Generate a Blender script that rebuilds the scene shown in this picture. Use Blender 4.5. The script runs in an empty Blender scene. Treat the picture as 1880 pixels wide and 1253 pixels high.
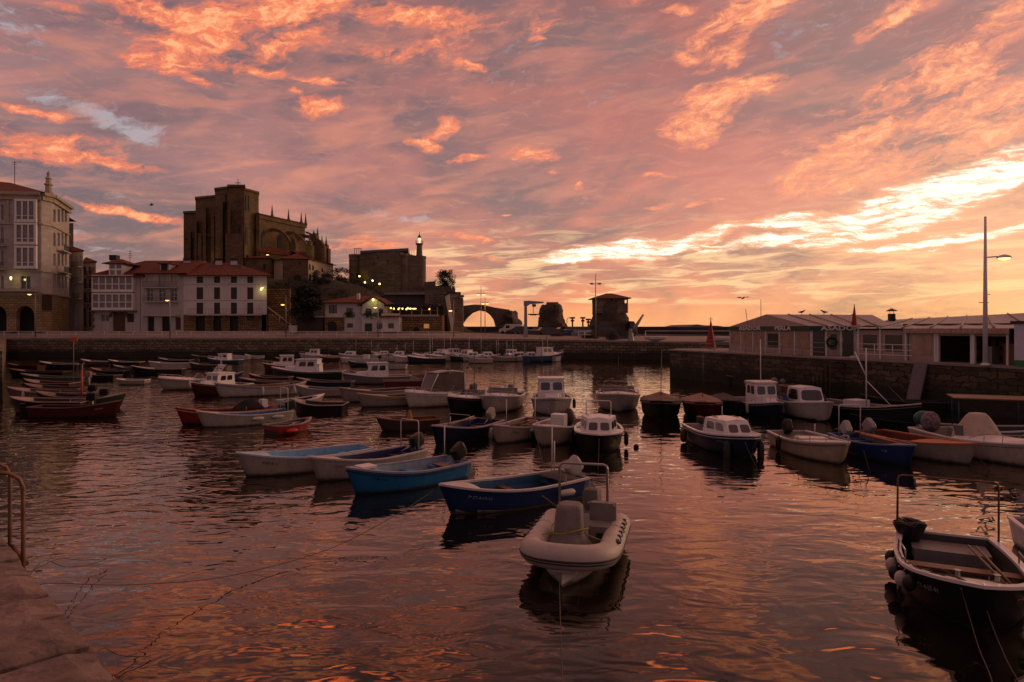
import bpy, bmesh, math, random
from mathutils import Vector, Matrix, noise as mnoise
random.seed(7)
S = bpy.context.scene
COL = S.collection
PI = math.pi
H = 4.5            # eye height above the water
F = 1253.0         # focal length in photo pixels (24 mm on 36 mm)
HOR = 605.0        # photo row of the true horizon

# ---------------------------------------------------------------- camera
cam = bpy.data.cameras.new("camera"); camo = bpy.data.objects.new("camera", cam); COL.objects.link(camo)
cam.sensor_width = 36; cam.lens = 36 * F / 1880; cam.shift_y = -(626.5 - HOR) / 1880
cam.clip_start = 0.1; cam.clip_end = 30000
camo.location = (0, 0, H); camo.rotation_euler = (PI / 2, 0, 0)
S.camera = camo
S.view_settings.view_transform = 'Standard'; S.view_settings.look = 'None'
S.view_settings.exposure = 0.0; S.view_settings.gamma = 1
S.render.engine = 'CYCLES'
S.cycles.use_denoising = True
S.cycles.max_bounces = 6; S.cycles.diffuse_bounces = 2; S.cycles.glossy_bounces = 4
S.cycles.sample_clamp_indirect = 6

def lin(c):
    return tuple(((x / 255) / 12.92 if x / 255 <= .04045 else ((x / 255 + .055) / 1.055) ** 2.4) for x in c)

SUN_AZ = math.radians(62); SUN_EL = math.radians(10)
# ---------------------------------------------------------------- world: dusk sky with lit clouds
W = bpy.data.worlds.new("World"); S.world = W; W.use_nodes = True
nt = W.node_tree; nt.nodes.clear(); N = nt.nodes; L = nt.links
def nd(t, **kw):
    n = N.new(t)
    for k, v in kw.items(): setattr(n, k, v)
    return n
def mth(op, a, b=None, c=None, clamp=False):
    n = nd('ShaderNodeMath', operation=op); n.use_clamp = clamp
    for i, v in enumerate((a, b, c)):
        if v is None: continue
        if isinstance(v, (int, float)): n.inputs[i].default_value = v
        else: L.new(v, n.inputs[i])
    return n.outputs[0]
def vec(x, y, z=0.0):
    n = nd('ShaderNodeCombineXYZ')
    for i, v in enumerate((x, y, z)):
        if isinstance(v, (int, float)): n.inputs[i].default_value = v
        else: L.new(v, n.inputs[i])
    return n.outputs[0]
def mix(f, a, b):
    n = nd('ShaderNodeMix', data_type='RGBA')
    for i, v in ((0, f), (6, a), (7, b)):
        if isinstance(v, (int, float)): n.inputs[i].default_value = v
        elif isinstance(v, tuple): n.inputs[i].default_value = (*v, 1)
        else: L.new(v, n.inputs[i])
    return n.outputs[2]
def rng(v, a, b, c=0.0, d=1.0, smooth=True):
    n = nd('ShaderNodeMapRange'); n.interpolation_type = 'SMOOTHSTEP' if smooth else 'LINEAR'; n.clamp = not smooth
    L.new(v, n.inputs[0])
    for i, x in zip((1, 2, 3, 4), (a, b, c, d)): n.inputs[i].default_value = x
    return n.outputs[0]
def noi(v, scale, detail=5, rough=.55, dist=0.0, out=0):
    n = nd('ShaderNodeTexNoise'); L.new(v, n.inputs['Vector'])
    n.inputs['Scale'].default_value = scale; n.inputs['Detail'].default_value = detail
    n.inputs['Roughness'].default_value = rough; n.inputs['Distortion'].default_value = dist
    return n.outputs[out]
def mapping(v, loc=(0, 0, 0), rot=0, sc=(1, 1, 1), typ='TEXTURE'):
    n = nd('ShaderNodeMapping', vector_type=typ); L.new(v, n.inputs[0])
    n.inputs[1].default_value = loc; n.inputs[2].default_value = (0, 0, rot); n.inputs[3].default_value = sc
    return n.outputs[0]
tc = nd('ShaderNodeTexCoord')
sep = nd('ShaderNodeSeparateXYZ'); L.new(tc.outputs['Generated'], sep.inputs[0])
X, Y, Z = sep.outputs
az = mth('ARCTAN2', X, Y)
el = mth('ARCTAN2', Z, mth('SQRT', mth('ADD', mth('MULTIPLY', X, X), mth('MULTIPLY', Y, Y))))
P = vec(az, el)
Zp = mth('ADD', mth('MAXIMUM', Z, 0.0), .10)
Q = vec(mth('DIVIDE', X, Zp), mth('DIVIDE', Y, Zp))          # flat cloud sheet overhead
wn = noi(vec(az, mth('MULTIPLY', el, 1.8)), 9, 6, .62, 0, 1)
wsub = nd('ShaderNodeVectorMath', operation='SUBTRACT'); L.new(wn, wsub.inputs[0]); wsub.inputs[1].default_value = (.5, .5, .5)
wsc = nd('ShaderNodeVectorMath', operation='MULTIPLY'); L.new(wsub.outputs[0], wsc.inputs[0]); wsc.inputs[1].default_value = (.09, .045, 0)
wad = nd('ShaderNodeVectorMath', operation='ADD'); L.new(P, wad.inputs[0]); L.new(wsc.outputs[0], wad.inputs[1])
PW = wad.outputs[0]
psep = nd('ShaderNodeSeparateXYZ'); L.new(PW, psep.inputs[0])
def blobs(lst):
    tot = None
    for (px, py, hw, hh, r, s) in lst:
        u = (px - 940) / F; a0 = math.atan(u); e0 = math.atan((HOR - py) / F * math.cos(a0))
        k = math.cos(a0) ** 1.5
        v = mapping(PW if tot is None else vec(psep.outputs[0], psep.outputs[1], tot), (a0, e0, 0), math.radians(r), (hw / F * k, hh / F * k, 1e6))   # z only orders the sum
        ln = nd('ShaderNodeVectorMath', operation='LENGTH'); L.new(v, ln.inputs[0])
        b = rng(ln.outputs['Value'], 1.45, 0.25, 0, s)
        tot = b if tot is None else mth('ADD', tot, b)
    return tot
ORANGE = [(300,25,150,26,-8,1),(375,70,75,38,25,.95),(285,108,68,27,0,1),(290,72,62,9,-5,.8),(480,28,110,30,12,.9),(575,15,100,28,20,.9),
 (540,84,88,16,22,1),(745,32,90,20,2,1),(860,44,80,22,5,.65),(588,198,44,16,6,1.25),(806,237,36,14,25,1.15),(771,263,34,11,-12,1.15),
 (862,293,36,6,3,1.1),(972,289,54,15,0,1.05),(1200,323,26,6,4,1),(90,255,110,22,8,.85),(210,292,110,13,-4,.95),(60,282,90,12,0,.8),
 (68,205,60,9,-5,1),(430,126,60,14,0,.55),(362,156,55,13,-12,.8),(492,135,35,10,0,.85),(580,150,45,6,-3,.9),(545,173,20,7,0,.6),(858,116,34,9,-8,1),
 (1345,165,95,24,3,1.1),(1285,226,74,38,14,1.1),(1320,45,85,26,25,.75),(1410,12,60,24,35,.85),(1330,98,55,15,25,.8),(1262,105,35,14,15,.65),
 (1345,110,20,12,40,.8),(990,76,18,7,0,.8),(1250,17,40,8,0,.8),(1640,40,60,14,20,.7),(1850,30,60,26,45,.8),(1560,292,110,16,2,.9),
 (1290,374,46,6,5,.9),(1210,380,30,4,5,.8),(195,378,80,8,-12,1),(290,401,75,9,-9,.95),(925,397,14,3,0,1.1),(1065,344,13,7,0,.9),(1010,321,12,4,0,.8),
 (700,445,70,10,-6,.8),(860,440,60,6,-12,.9),(640,450,60,10,0,.6),(890,470,60,8,-4,.6),
 (20,100,60,14,5,.3),(130,20,30,8,0,.5),
 # above the picture: what the foreground water mirrors
 (300,-70,230,40,12,.95),(560,-150,210,40,18,.9),(760,-60,160,30,10,.7),(120,-190,200,45,14,.8),(420,-300,260,55,10,.8),(1230,-85,120,36,30,.95),(1500,-80,160,36,30,.9),
 (1750,-60,180,40,30,.9),(1330,-210,140,34,30,.9),(1650,-230,220,40,25,.8),(700,-330,200,50,0,.5)]
WHITE = [(1150,458,115,20,4,1.3),(1055,468,80,11,2,1.1),(1305,432,55,14,14,1.1),(1450,410,75,14,4,1.05),(1450,443,110,13,2,1.2),(1610,396,130,38,16,1.3),
 (1755,352,130,38,25,1.3),(1830,425,130,11,12,1.1),(1680,442,110,11,5,1.05),(1865,325,70,20,30,1.0),(1270,460,60,8,0,.6)]
REGION = [(1760,120,200,70,32,.9),(1700,250,330,70,14,1.35),(1560,200,160,40,22,.5),(1640,300,160,40,8,.7),(330,50,260,60,0,.5),(1330,60,140,60,20,.5),(740,60,260,50,0,.5),(110,265,190,40,-4,.6),(760,150,300,70,0,.3),(1050,40,120,40,0,.35)]
BLUE = [(235,228,90,22,-12,1.1),(110,188,100,18,-10,.9),(262,246,26,10,-10,1.2),(140,418,24,7,0,1),(175,352,60,8,-5,.8),(700,392,60,12,-8,.9),(775,402,40,9,0,1),
 (190,455,70,8,-3,.9),(20,30,50,60,0,.5),(60,60,110,30,-10,.4),(1120,200,70,40,0,.35),(1480,60,110,40,10,.5),(960,110,120,60,0,.3),(1800,210,90,40,25,.5)]
fine = noi(mapping(PW, rot=math.radians(14), sc=(1, .36, 1)), 34, 9, .66, .3)
fine2 = noi(mapping(PW, rot=math.radians(-3), sc=(1, .16, 1)), 26, 9, .64, .25)
big = noi(vec(az, mth('MULTIPLY', el, 2.2)), 3.2, 6, .55, .5)
sheet = noi(Q, .55, 7, .58, .4)
crumb = noi(mapping(PW, rot=math.radians(10), sc=(1, .5, 1)), 70, 6, .7, .2)
rstr = noi(mapping(PW, rot=math.radians(20), sc=(1, .34, 1)), 13, 9, .68, .2)
softv = noi(mapping(P, rot=math.radians(9), sc=(1, .22, 1)), 7, 6, .52, .6)
# base: the mauve cloud sheet, warmer towards the horizon and to the right
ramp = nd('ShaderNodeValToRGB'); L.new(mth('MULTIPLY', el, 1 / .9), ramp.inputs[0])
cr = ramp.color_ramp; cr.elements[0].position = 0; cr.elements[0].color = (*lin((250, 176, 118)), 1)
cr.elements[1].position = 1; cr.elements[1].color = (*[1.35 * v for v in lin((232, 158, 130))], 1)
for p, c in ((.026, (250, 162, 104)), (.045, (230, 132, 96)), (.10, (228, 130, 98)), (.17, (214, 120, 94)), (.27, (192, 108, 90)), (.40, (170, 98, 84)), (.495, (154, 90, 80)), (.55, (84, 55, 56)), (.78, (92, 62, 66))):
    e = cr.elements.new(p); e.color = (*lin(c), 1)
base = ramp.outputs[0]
left = rng(az, .15, -.62)
lowmask = rng(el, .32, .10)
base = mix(mth('MULTIPLY', left, mth('MULTIPLY', rng(el, .0, .04), .85)), base, lin((154, 114, 112)))
right = rng(az, .1, .7)
base = mix(mth('MULTIPLY', right, mth('MULTIPLY', lowmask, .45)), base, lin((242, 168, 130)))
# mottling of the sheet
base = mix(mth('MULTIPLY', rng(big, .38, .58), .92), base, mix(rng(az, -.6, .5), lin((108, 84, 90)), lin((142, 103, 93))))
base = mix(mth('MULTIPLY', rng(sheet, .48, .72), .45), base, lin((200, 120, 102)))
base = mix(mth('MULTIPLY', rng(fine2, .50, .72), .14), base, lin((205, 135, 118)))
# blue-grey thin gaps
bsum = blobs(BLUE)
bmask = rng(mth('ADD', bsum, mth('MULTIPLY', mth('SUBTRACT', fine, .5), 4.0)), .4, 1.6)
base = mix(mth('MULTIPLY', bmask, .8), base, lin((176, 168, 174)))
# thin salmon veils everywhere, thicker in the lit regions
rsum = mth('MINIMUM', blobs(REGION), .95)
base = mix(mth('MULTIPLY', rng(softv, .45, .68), .5), base, mix(rng(el, .1, .5), lin((234, 144, 108)), lin((206, 120, 98))))
veil = mth('ADD', rstr, mth('MULTIPLY', rsum, .10))
base = mix(mth('MULTIPLY', rng(veil, .50, .68), mth('ADD', mth('MULTIPLY', rsum, .5), .12)), base, mix(rng(el, .1, .5), lin((238, 152, 116)), lin((206, 122, 104))))
osum = blobs(ORANGE)
soft = mth('ADD', osum, mth('MULTIPLY', mth('SUBTRACT', big, .5), 1.6))
base = mix(mth('MULTIPLY', mth('MULTIPLY', rng(soft, .05, .95), rng(fine, .34, .60)), .75), base, mix(rng(az, -.5, .6), lin((226, 126, 96)), lin((230, 138, 106))))
# streaks of lit cloud low over the horizon
hz = mth('MULTIPLY', rng(el, .020, .045), rng(el, .19, .09))
hz = mth('MULTIPLY', hz, rng(az, -.42, -.08))
hs = noi(mapping(P, rot=math.radians(2), sc=(1, .13, 1)), 11, 7, .6, .8)
stm = mth('MULTIPLY', rng(mth('ADD', hs, mth('MULTIPLY', hz, .10)), .54, .74), hz)
base = mix(mth('MULTIPLY', stm, .9), base, lin((255, 204, 146)))
# orange lit clouds
nmix = mth('ADD', mth('MULTIPLY', mth('SUBTRACT', fine, .5), 2.4), mth('ADD', mth('MULTIPLY', mth('SUBTRACT', crumb, .5), 2.3), mth('MULTIPLY', mth('SUBTRACT', rstr, .5), 1.2)))
oval = mth('ADD', osum, nmix)
rval = mth('MULTIPLY', mth('SUBTRACT', mth('ADD', mth('MULTIPLY', rstr, .62), mth('MULTIPLY', crumb, .38)), .5), 7.0)
rval = mth('MULTIPLY', mth('ADD', rval, mth('SUBTRACT', mth('MULTIPLY', rsum, 1.25), .45)), rng(rsum, .05, .5))
oval2 = mth('MAXIMUM', mth('MULTIPLY', oval, rng(osum, .04, .35)), rval)
omask = rng(oval2, .15, 1.3)
ocol = mix(rng(az, -.5, .6), lin((250, 122, 72)), lin((254, 144, 88)))
base = mix(mth('MULTIPLY', omask, .92), base, ocol)
ohot = mth('MULTIPLY', rng(oval2, .75, 1.6), rng(mth('ADD', crumb, fine), .82, 1.15))
base = mix(mth('MULTIPLY', ohot, .7), base, lin((255, 196, 134)))
up = rng(el, .455, .52, 0, 4.5)
base = mix(mth('MULTIPLY', mth('MULTIPLY', up, .25), omask), base, lin((250, 118, 58)))
hot = nd('ShaderNodeVectorMath', operation='SCALE'); L.new(base, hot.inputs[0]); L.new(mth('ADD', mth('MULTIPLY', omask, up), 1.0), hot.inputs['Scale']); base = hot.outputs[0]
# burning gap of clear sky
wraw = blobs(WHITE)
wsum = mth('MINIMUM', wraw, 1.0)
wval = mth('ADD', wsum, mth('ADD', mth('MULTIPLY', mth('SUBTRACT', fine2, .5), 4.2), mth('ADD', mth('MULTIPLY', mth('SUBTRACT', hs, .5), 3.4), mth('MULTIPLY', mth('SUBTRACT', big, .50), 2.2))))
halo = mth('MULTIPLY', rng(mth('ADD', mth('ADD', wsum, mth('MULTIPLY', mth('MULTIPLY', right, lowmask), .55)), mth('MULTIPLY', mth('SUBTRACT', fine2, .5), 1.2)), .0, .8), .7)
base = mix(halo, base, lin((252, 172, 114)))
wm = mth('MULTIPLY', rng(wval, .12, 1.55), rng(wsum, .05, .45))
base = mix(wm, base, (1.5, 1.25, .98))
# dimmer, greyer sky behind the camera
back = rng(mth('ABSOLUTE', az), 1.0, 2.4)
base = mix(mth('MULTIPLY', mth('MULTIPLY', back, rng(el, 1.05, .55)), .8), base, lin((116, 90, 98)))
# clear air of the setting sun behind it all
skt = nd('ShaderNodeTexSky', sky_type='NISHITA'); skt.sun_disc = False
skt.sun_elevation = SUN_EL; skt.sun_rotation = SUN_AZ
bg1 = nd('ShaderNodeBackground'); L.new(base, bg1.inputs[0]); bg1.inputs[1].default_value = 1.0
bg2 = nd('ShaderNodeBackground'); L.new(skt.outputs[0], bg2.inputs[0]); bg2.inputs[1].default_value = 0.02
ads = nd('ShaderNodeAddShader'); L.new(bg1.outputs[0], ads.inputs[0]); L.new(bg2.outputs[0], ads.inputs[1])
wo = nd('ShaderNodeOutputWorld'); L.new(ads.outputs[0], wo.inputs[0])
W.cycles.sampling_method = 'MANUAL'; W.cycles.sample_map_resolution = 512

# the sun: already veiled low behind the cloud at the right
sun = bpy.data.lights.new("sun", 'SUN'); suno = bpy.data.objects.new("sun", sun); COL.objects.link(suno)
sun.energy = 0.9; sun.angle = math.radians(20); sun.color = (1, .62, .38)
suno.rotation_euler = (math.radians(86), 0, -SUN_AZ); suno.location = (60, 80, 40)
suno.rotation_euler = (Vector((-math.sin(SUN_AZ), -math.cos(SUN_AZ), -math.tan(SUN_EL)))).to_track_quat('-Z', 'Y').to_euler()

# ---------------------------------------------------------------- materials
MC = {}
def srgb(h):
    h = h.lstrip('#'); return lin(tuple(int(h[i:i + 2], 16) for i in (0, 2, 4)))
def pmat(name, col, rough=.6, metal=0, var=.25, vscale=3.0, bump=0.0, bscale=20, emit=None, estr=0, spec=.5, stretch=(1, 1, 1), col2=None, dirt=0.0, alpha=None, coat=0):
    """principled material with procedural variation of colour and roughness"""
    if name in MC: return MC[name]
    m = bpy.data.materials.new(name); m.use_nodes = True; t = m.node_tree; n = t.nodes; l = t.links
    b = n['Principled BSDF']; b.inputs['Roughness'].default_value = rough; b.inputs['Metallic'].default_value = metal
    b.inputs['Specular IOR Level'].default_value = spec
    if coat: b.inputs['Coat Weight'].default_value = coat; b.inputs['Coat Roughness'].default_value = .15
    co = n.new('ShaderNodeTexCoord'); mp = n.new('ShaderNodeMapping'); l.new(co.outputs['Object'], mp.inputs[0]); mp.inputs[3].default_value = stretch
    nz = n.new('ShaderNodeTexNoise'); l.new(mp.outputs[0], nz.inputs['Vector']); nz.inputs['Scale'].default_value = vscale; nz.inputs['Detail'].default_value = 6; nz.inputs['Roughness'].default_value = .65
    r = n.new('ShaderNodeValToRGB'); l.new(nz.outputs[0], r.inputs[0])
    c2 = col2 if col2 else tuple(x * (1 - var) for x in col)
    r.color_ramp.elements[0].position = .35; r.color_ramp.elements[0].color = (*c2, 1)
    r.color_ramp.elements[1].position = .65; r.color_ramp.elements[1].color = (*col, 1)
    out = r.outputs[0]
    if dirt:
        n2 = n.new('ShaderNodeTexNoise'); l.new(mp.outputs[0], n2.inputs['Vector']); n2.inputs['Scale'].default_value = vscale * 2.7; n2.inputs['Detail'].default_value = 8; n2.inputs['Roughness'].default_value = .75
        mr = n.new('ShaderNodeMapRange'); l.new(n2.outputs[0], mr.inputs[0]); mr.inputs[1].default_value = .52; mr.inputs[2].default_value = .72; mr.inputs[4].default_value = dirt
        mx = n.new('ShaderNodeMix'); mx.data_type = 'RGBA'; l.new(mr.outputs[0], mx.inputs[0]); l.new(out, mx.inputs[6]); mx.inputs[7].default_value = (.035, .028, .022, 1)
        out = mx.outputs[2]
    l.new(out, b.inputs['Base Color'])
    if bump:
        nb = n.new('ShaderNodeTexNoise'); l.new(mp.outputs[0], nb.inputs['Vector']); nb.inputs['Scale'].default_value = bscale; nb.inputs['Detail'].default_value = 5
        bp = n.new('ShaderNodeBump'); bp.inputs['Distance'].default_value = bump; l.new(nb.outputs[0], bp.inputs['Height']); l.new(bp.outputs[0], b.inputs['Normal'])
    if emit:
        b.inputs['Emission Color'].default_value = (*emit, 1); b.inputs['Emission Strength'].default_value = estr
    if alpha is not None:
        b.inputs['Alpha'].default_value = alpha
    MC[name] = m; return m
def brickmat(name, c1, c2, cm, w=.6, h=.3, msize=.03, rough=.85, bump=.03, dirt=.5, axis='xz', soft=.35, scale=1.0, tide=False, offset=.5):
    """rough coursed stone: brick texture distorted by noise; mapped on (x+y, z) so it works on walls of any heading"""
    if name in MC: return MC[name]
    m = bpy.data.materials.new(name); m.use_nodes = True; t = m.node_tree; n = t.nodes; l = t.links
    b = n['Principled BSDF']; b.inputs['Roughness'].default_value = rough; b.inputs['Specular IOR Level'].default_value = .25
    co = n.new('ShaderNodeTexCoord'); sp = n.new('ShaderNodeSeparateXYZ'); l.new(co.outputs['Object'], sp.inputs[0])
    cb = n.new('ShaderNodeCombineXYZ')
    if axis == 'xz':
        ad = n.new('ShaderNodeMath'); ad.operation = 'ADD'; l.new(sp.outputs[0], ad.inputs[0]); l.new(sp.outputs[1], ad.inputs[1])
        l.new(ad.outputs[0], cb.inputs[0]); l.new(sp.outputs[2], cb.inputs[1])
    else:
        l.new(sp.outputs[0], cb.inputs[0]); l.new(sp.outputs[1], cb.inputs[1])
    dn = n.new('ShaderNodeTexNoise'); l.new(co.outputs['Object'], dn.inputs['Vector']); dn.inputs['Scale'].default_value = 1.6 / w; dn.inputs['Detail'].default_value = 3
    vs = n.new('ShaderNodeVectorMath'); vs.operation = 'SUBTRACT'; l.new(dn.outputs[1], vs.inputs[0]); vs.inputs[1].default_value = (.5, .5, .5)
    vm = n.new('ShaderNodeVectorMath'); vm.operation = 'SCALE'; l.new(vs.outputs[0], vm.inputs[0]); vm.inputs['Scale'].default_value = soft * h
    va = n.new('ShaderNodeVectorMath'); va.operation = 'ADD'; l.new(cb.outputs[0], va.inputs[0]); l.new(vm.outputs[0], va.inputs[1])
    br = n.new('ShaderNodeTexBrick'); l.new(va.outputs[0], br.inputs['Vector']); br.inputs['Scale'].default_value = scale
    br.inputs['Color1'].default_value = (*c1, 1); br.inputs['Color2'].default_value = (*c2, 1); br.inputs['Mortar'].default_value = (*cm, 1)
    br.inputs['Brick Width'].default_value = w; br.inputs['Row Height'].default_value = h; br.inputs['Mortar Size'].default_value = msize; br.inputs['Mortar Smooth'].default_value = .4
    br.offset = offset
    n2 = n.new('ShaderNodeTexNoise'); l.new(co.outputs['Object'], n2.inputs['Vector']); n2.inputs['Scale'].default_value = .35 / w; n2.inputs['Detail'].default_value = 9; n2.inputs['Roughness'].default_value = .7
    mr = n.new('ShaderNodeMapRange'); l.new(n2.outputs[0], mr.inputs[0]); mr.inputs[1].default_value = .42; mr.inputs[2].default_value = .68; mr.inputs[4].default_value = dirt
    mx = n.new('ShaderNodeMix'); mx.data_type = 'RGBA'; l.new(mr.outputs[0], mx.inputs[0]); l.new(br.outputs[0], mx.inputs[6]); mx.inputs[7].default_value = tuple(x * .3 for x in c1) + (1,)
    out = mx.outputs[2]
    if tide:   # weed and wet stain below the tide line
        ge = n.new('ShaderNodeNewGeometry'); s2 = n.new('ShaderNodeSeparateXYZ'); l.new(ge.outputs['Position'], s2.inputs[0])
        a2 = n.new('ShaderNodeMath'); a2.operation = 'MULTIPLY_ADD'; l.new(n2.outputs[0], a2.inputs[0]); a2.inputs[1].default_value = -1.6; l.new(s2.outputs[2], a2.inputs[2])
        m3 = n.new('ShaderNodeMapRange'); l.new(a2.outputs[0], m3.inputs[0]); m3.inputs[1].default_value = .75; m3.inputs[2].default_value = .05; m3.inputs[4].default_value = .9
        x2 = n.new('ShaderNodeMix'); x2.data_type = 'RGBA'; l.new(m3.outputs[0], x2.inputs[0]); l.new(out, x2.inputs[6]); x2.inputs[7].default_value = (.018, .02, .012, 1)
        out = x2.outputs[2]
    l.new(out, b.inputs['Base Color'])
    bp = n.new('ShaderNodeBump'); bp.inputs['Distance'].default_value = bump; l.new(br.outputs['Fac'], bp.inputs['Height']); bp.invert = True
    b2 = n.new('ShaderNodeBump'); b2.inputs['Distance'].default_value = bump * 1.5; l.new(n2.outputs[0], b2.inputs['Height']); l.new(bp.outputs[0], b2.inputs['Normal']); l.new(b2.outputs[0], b.inputs['Normal'])
    MC[name] = m; return m
# ---------------------------------------------------------------- mesh helpers
def W2(px, py, z=0.0):
    """ground point seen at photo row py, column px"""
    y = (H - z) * F / (py - HOR); return ((px - 940) * y / F, y)
def at(px, py, Y):
    """point at distance Y seen at px, py"""
    return Vector(((px - 940) * Y / F, Y, H + (HOR - py) * Y / F))
def obj(name, bm, m=None, parent=None, smooth=False):
    me = bpy.data.meshes.new(name)
    bmesh.ops.recalc_face_normals(bm, faces=bm.faces[:])
    bm.to_mesh(me); bm.free()
    if smooth:
        for p in me.polygons: p.use_smooth = True
    o = bpy.data.objects.new(name, me); COL.objects.link(o)
    if m:
        for mm in (m if isinstance(m, (list, tuple)) else [m]): me.materials.append(mm)
    if parent: o.parent = parent
    return o
def autosmooth(o, ang=35):
    me = o.data
    for p in me.polygons: p.use_smooth = True
    try: me.set_sharp_from_angle(angle=math.radians(ang))
    except Exception: pass
def tag(o, label=None, cat=None, group=None, kind=None):
    if label: o['label'] = label
    if cat: o['category'] = cat
    if group: o['group'] = group
    if kind: o['kind'] = kind
    return o
def thing(name, label, cat, loc=(0, 0, 0), rz=0, group=None):
    o = bpy.data.objects.new(name, None); COL.objects.link(o); o.empty_display_size = .3
    o.location = loc; o.rotation_euler = (0, 0, rz)
    return tag(o, label, cat, group)
def dup(root, loc, rz=None, label=None, group=None, scale=None):
    r = root.copy(); COL.objects.link(r); r.location = loc
    if rz is not None: r.rotation_euler = (0, 0, rz)
    if scale: r.scale = (scale,) * 3
    if label: r['label'] = label
    if group: r['group'] = group
    for ch in list(root.children):
        c = ch.copy(); COL.objects.link(c); c.parent = r
        for g in list(ch.children):
            d = g.copy(); COL.objects.link(d); d.parent = c
    return r
def B(): return bmesh.new()
def box(bm, x0, x1, y0, y1, z0, z1, mi=0, M=None):
    vs = [bm.verts.new(Vector(p) if M is None else M @ Vector(p)) for p in ((x0,y0,z0),(x1,y0,z0),(x1,y1,z0),(x0,y1,z0),(x0,y0,z1),(x1,y0,z1),(x1,y1,z1),(x0,y1,z1))]
    for f in ((0,3,2,1),(4,5,6,7),(0,1,5,4),(1,2,6,5),(2,3,7,6),(3,0,4,7)):
        bm.faces.new([vs[i] for i in f]).material_index = mi
    return vs
def tube(bm, pts, r, seg=6, cap=True, mi=0):
    """round tube through points; r a number or list"""
    pts = [Vector(p) for p in pts]; n = len(pts); rr = r if isinstance(r, (list, tuple)) else [r] * n
    rings = []; up = None
    for i, p in enumerate(pts):
        d = (pts[min(i + 1, n - 1)] - pts[max(i - 1, 0)])
        if d.length < 1e-9: d = Vector((0, 0, 1))
        d.normalize()
        if up is None: up = Vector((0, 0, 1)) if abs(d.z) < .9 else Vector((1, 0, 0))
        a = d.cross(up)
        if a.length < 1e-4: a = d.cross(Vector((1, 0, 0)))
        a.normalize(); b = a.cross(d).normalized(); up = b
        rings.append([bm.verts.new(p + a * math.cos(t) * rr[i] + b * math.sin(t) * rr[i]) for t in [2 * PI * k / seg for k in range(seg)]])
    for i in range(n - 1):
        for k in range(seg):
            f = bm.faces.new((rings[i][k], rings[i][(k + 1) % seg], rings[i + 1][(k + 1) % seg], rings[i + 1][k])); f.smooth = True; f.material_index = mi
    if cap:
        bm.faces.new(rings[0][::-1]).material_index = mi; bm.faces.new(rings[-1]).material_index = mi
def lathe(bm, prof, c=(0, 0, 0), seg=16, M=None, a0=0, sx=1, sy=1, mi=0):
    """prof [(r,z)...] bottom to top"""
    c = Vector(c); rings = []
    for r, z in prof:
        ring = []
        for k in range(seg):
            t = a0 + 2 * PI * k / seg; p = Vector((math.cos(t) * r * sx, math.sin(t) * r * sy, z))
            p = (M @ p if M else p) + c; ring.append(bm.verts.new(p))
        rings.append(ring)
    for i in range(len(rings) - 1):
        for k in range(seg):
            bm.faces.new((rings[i][k], rings[i][(k + 1) % seg], rings[i + 1][(k + 1) % seg], rings[i + 1][k])).material_index = mi
    bm.faces.new(rings[0][::-1]).material_index = mi; bm.faces.new(rings[-1]).material_index = mi
def prism(bm, pts, y0, y1, M=None, mi=0):
    """polygon in (x,z), extruded y0..y1"""
    a = [bm.verts.new((M @ Vector((x, y0, z))) if M else Vector((x, y0, z))) for x, z in pts]
    b = [bm.verts.new((M @ Vector((x, y1, z))) if M else Vector((x, y1, z))) for x, z in pts]
    n = len(pts)
    bm.faces.new(a).material_index = mi; bm.faces.new(b[::-1]).material_index = mi
    for i in range(n): bm.faces.new((a[i], b[i], b[(i + 1) % n], a[(i + 1) % n])).material_index = mi
def slab(bm, pts, z0, z1, mi=0, zt=None):
    """polygon in (x,y), extruded z0..z1; zt optional list of top heights"""
    n = len(pts)
    a = [bm.verts.new((x, y, z0)) for x, y in pts]
    b = [bm.verts.new((x, y, (zt[i] if zt else z1))) for i, (x, y) in enumerate(pts)]
    bm.faces.new(a[::-1]).material_index = mi; bm.faces.new(b).material_index = mi
    for i in range(n): bm.faces.new((a[i], a[(i + 1) % n], b[(i + 1) % n], b[i])).material_index = mi
def grid(bm, nx, ny, fn, mi=0, smooth=True):
    v = [[bm.verts.new(fn(i / nx, j / ny)) for i in range(nx + 1)] for j in range(ny + 1)]
    for j in range(ny):
        for i in range(nx):
            f = bm.faces.new((v[j][i], v[j][i + 1], v[j + 1][i + 1], v[j + 1][i])); f.smooth = smooth; f.material_index = mi
    return v

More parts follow.
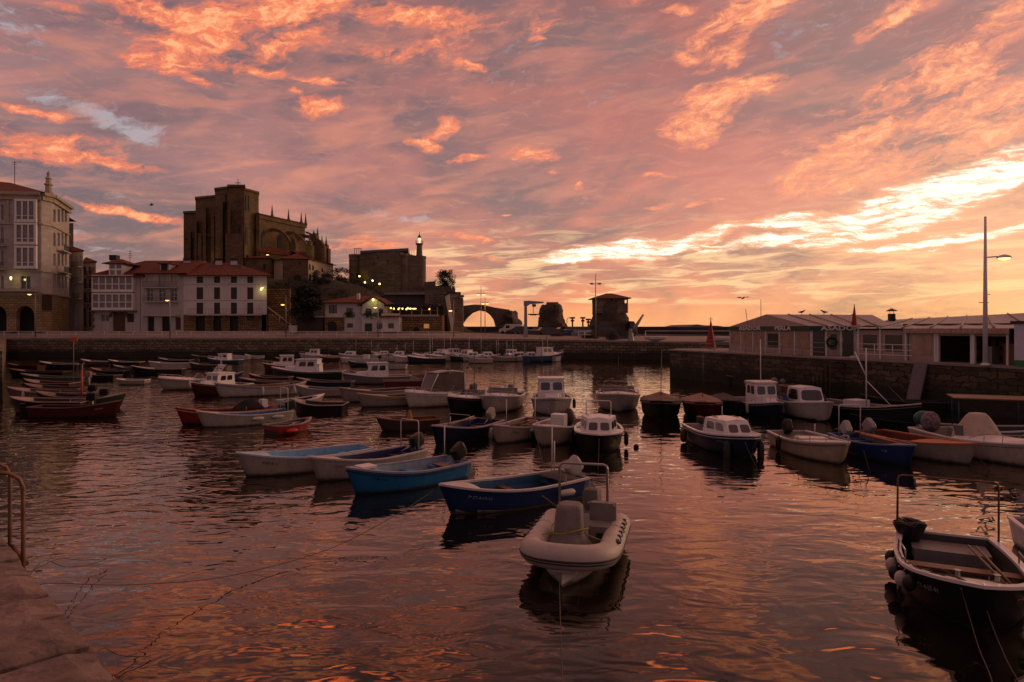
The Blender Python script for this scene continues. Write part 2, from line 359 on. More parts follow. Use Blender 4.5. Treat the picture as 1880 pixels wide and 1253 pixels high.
# ---------------------------------------------------------------- the water
def watermat():
    m = bpy.data.materials.new("harbour_water"); m.use_nodes = True; t = m.node_tree; n = t.nodes; l = t.links
    n.remove(n['Principled BSDF']); out = n['Material Output']
    df = n.new('ShaderNodeBsdfDiffuse'); df.inputs[0].default_value = (.006, .005, .004, 1)
    gl = n.new('ShaderNodeBsdfGlossy'); gl.inputs['Color'].default_value = (1, .87, .76, 1); gl.inputs['Roughness'].default_value = .018
    lw = n.new('ShaderNodeLayerWeight'); lw.inputs[0].default_value = .5
    pw = n.new('ShaderNodeMath'); pw.operation = 'POWER'; l.new(lw.outputs['Facing'], pw.inputs[0]); pw.inputs[1].default_value = 3.45
    ms = n.new('ShaderNodeMixShader'); l.new(pw.outputs[0], ms.inputs[0]); l.new(df.outputs[0], ms.inputs[1]); l.new(gl.outputs[0], ms.inputs[2]); l.new(ms.outputs[0], out.inputs[0])
    ge = n.new('ShaderNodeNewGeometry')
    def nz(sx, sy, scale, detail, rough, dist, rot=0):
        mp = n.new('ShaderNodeMapping'); l.new(ge.outputs['Position'], mp.inputs[0]); mp.inputs[3].default_value = (sx, sy, 1); mp.inputs[2].default_value = (0, 0, rot)
        x = n.new('ShaderNodeTexNoise'); l.new(mp.outputs[0], x.inputs['Vector']); x.inputs['Scale'].default_value = scale; x.inputs['Detail'].default_value = detail
        x.inputs['Roughness'].default_value = rough; x.inputs['Distortion'].default_value = dist; return x.outputs[0]
    def ma(op, a, c):
        x = n.new('ShaderNodeMath'); x.operation = op
        for i, v in enumerate((a, c)):
            if isinstance(v, (int, float)): x.inputs[i].default_value = v
            else: l.new(v, x.inputs[i])
        return x.outputs[0]
    # gentle swell, wind ripples in patches, fine chop
    swell = nz(.6, 1, 1.15, 2, .45, .8, .25)
    rip = nz(.5, 1, 1.9, 2, .5, .7, -.12)
    fin = nz(.5, 1, 7, 2, .5, .3, .1)
    patch = nz(1, 1, .07, 3, .5, .5)
    pr = n.new('ShaderNodeMapRange'); l.new(patch, pr.inputs[0]); pr.inputs[1].default_value = .40; pr.inputs[2].default_value = .62; pr.inputs[3].default_value = .25; pr.inputs[4].default_value = 1.0
    sp = n.new('ShaderNodeSeparateXYZ'); l.new(ge.outputs['Position'], sp.inputs[0])
    # the breeze reaches the left half of the basin
    wx = n.new('ShaderNodeMapRange'); l.new(sp.outputs[0], wx.inputs[0]); wx.inputs[1].default_value = 3; wx.inputs[2].default_value = -9; wx.inputs[3].default_value = .5; wx.inputs[4].default_value = 1.7
    wy = n.new('ShaderNodeMapRange'); l.new(sp.outputs[1], wy.inputs[0]); wy.inputs[1].default_value = 6; wy.inputs[2].default_value = 26; wy.inputs[3].default_value = .45; wy.inputs[4].default_value = 1.6
    am = ma('MULTIPLY', ma('MULTIPLY', wx.outputs[0], wy.outputs[0]), pr.outputs[0])
    h = ma('ADD', ma('MULTIPLY', swell, .030), ma('MULTIPLY', ma('MULTIPLY', rip, .044), am))
    h = ma('ADD', h, ma('MULTIPLY', ma('MULTIPLY', fin, .0022), am))
    bp = n.new('ShaderNodeBump'); bp.inputs['Distance'].default_value = 1.0; bp.inputs['Strength'].default_value = 1; l.new(h, bp.inputs['Height']); l.new(bp.outputs[0], gl.inputs['Normal']); l.new(bp.outputs[0], lw.inputs['Normal'])
    return m
bm = B(); 
vs = [bm.verts.new(p) for p in ((-9000, -60, 0), (9000, -60, 0), (9000, 16000, 0), (-9000, 16000, 0))]; bm.faces.new(vs)
tag(obj("water", bm, watermat()), kind='structure', label='calm harbour water with ripples mirroring the orange sky')
# ---------------------------------------------------------------- stone and ground materials
STONE = brickmat('quay_stone', srgb('877662'), srgb('5f5445'), srgb('332d26'), w=.8, h=.42, msize=.05, bump=.05, dirt=.6, tide=True, soft=1.1)
STONE_R = brickmat('quay_stone_coarse', srgb('665847'), srgb('40372c'), srgb('25211c'), w=.6, h=.33, msize=.03, bump=.05, dirt=.85, tide=True, soft=1.5)
CHURCH = brickmat('church_stone', srgb('786349'), srgb('63523e'), srgb('45392c'), w=1.0, h=.5, msize=.03, bump=.03, dirt=.6)
CASTLE = brickmat('castle_stone', srgb('7f6f60'), srgb('6a5c4f'), srgb('4a4038'), w=1.1, h=.5, msize=.03, bump=.03, dirt=.6)
RUBBLE = brickmat('rubble_stone', srgb('9c7a52'), srgb('6f5840'), srgb('3c3024'), w=.7, h=.38, msize=.05, bump=.05, dirt=.6, soft=.9)
PALE = brickmat('pale_ashlar', srgb('b5a893'), srgb('a3967f'), srgb('8c806c'), w=.9, h=.45, msize=.02, bump=.01, dirt=.35)
ARCADE = brickmat('arcade_ashlar', srgb('a08a68'), srgb('8a7656'), srgb('5c4e3a'), w=.9, h=.42, msize=.04, bump=.03, dirt=.45)
CONC = pmat('concrete_apron', srgb('8d7f76'), .85, var=.25, vscale=.5, bump=.01, bscale=8, dirt=.5)
PAVE = pmat('paving', srgb('8b7d74'), .8, var=.3, vscale=.4, dirt=.5)
ROCK = pmat('sea_rock', srgb('5a4c40'), .95, var=.5, vscale=.5, bump=.25, bscale=1.6, dirt=.6)
DARKROCK = pmat('breakwater_stone', srgb('463c38'), .95, var=.4, vscale=.4, bump=.1, bscale=2, dirt=.5)
HILL = pmat('hill_turf', srgb('2f3322'), .95, var=.5, vscale=.6, bump=.2, bscale=2, col2=srgb('3f3428'))
ROOF = brickmat('roof_tiles', srgb('8a4a36'), srgb('6a3c2e'), srgb('3f261d'), w=.24, h=.4, msize=.035, bump=.03, dirt=.55, axis='xy')
PLAST = pmat('white_render', srgb('cdc7c2'), .8, var=.16, vscale=.35, dirt=.28, stretch=(1, 1, .4))
PLAST2 = pmat('cream_render', srgb('c9b79d'), .8, var=.15, vscale=.35, dirt=.3)
GREYPL = pmat('grey_render', srgb('b3aca6'), .8, var=.15, vscale=.35, dirt=.35, stretch=(1, 1, .4))
WFRAME = pmat('white_woodwork', srgb('dad6d2'), .5, var=.1, vscale=2)
GLASS = pmat('window_glass', (.02, .02, .024), .06, var=.5, vscale=.8, spec=.8)
CURT = pmat('curtained_glass', srgb('77706c'), .25, var=.35, vscale=1.2, spec=.6)
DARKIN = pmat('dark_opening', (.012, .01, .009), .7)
WOOD = pmat('brown_wood', srgb('5a3421'), .6, var=.4, vscale=4, stretch=(1, 1, 6))
DWOOD = pmat('dark_shutter', srgb('3a2a20'), .6, var=.3, vscale=4)
IRON = pmat('black_iron', (.02, .018, .017), .5, .3)
GALV = pmat('galvanised_steel', srgb('8f8c8a'), .42, .55, var=.2, vscale=6)
WPAINT = pmat('white_painted_metal', srgb('cfcac6'), .45, var=.12, vscale=3, dirt=.25)
def glow(name, c, s): return pmat(name, (.8, .7, .5), .4, var=0, emit=lin(c), estr=s)
LAMPW = glow('lamp_glow_warm', (255, 205, 120), 4); LAMPY = glow('lamp_glow_yellow', (255, 225, 130), 4); LAMPO = glow('lamp_glow_orange', (255, 180, 90), 5)

# ---------------------------------------------------------------- ground, quays, breakwater
bm = B()
edge = [(-80, 108), (-33.6, 45)]
slab(bm, [(-140, 45), (-33.6, 45), (-80, 108), (-140, 108)], -3, 3.1)
tag(obj('west_quay', bm, STONE), kind='structure', label='dark stone quay along the left side of the harbour')
bm = B()    # far quay: wall, sloping apron, terrace behind
fq = [(-140, 108.0), (-80, 108.0), (-30, 107.0), (-8, 106.0), (8, 103.0), (22, 100.5), (75, 97)]
zt = [3.1, 3.1, 3.1, 3.05, 2.9, 2.65, 2.6]
for i in range(len(fq) - 1):
    (x0, y0), (x1, y1) = fq[i], fq[i + 1]
    vs = [bm.verts.new(p) for p in ((x0, y0, -3), (x1, y1, -3), (x1, y1, zt[i + 1]), (x0, y0, zt[i]))]; bm.faces.new(vs)
tag(obj('far_quay_wall', bm, STONE), kind='structure', label='long rough stone quay wall across the far side of the harbour')
bm = B()
ap = [4.1, 4.1, 4.1, 4.0, 3.5, 3.0, 2.9]
for i in range(len(fq) - 1):
    (x0, y0), (x1, y1) = fq[i], fq[i + 1]
    def q(*p): bm.faces.new([bm.verts.new(v) for v in p])
    q((x0, y0 - .12, zt[i] + .06), (x1, y1 - .12, zt[i + 1] + .06), (x1, y1 + .7, zt[i + 1] + .06), (x0, y0 + .7, zt[i] + .06))
    q((x0, y0 - .12, zt[i] - .22), (x1, y1 - .12, zt[i + 1] - .22), (x1, y1 - .12, zt[i + 1] + .06), (x0, y0 - .12, zt[i] + .06))
    q((x0, y0 + .7, zt[i] + .06), (x1, y1 + .7, zt[i + 1] + .06), (x1, y1 + 5, ap[i + 1]), (x0, y0 + 5, ap[i]))
tag(obj('promenade', bm, CONC), kind='structure', label='pale concrete promenade edge above the far quay wall')
bm = B()
vs = [bm.verts.new(p) for p in ((-140, 112.9, 4.1), (-80, 112.9, 4.1), (-30, 111.9, 4.1), (-8, 110.9, 4.0), (8, 107.9, 3.5), (22, 105.4, 3.0), (75, 101.9, 2.9), (75, 141, 2.9), (-8, 141, 4.0), (-140, 141, 4.1))]
bm.faces.new(vs)
tag(obj('terrace', bm, PAVE), kind='structure', label='paved open ground behind the far quay')
# breakwater beyond the fishing pier
bm = B()
prism(bm, [(0, -3), (0, 5.0), (2.2, 5.1), (2.2, 4.0), (9, 4.0), (12, -3)], -22, 150, M=Matrix(((0, 1, 0, 0), (1, 0, 0, 146), (0, 0, 1, 0), (0, 0, 0, 1))))
tag(obj('breakwater', bm, DARKROCK), kind='structure', label='dark sea wall closing the horizon behind the pier')
# far headland; distance haze is painted into its mauve base colour
bm = B()
mp_ = [(1240, 602), (1256, 600.2), (1268, 599), (1281, 596), (1292, 597.6), (1303, 598.8), (1318, 598.4), (1332, 600.4), (1345, 602)]
prism(bm, [((p - 940) * 9000 / F, H + (HOR - y) * 9000 / F * 1.0) for p, y in mp_] + [((1345 - 940) * 9000 / F, -2), ((1240 - 940) * 9000 / F, -2)], 9000, 10500)
bmesh.ops.triangulate(bm, faces=[f for f in bm.faces if len(f.verts) > 4])
tag(obj('headland', bm, pmat('haze_tinted_land', srgb('6a5560'), 1, var=.2, vscale=.002)), kind='structure', label='low headland on the sea horizon, mauve with painted haze')
# right quay
bm = B()
def qe(Y): return 14.8 + .357 * (64 - Y)
slab(bm, [(qe(10), 10), (qe(64), 64), (16.2, 66.5), (75, 72), (75, 10)], -3, 2.5)
tag(obj('east_quay', bm, STONE_R), kind='structure', label='mossy stone quay under the restaurant tents at the right')
bm = B()
slab(bm, [(qe(10) - .1, 10), (qe(64) - .1, 64.1), (16.15, 66.6), (75, 72.1), (75, 10)], 2.504, 2.62)
tag(obj('east_quay_paving', bm, CONC), kind='structure', label='pale stone paving on top of the right quay')
# near quay where the camera stands
bm = B()
slab(bm, [(-60, 61.85), (-1.72, 3.05), (1.3, 0), (30, -29), (-60, -60)], -3, 2.80)
bm.faces.ensure_lookup_table(); bm.faces[1].material_index = 1
tag(obj('near_quay', bm, [STONE_R, pmat('dirty_joint', (.03, .022, .018), .95)]), kind='structure', label='stone quay in the foreground')
bm = B(); rnd = random.Random(3)
Rq = Matrix.Translation((-1.76, 3.09, 0)) @ Matrix.Rotation(math.radians(134.7), 4, 'Z')     # local x runs along the edge to the upper left, local y into the quay
t_ = -4.5
while t_ < 40:
    w = rnd.uniform(.34, .66); d0 = rnd.uniform(1.7, 2.3)
    row = [(0, d0), (d0 + .012, d0 + rnd.uniform(1.6, 2.2))] if t_ < 8 else [(0, d0 + 1.5)]
    for (a, b_) in row:
        zt_ = 2.9 + rnd.uniform(-.010, .010)
        nx, ny = 5, 8
        def fn(u, v, t0=t_, w=w, a=a, b_=b_, z=zt_):
            x = t0 + .022 + (w - .044) * u; y = a + (b_ - a) * v
            e = min(u * w, (1 - u) * w, v * (b_ - a), (1 - v) * (b_ - a))
            n_ = mnoise.fractal(Vector((x * 2.2, y * 2.2, 3.1)), 1, 2, 4)
            edgew = .022 * mnoise.noise(Vector((x * 5, y * 5, 0)))
            return Rq @ Vector((x + (edgew if 0 < v < 1 else 0), y + (edgew if a > 0 or v > 0 else abs(edgew)), z + n_ * .012 - (.03 if e < 1e-4 else 0)))
        nx, ny = 10, 16
        vv = grid(bm, nx, ny, fn, smooth=False)
        lo = [[None] * (nx + 1) for _ in range(ny + 1)]
        ring = [vv[0][i] for i in range(nx + 1)] + [vv[j][nx] for j in range(1, ny + 1)] + [vv[ny][i] for i in range(nx - 1, -1, -1)] + [vv[j][0] for j in range(ny - 1, 0, -1)]
        low = [bm.verts.new((v.co.x, v.co.y, 2.72)) for v in ring]
        for i in range(len(ring)):
            k = (i + 1) % len(ring); bm.faces.new((ring[i], low[i], low[k], ring[k]))
    t_ += w
slabm = pmat('coping_slab', srgb('86726a'), .82, var=.5, vscale=3.0, bump=.035, bscale=7, dirt=.9, spec=.25, stretch=(1, 1, 1))
tag(obj('quay_coping', bm, slabm), kind='structure', label='worn reddish stone slabs along the edge of the near quay')

# rock and slope under church and castle
def hillz(x, y):
    px = 940 + x * F / y
    def s(a, b, v): t = max(0, min(1, (v - a) / (b - a))); return t * t * (3 - 2 * t)
    top = (11.6 - 4.2 * s(590, 720, px)) * s(260, 330, px) * (1 - s(800, 872, px))
    f = s(123, 142, y) * (1 - .5 * s(195, 225, y))
    n_ = mnoise.fractal(Vector((x * .08, y * .08, 0)), 1, 2, 5) * 1.6 + mnoise.fractal(Vector((x * .4, y * .4, 5)), 1, 2, 3) * .5
    return 3.3 + (top + n_) * f
bm = B()
grid(bm, 150, 70, lambda u, v: (lambda x, y: Vector((x, y, hillz(x, y))))(-120 + 125 * u, 120 + 100 * v))
tag(obj('rocky_hill', bm, HILL), kind='structure', label='dark rocky promontory under the church and castle')

# ---------------------------------------------------------------- building kit
class Face:
    """a facade plane: local x to the right, z up, y=0 is the wall face, +y goes inside. Built from photo columns at distance Y0 (left) and Y1 (right)"""
    def __init__(s, px0, Y0, px1, Y1):
        a = Vector(((px0 - 940) * Y0 / F, Y0, 0)); b = Vector(((px1 - 940) * Y1 / F, Y1, 0))
        s.a, s.d = a, (b - a).normalized(); s.n = Vector((-s.d.y, s.d.x, 0)); s.w = (b - a).length
        s.M = Matrix((( s.d.x, s.n.x, 0, a.x), (s.d.y, s.n.y, 0, a.y), (0, 0, 1, 0), (0, 0, 0, 1)))
    def x(s, px):
        u = (px - 940) / F      # ray (u*t, t) hits a + d*k
        # a.x + d.x k = u (a.y + d.y k)
        return (u * s.a.y - s.a.x) / (s.d.x - u * s.d.y)
    def z(s, px, py):
        p = s.a + s.d * s.x(px); return H + (HOR - py) * p.y / F
    def rect(s, x0, y0, x1, y1):
        """photo rectangle -> local (xa, xb, zlow, zhigh)"""
        xm = (x0 + x1) / 2
        return (s.x(x0), s.x(x1), s.z(xm, y1), s.z(xm, y0))
def holes_wall(bm, x0, x1, z0, z1, holes, M, depth=.3, mi=0):
    xs = sorted(set([x0, x1] + [min(max(h, x0), x1) for r in holes for h in r[:2]])); zs = sorted(set([z0, z1] + [min(max(h, z0), z1) for r in holes for h in r[2:4]]))
    V = {}
    def v(x, y, z):
        k = (round(x, 4), round(y, 4), round(z, 4))
        if k not in V: V[k] = bm.verts.new(M @ Vector((x, y, z)))
        return V[k]
    for i in range(len(xs) - 1):
        for j in range(len(zs) - 1):
            cx, cz = (xs[i] + xs[i + 1]) / 2, (zs[j] + zs[j + 1]) / 2
            if any(r[0] < cx < r[1] and r[2] < cz < r[3] for r in holes): continue
            if xs[i + 1] - xs[i] < 1e-4 or zs[j + 1] - zs[j] < 1e-4: continue
            bm.faces.new((v(xs[i], 0, zs[j]), v(xs[i + 1], 0, zs[j]), v(xs[i + 1], 0, zs[j + 1]), v(xs[i], 0, zs[j + 1]))).material_index = mi
    for (a, b, c, d) in [r[:4] for r in holes]:
        for p in (((a, 0, c), (a, depth, c), (a, depth, d), (a, 0, d)), ((b, 0, c), (b, 0, d), (b, depth, d), (b, depth, c)), ((a, 0, c), (b, 0, c), (b, depth, c), (a, depth, c)), ((a, 0, d), (a, depth, d), (b, depth, d), (b, 0, d))):
            bm.faces.new([bm.verts.new(M @ Vector(q_)) for q_ in p]).material_index = mi
def window(root, M, r, glass=None, frame=WFRAME, nx=2, nz=1, depth=.22, name='window', t=.06, label=None):
    a, b, c, d = r; g = glass or GLASS
    bm = B()
    for i in range(nx + 1):
        x = a + (b - a) * i / nx; w = t if 0 < i < nx else t * 1.3
        box(bm, max(a, x - w / 2), min(b, x + w / 2), depth - .05, depth + .03, c, d, M=M)
    for j in range(nz + 1):
        z = c + (d - c) * j / nz
        box(bm, a, b, depth - .047, depth + .027, max(c, z - t / 2), min(d, z + t / 2), M=M)
    f = obj(name, bm, frame, root)
    if label: f['label'] = label
    bm = B(); box(bm, a, b, depth + .032, depth + .05, c, d, M=M); obj('pane', bm, g, f)
    return f
def opening(root, M, r, name='door', mat_=None, depth=.25, label=None):
    a, b, c, d = r; bm = B(); box(bm, a + .002, b - .002, depth, depth + .06, c, d, M=M)
    for i in range(1, 3): box(bm, a + (b - a) * i / 3 - .02, a + (b - a) * i / 3 + .02, depth - .03, depth - .002, c, d, M=M)
    o = obj(name, bm, mat_ or DARKIN, root)
    if label: o['label'] = label
    return o
def balcony(root, M, a, b, z, out=.9, h=1.0, mat_=IRON, slabm=GREYPL, pitch=.22):
    bm = B(); box(bm, a, b, -out, 0.001, z - .16, z, M=M); s_ = obj('balcony', bm, slabm, root)
    bm = B()
    for zz in (z + h, z + .12): box(bm, a, b, -out, -out + .04, zz - .03, zz, M=M); box(bm, a, a + .04, -out + .041, 0, zz - .03, zz, M=M); box(bm, b - .04, b, -out + .041, 0, zz - .03, zz, M=M)
    n_ = max(2, int((b - a) / pitch))
    for i in range(n_ + 1):
        x = a + (b - a - .03) * i / n_; box(bm, x, x + .03, -out + .004, -out + .034, z, z + h, M=M)
    obj('balcony_railing', bm, mat_, s_)
def solid(bm, pts, z0, z1, mi=0): slab(bm, pts, z0, z1, mi)
def PX(px, Y): return ((px - 940) * Y / F, Y)
def ZP(py, Y): return H + (HOR - py) * Y / F
def hiproof(bm, f, x0, x1, dep, z, zr, over=.5, hl=True, hr=True, mi=0, M=None, th=.12):
    M = M or f.M; a, b = x0 - over, x1 + over; y0, y1 = -over, dep + over; ym = (y0 + y1) / 2
    ra = a + (ym - y0) * .9 if hl else a; rb = b - (ym - y0) * .9 if hr else b
    P_ = [(a, y0, z), (b, y0, z), (b, y1, z), (a, y1, z), (ra, ym, zr), (rb, ym, zr)]
    top = [bm.verts.new(M @ Vector(p)) for p in P_]; lo = [bm.verts.new(M @ Vector((p[0], p[1], p[2] - th))) for p in P_[:4]]
    for fc in ((0, 1, 5, 4), (1, 2, 5), (2, 3, 4, 5), (3, 0, 4)): bm.faces.new([top[i] for i in fc]).material_index = mi
    for i in range(4): bm.faces.new((lo[i], lo[(i + 1) % 4], top[(i + 1) % 4], top[i])).material_index = mi
    bm.faces.new(lo[::-1])

def point_lamp(name, loc, energy, col, r=.12, parent=None, aim=(0, 1, -.15), cone=150):
    """a shaded lamp: throws its light one way only (onto the wall behind it, or down)"""
    l_ = bpy.data.lights.new(name, 'SPOT'); l_.energy = energy; l_.color = lin(col); l_.shadow_soft_size = max(r, .2); l_.spot_size = math.radians(cone); l_.spot_blend = .6
    o = bpy.data.objects.new(name, l_); COL.objects.link(o); o.location = loc; o.rotation_euler = Vector(aim).to_track_quat('-Z', 'Y').to_euler()
    return o
# ================================================================= the corner palace at the left edge
r = thing('corner_palace', 'tall grey corner palace with glazed bay windows and arched ground floor, at the left edge', 'building', (*PX(60, 112), 4.1))
Mi = Matrix.Translation(-Vector(r.location))
f = Face(-90, 111, 76, 112); g = Face(76, 112, 95, 114); s = Face(95, 114, 127, 125)
ZT = 26.6; ZA = f.z(40, 543)
GW = brickmat('palace_wall', srgb('b3aba6'), srgb('a39b96'), srgb('978f8a'), w=1.1, h=.5, msize=.012, bump=.008, dirt=.4)
bm = B(); ws = []
bays = [(f.rect(33, y0, 67, y1)) for y0, y1 in ((371, 404), (414, 445), (456, 489))]
lf = [f.rect(-8, y0, 7, y1) for y0, y1 in ((376, 404), (418, 446), (461, 489), (507, 531))] + [f.rect(-62, y0, -44, y1) for y0, y1 in ((376, 404), (418, 446), (461, 489))]
md = f.rect(38, 507, 56, 531)
holes_wall(bm, 0, f.w, ZA, ZT, bays + lf + [md], Mi @ f.M)
holes_wall(bm, 0, g.w, ZA, ZT, [], Mi @ g.M)
sw = [s.rect(x0, y0, x1, y1) for x0, x1 in ((98, 102), (106, 110), (113, 116.5), (119, 122.5)) for y0, y1 in ((385, 408), (428, 452), (466, 488), (505, 530))]
holes_wall(bm, 0, s.w, ZA, ZT, sw, Mi @ s.M)
P4 = [PX(-90, 111), PX(127, 125), (PX(127, 125)[0] - 3, 140), (PX(-90, 111)[0], 140)]
obj('wall', bm, GW, r)
bm = B(); a_, b_ = PX(127, 125), PX(-90, 111)
for p, q in (((a_[0], a_[1]), (-95, 142)), ((-95, 142), (b_[0], 142))):
    bm.faces.new([bm.verts.new(Mi @ Vector(v)) for v in ((*p, 4), (*q, 4), (*q, ZT), (*p, ZT))])
obj('rear_wall', bm, GW, r)
for R_ in bays:
    a, b, c, d = R_
    bm = B(); box(bm, a - .28, b + .28, -.6, -.02, c - .45, c, M=Mi @ f.M); box(bm, a - .28, b + .28, -.6, -.02, d, d + .35, M=Mi @ f.M)
    for i in range(4): x = a + (b - a) * i / 3; box(bm, x - .11, x + .11, -.58, -.46, c, d, M=Mi @ f.M)
    box(bm, a, b, -.575, -.5, c + (d - c) * .18, c + (d - c) * .18 + .1, M=Mi @ f.M)
    box(bm, a - .26, a - .12, -.58, -.02, c, d, M=Mi @ f.M); box(bm, b + .12, b + .26, -.58, -.02, c, d, M=Mi @ f.M)
    w = obj('bay_window', bm, WFRAME, r); bm = B(); box(bm, a, b, -.44, -.4, c, d, M=Mi @ f.M); obj('pane', bm, CURT, w)
for R_ in lf + [md]: window(r, Mi @ f.M, R_, CURT if R_ is not md else GLASS)
for R_ in sw: window(r, Mi @ s.M, R_, GLASS, nx=1)
balcony(r, Mi @ f.M, f.x(-14), f.x(13), f.z(0, 451), mat_=IRON); balcony(r, Mi @ f.M, f.x(-14), f.x(13), f.z(0, 494), mat_=IRON); balcony(r, Mi @ f.M, f.x(-10), f.x(70), f.z(30, 534), h=.35, mat_=ARCADE)
for yy in (462, 501): balcony(r, Mi @ s.M, s.x(104), s.x(118), s.z(111, yy), out=1.1)
bm = B()     # cornices and pilasters
for fc in (f, g, s):
    box(bm, -.05, fc.w + .05, -.75, .3, ZT - .15, ZT + .35, M=Mi @ fc.M); box(bm, -.02, fc.w + .02, -.35, .3, ZT - .9, ZT - .15, M=Mi @ fc.M)
    for yy in (411, 498, 539): zz = f.z(40, yy); box(bm, -.01, fc.w + .01, -.22, .1, zz - .12, zz + .12, M=Mi @ fc.M)
obj('cornice', bm, PALE, r)
for x0 in (70, 12): bm = B(); box(bm, f.x(x0), f.x(x0) + .45, -.12, .1, f.z(40, 411), ZT - .92, M=Mi @ f.M); obj('pilaster', bm, PALE, r)
bm = B()     # arcade
arch = [(30, 63), (-22, 12), (-76, -40)]
MM = Mi @ f.M
for i in range(-1, len(arch)):
    pass
xs = [(f.x(a), f.x(b)) for a, b in sorted(arch)]
z0, z1 = 4.1, ZA; zs_ = f.z(45, 578)
last = 0
for (a, b) in xs + [(f.w, f.w)]:
    box(bm, last, a, 0, .9, z0, z1, M=MM)
    if a < f.w:
        c = (a + b) / 2; R = (b - a) / 2; pts = [(a, zs_)] + [(c - R * math.cos(t), zs_ + R * math.sin(t)) for t in [PI * k / 12 for k in range(1, 12)]] + [(b, zs_)]
        for (p, q) in zip(pts[:-1], pts[1:]): prism(bm, [p, q, (q[0], z1), (p[0], z1)], 0, .9, M=MM)
        for k in range(12):   # voussoir ring
            t0, t1 = PI * k / 12 + .02, PI * (k + 1) / 12 - .02
            prism(bm, [(c - R * math.cos(t0), zs_ + R * math.sin(t0)), (c - R * math.cos(t1), zs_ + R * math.sin(t1)), (c - (R + .5) * math.cos(t1), zs_ + (R + .5) * math.sin(t1)), (c - (R + .5) * math.cos(t0), zs_ + (R + .5) * math.sin(t0))], -.09, .1, M=MM)
    last = b
box(bm, 0, g.w, 0, .9, z0, z1, M=Mi @ g.M); box(bm, 0, s.w, 0, .9, z0, z1, M=Mi @ s.M)
obj('arcade', bm, ARCADE, r)
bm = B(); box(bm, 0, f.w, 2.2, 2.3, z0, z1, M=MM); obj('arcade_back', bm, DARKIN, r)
bm = B(); box(bm, g.x(76) + .1, g.w - .1, -.12, -.01, g.z(85, 570), g.z(85, 541), M=Mi @ g.M); obj('hanging_sign', bm, DWOOD, r)
bm = B()     # roof
A = [Mi @ Vector((*PX(-95, 110.3), ZT + .35)), Mi @ Vector((*PX(77, 111.3), ZT + .35)), Mi @ Vector((*PX(96, 113.3), ZT + .35)), Mi @ Vector((*PX(128, 125.5), ZT + .35)), Mi @ Vector((-95, 142.5, ZT + .35)), Mi @ Vector((PX(-95, 110)[0], 142.5, ZT + .35))]
t = [bm.verts.new(p) for p in A]; rg = [bm.verts.new(Mi @ Vector((*PX(-95, 124), ZP(323, 124)))), bm.verts.new(Mi @ Vector((*PX(20, 124), ZP(336, 124))))]
for fc in ((t[0], t[1], rg[1], rg[0]), (t[1], t[2], rg[1]), (t[2], t[3], rg[1]), (t[3], t[4], rg[1]), (t[4], t[5], rg[0], rg[1])): bm.faces.new(fc)
obj('roof', bm, ROOF, r)
bm = B(); p = Mi @ Vector((*PX(89, 114.2), ZT + .3)); zt = ZP(311, 113) - ZT - .3
lathe(bm, [(.75, 0), (.75, .5), (.5, .6), (.45, 1.6), (.7, 1.75), (.6, 1.95), (.42, 2.05), (.38, 2.7), (.55, 2.8), (.3, 3.0), (.22, 3.6), (.3, 3.7), (.14, 3.85), (.03, zt)], p, 8); obj('pinnacle', bm, PALE, r)
bm = B(); p = Mi @ Vector((*PX(27, 118), ZP(338, 118)))
tube(bm, [p, p + Vector((0, 0, 4.0))], .05); tube(bm, [p + Vector((-.5, 0, 3.7)), p + Vector((1.2, 0, 3.8))], .035); tube(bm, [p + Vector((-.5, 0, 3.4)), p + Vector((.5, 0, 3.4))], .03); obj('antenna', bm, IRON, r)
bm = B(); p = Mi @ Vector((*PX(20, 110.6), ZP(511, 110.6))); lathe(bm, [(.08, -.3), (.17, .05), (.09, .22)], p, 6); obj('wall_lantern', bm, LAMPY, r)
point_lamp('wall_lantern_light', PX(20, 110.2) + (ZP(511, 110.4),), 22, (255, 225, 130), parent=None)

# ================================================================= two blocks up the side street
def street_block(label, x0, Y0, x1, Y1, ytop, zb, rows, cols, m, s2=None, name='apartment_block', frame=DWOOD, gl=None):
    f = Face(x0, Y0, x1, Y1); r = thing(name, label, 'building', f.a + Vector((0, 0, zb))); Mi = Matrix.Translation(-Vector(r.location)); zt = f.z(x0, ytop)
    ho = [f.rect(a, c, b, d) for a, b in cols for c, d in rows]
    bm = B(); holes_wall(bm, 0, f.w, zb, zt, ho, Mi @ f.M)
    ex = f.M @ Vector((f.w, 0, 0)); dirn = Vector((f.a.x / f.a.y * 12 - 1, 12, 0))
    b_ = ex + dirn; c_ = f.a + dirn
    for p, q in ((ex, b_), (b_, c_), (c_, f.a)): bm.faces.new([bm.verts.new(Mi @ Vector((v.x, v.y, z))) for v, z in ((p, zb), (q, zb), (q, zt), (p, zt))])
    obj('wall', bm, m, r)
    for R_ in ho: window(r, Mi @ f.M, R_, gl or CURT, frame=frame)
    bm = B(); pts = [f.a, ex, b_, c_]; cen = sum(pts, Vector()) / 4
    lo = [bm.verts.new(Mi @ Vector(((p.x - cen.x) * 1.08 + cen.x, (p.y - cen.y) * 1.06 + cen.y, zt))) for p in pts]; l2 = [bm.verts.new(v.co + Vector((0, 0, .18))) for v in lo]
    ap_ = bm.verts.new(Mi @ Vector((cen.x, cen.y, zt + 1.8)))
    for i in range(4): bm.faces.new((lo[i], lo[(i + 1) % 4], l2[(i + 1) % 4], l2[i])); bm.faces.new((l2[i], l2[(i + 1) % 4], ap_))
    bm.faces.new(lo[::-1]); obj('roof', bm, ROOF, r)
    for c, d in rows[:-1]:
        balcony(r, Mi @ f.M, f.w * .45, f.w - .1, f.z((x0 + x1) / 2, d) - .05, out=.7, h=.9)
    return r, f, Mi
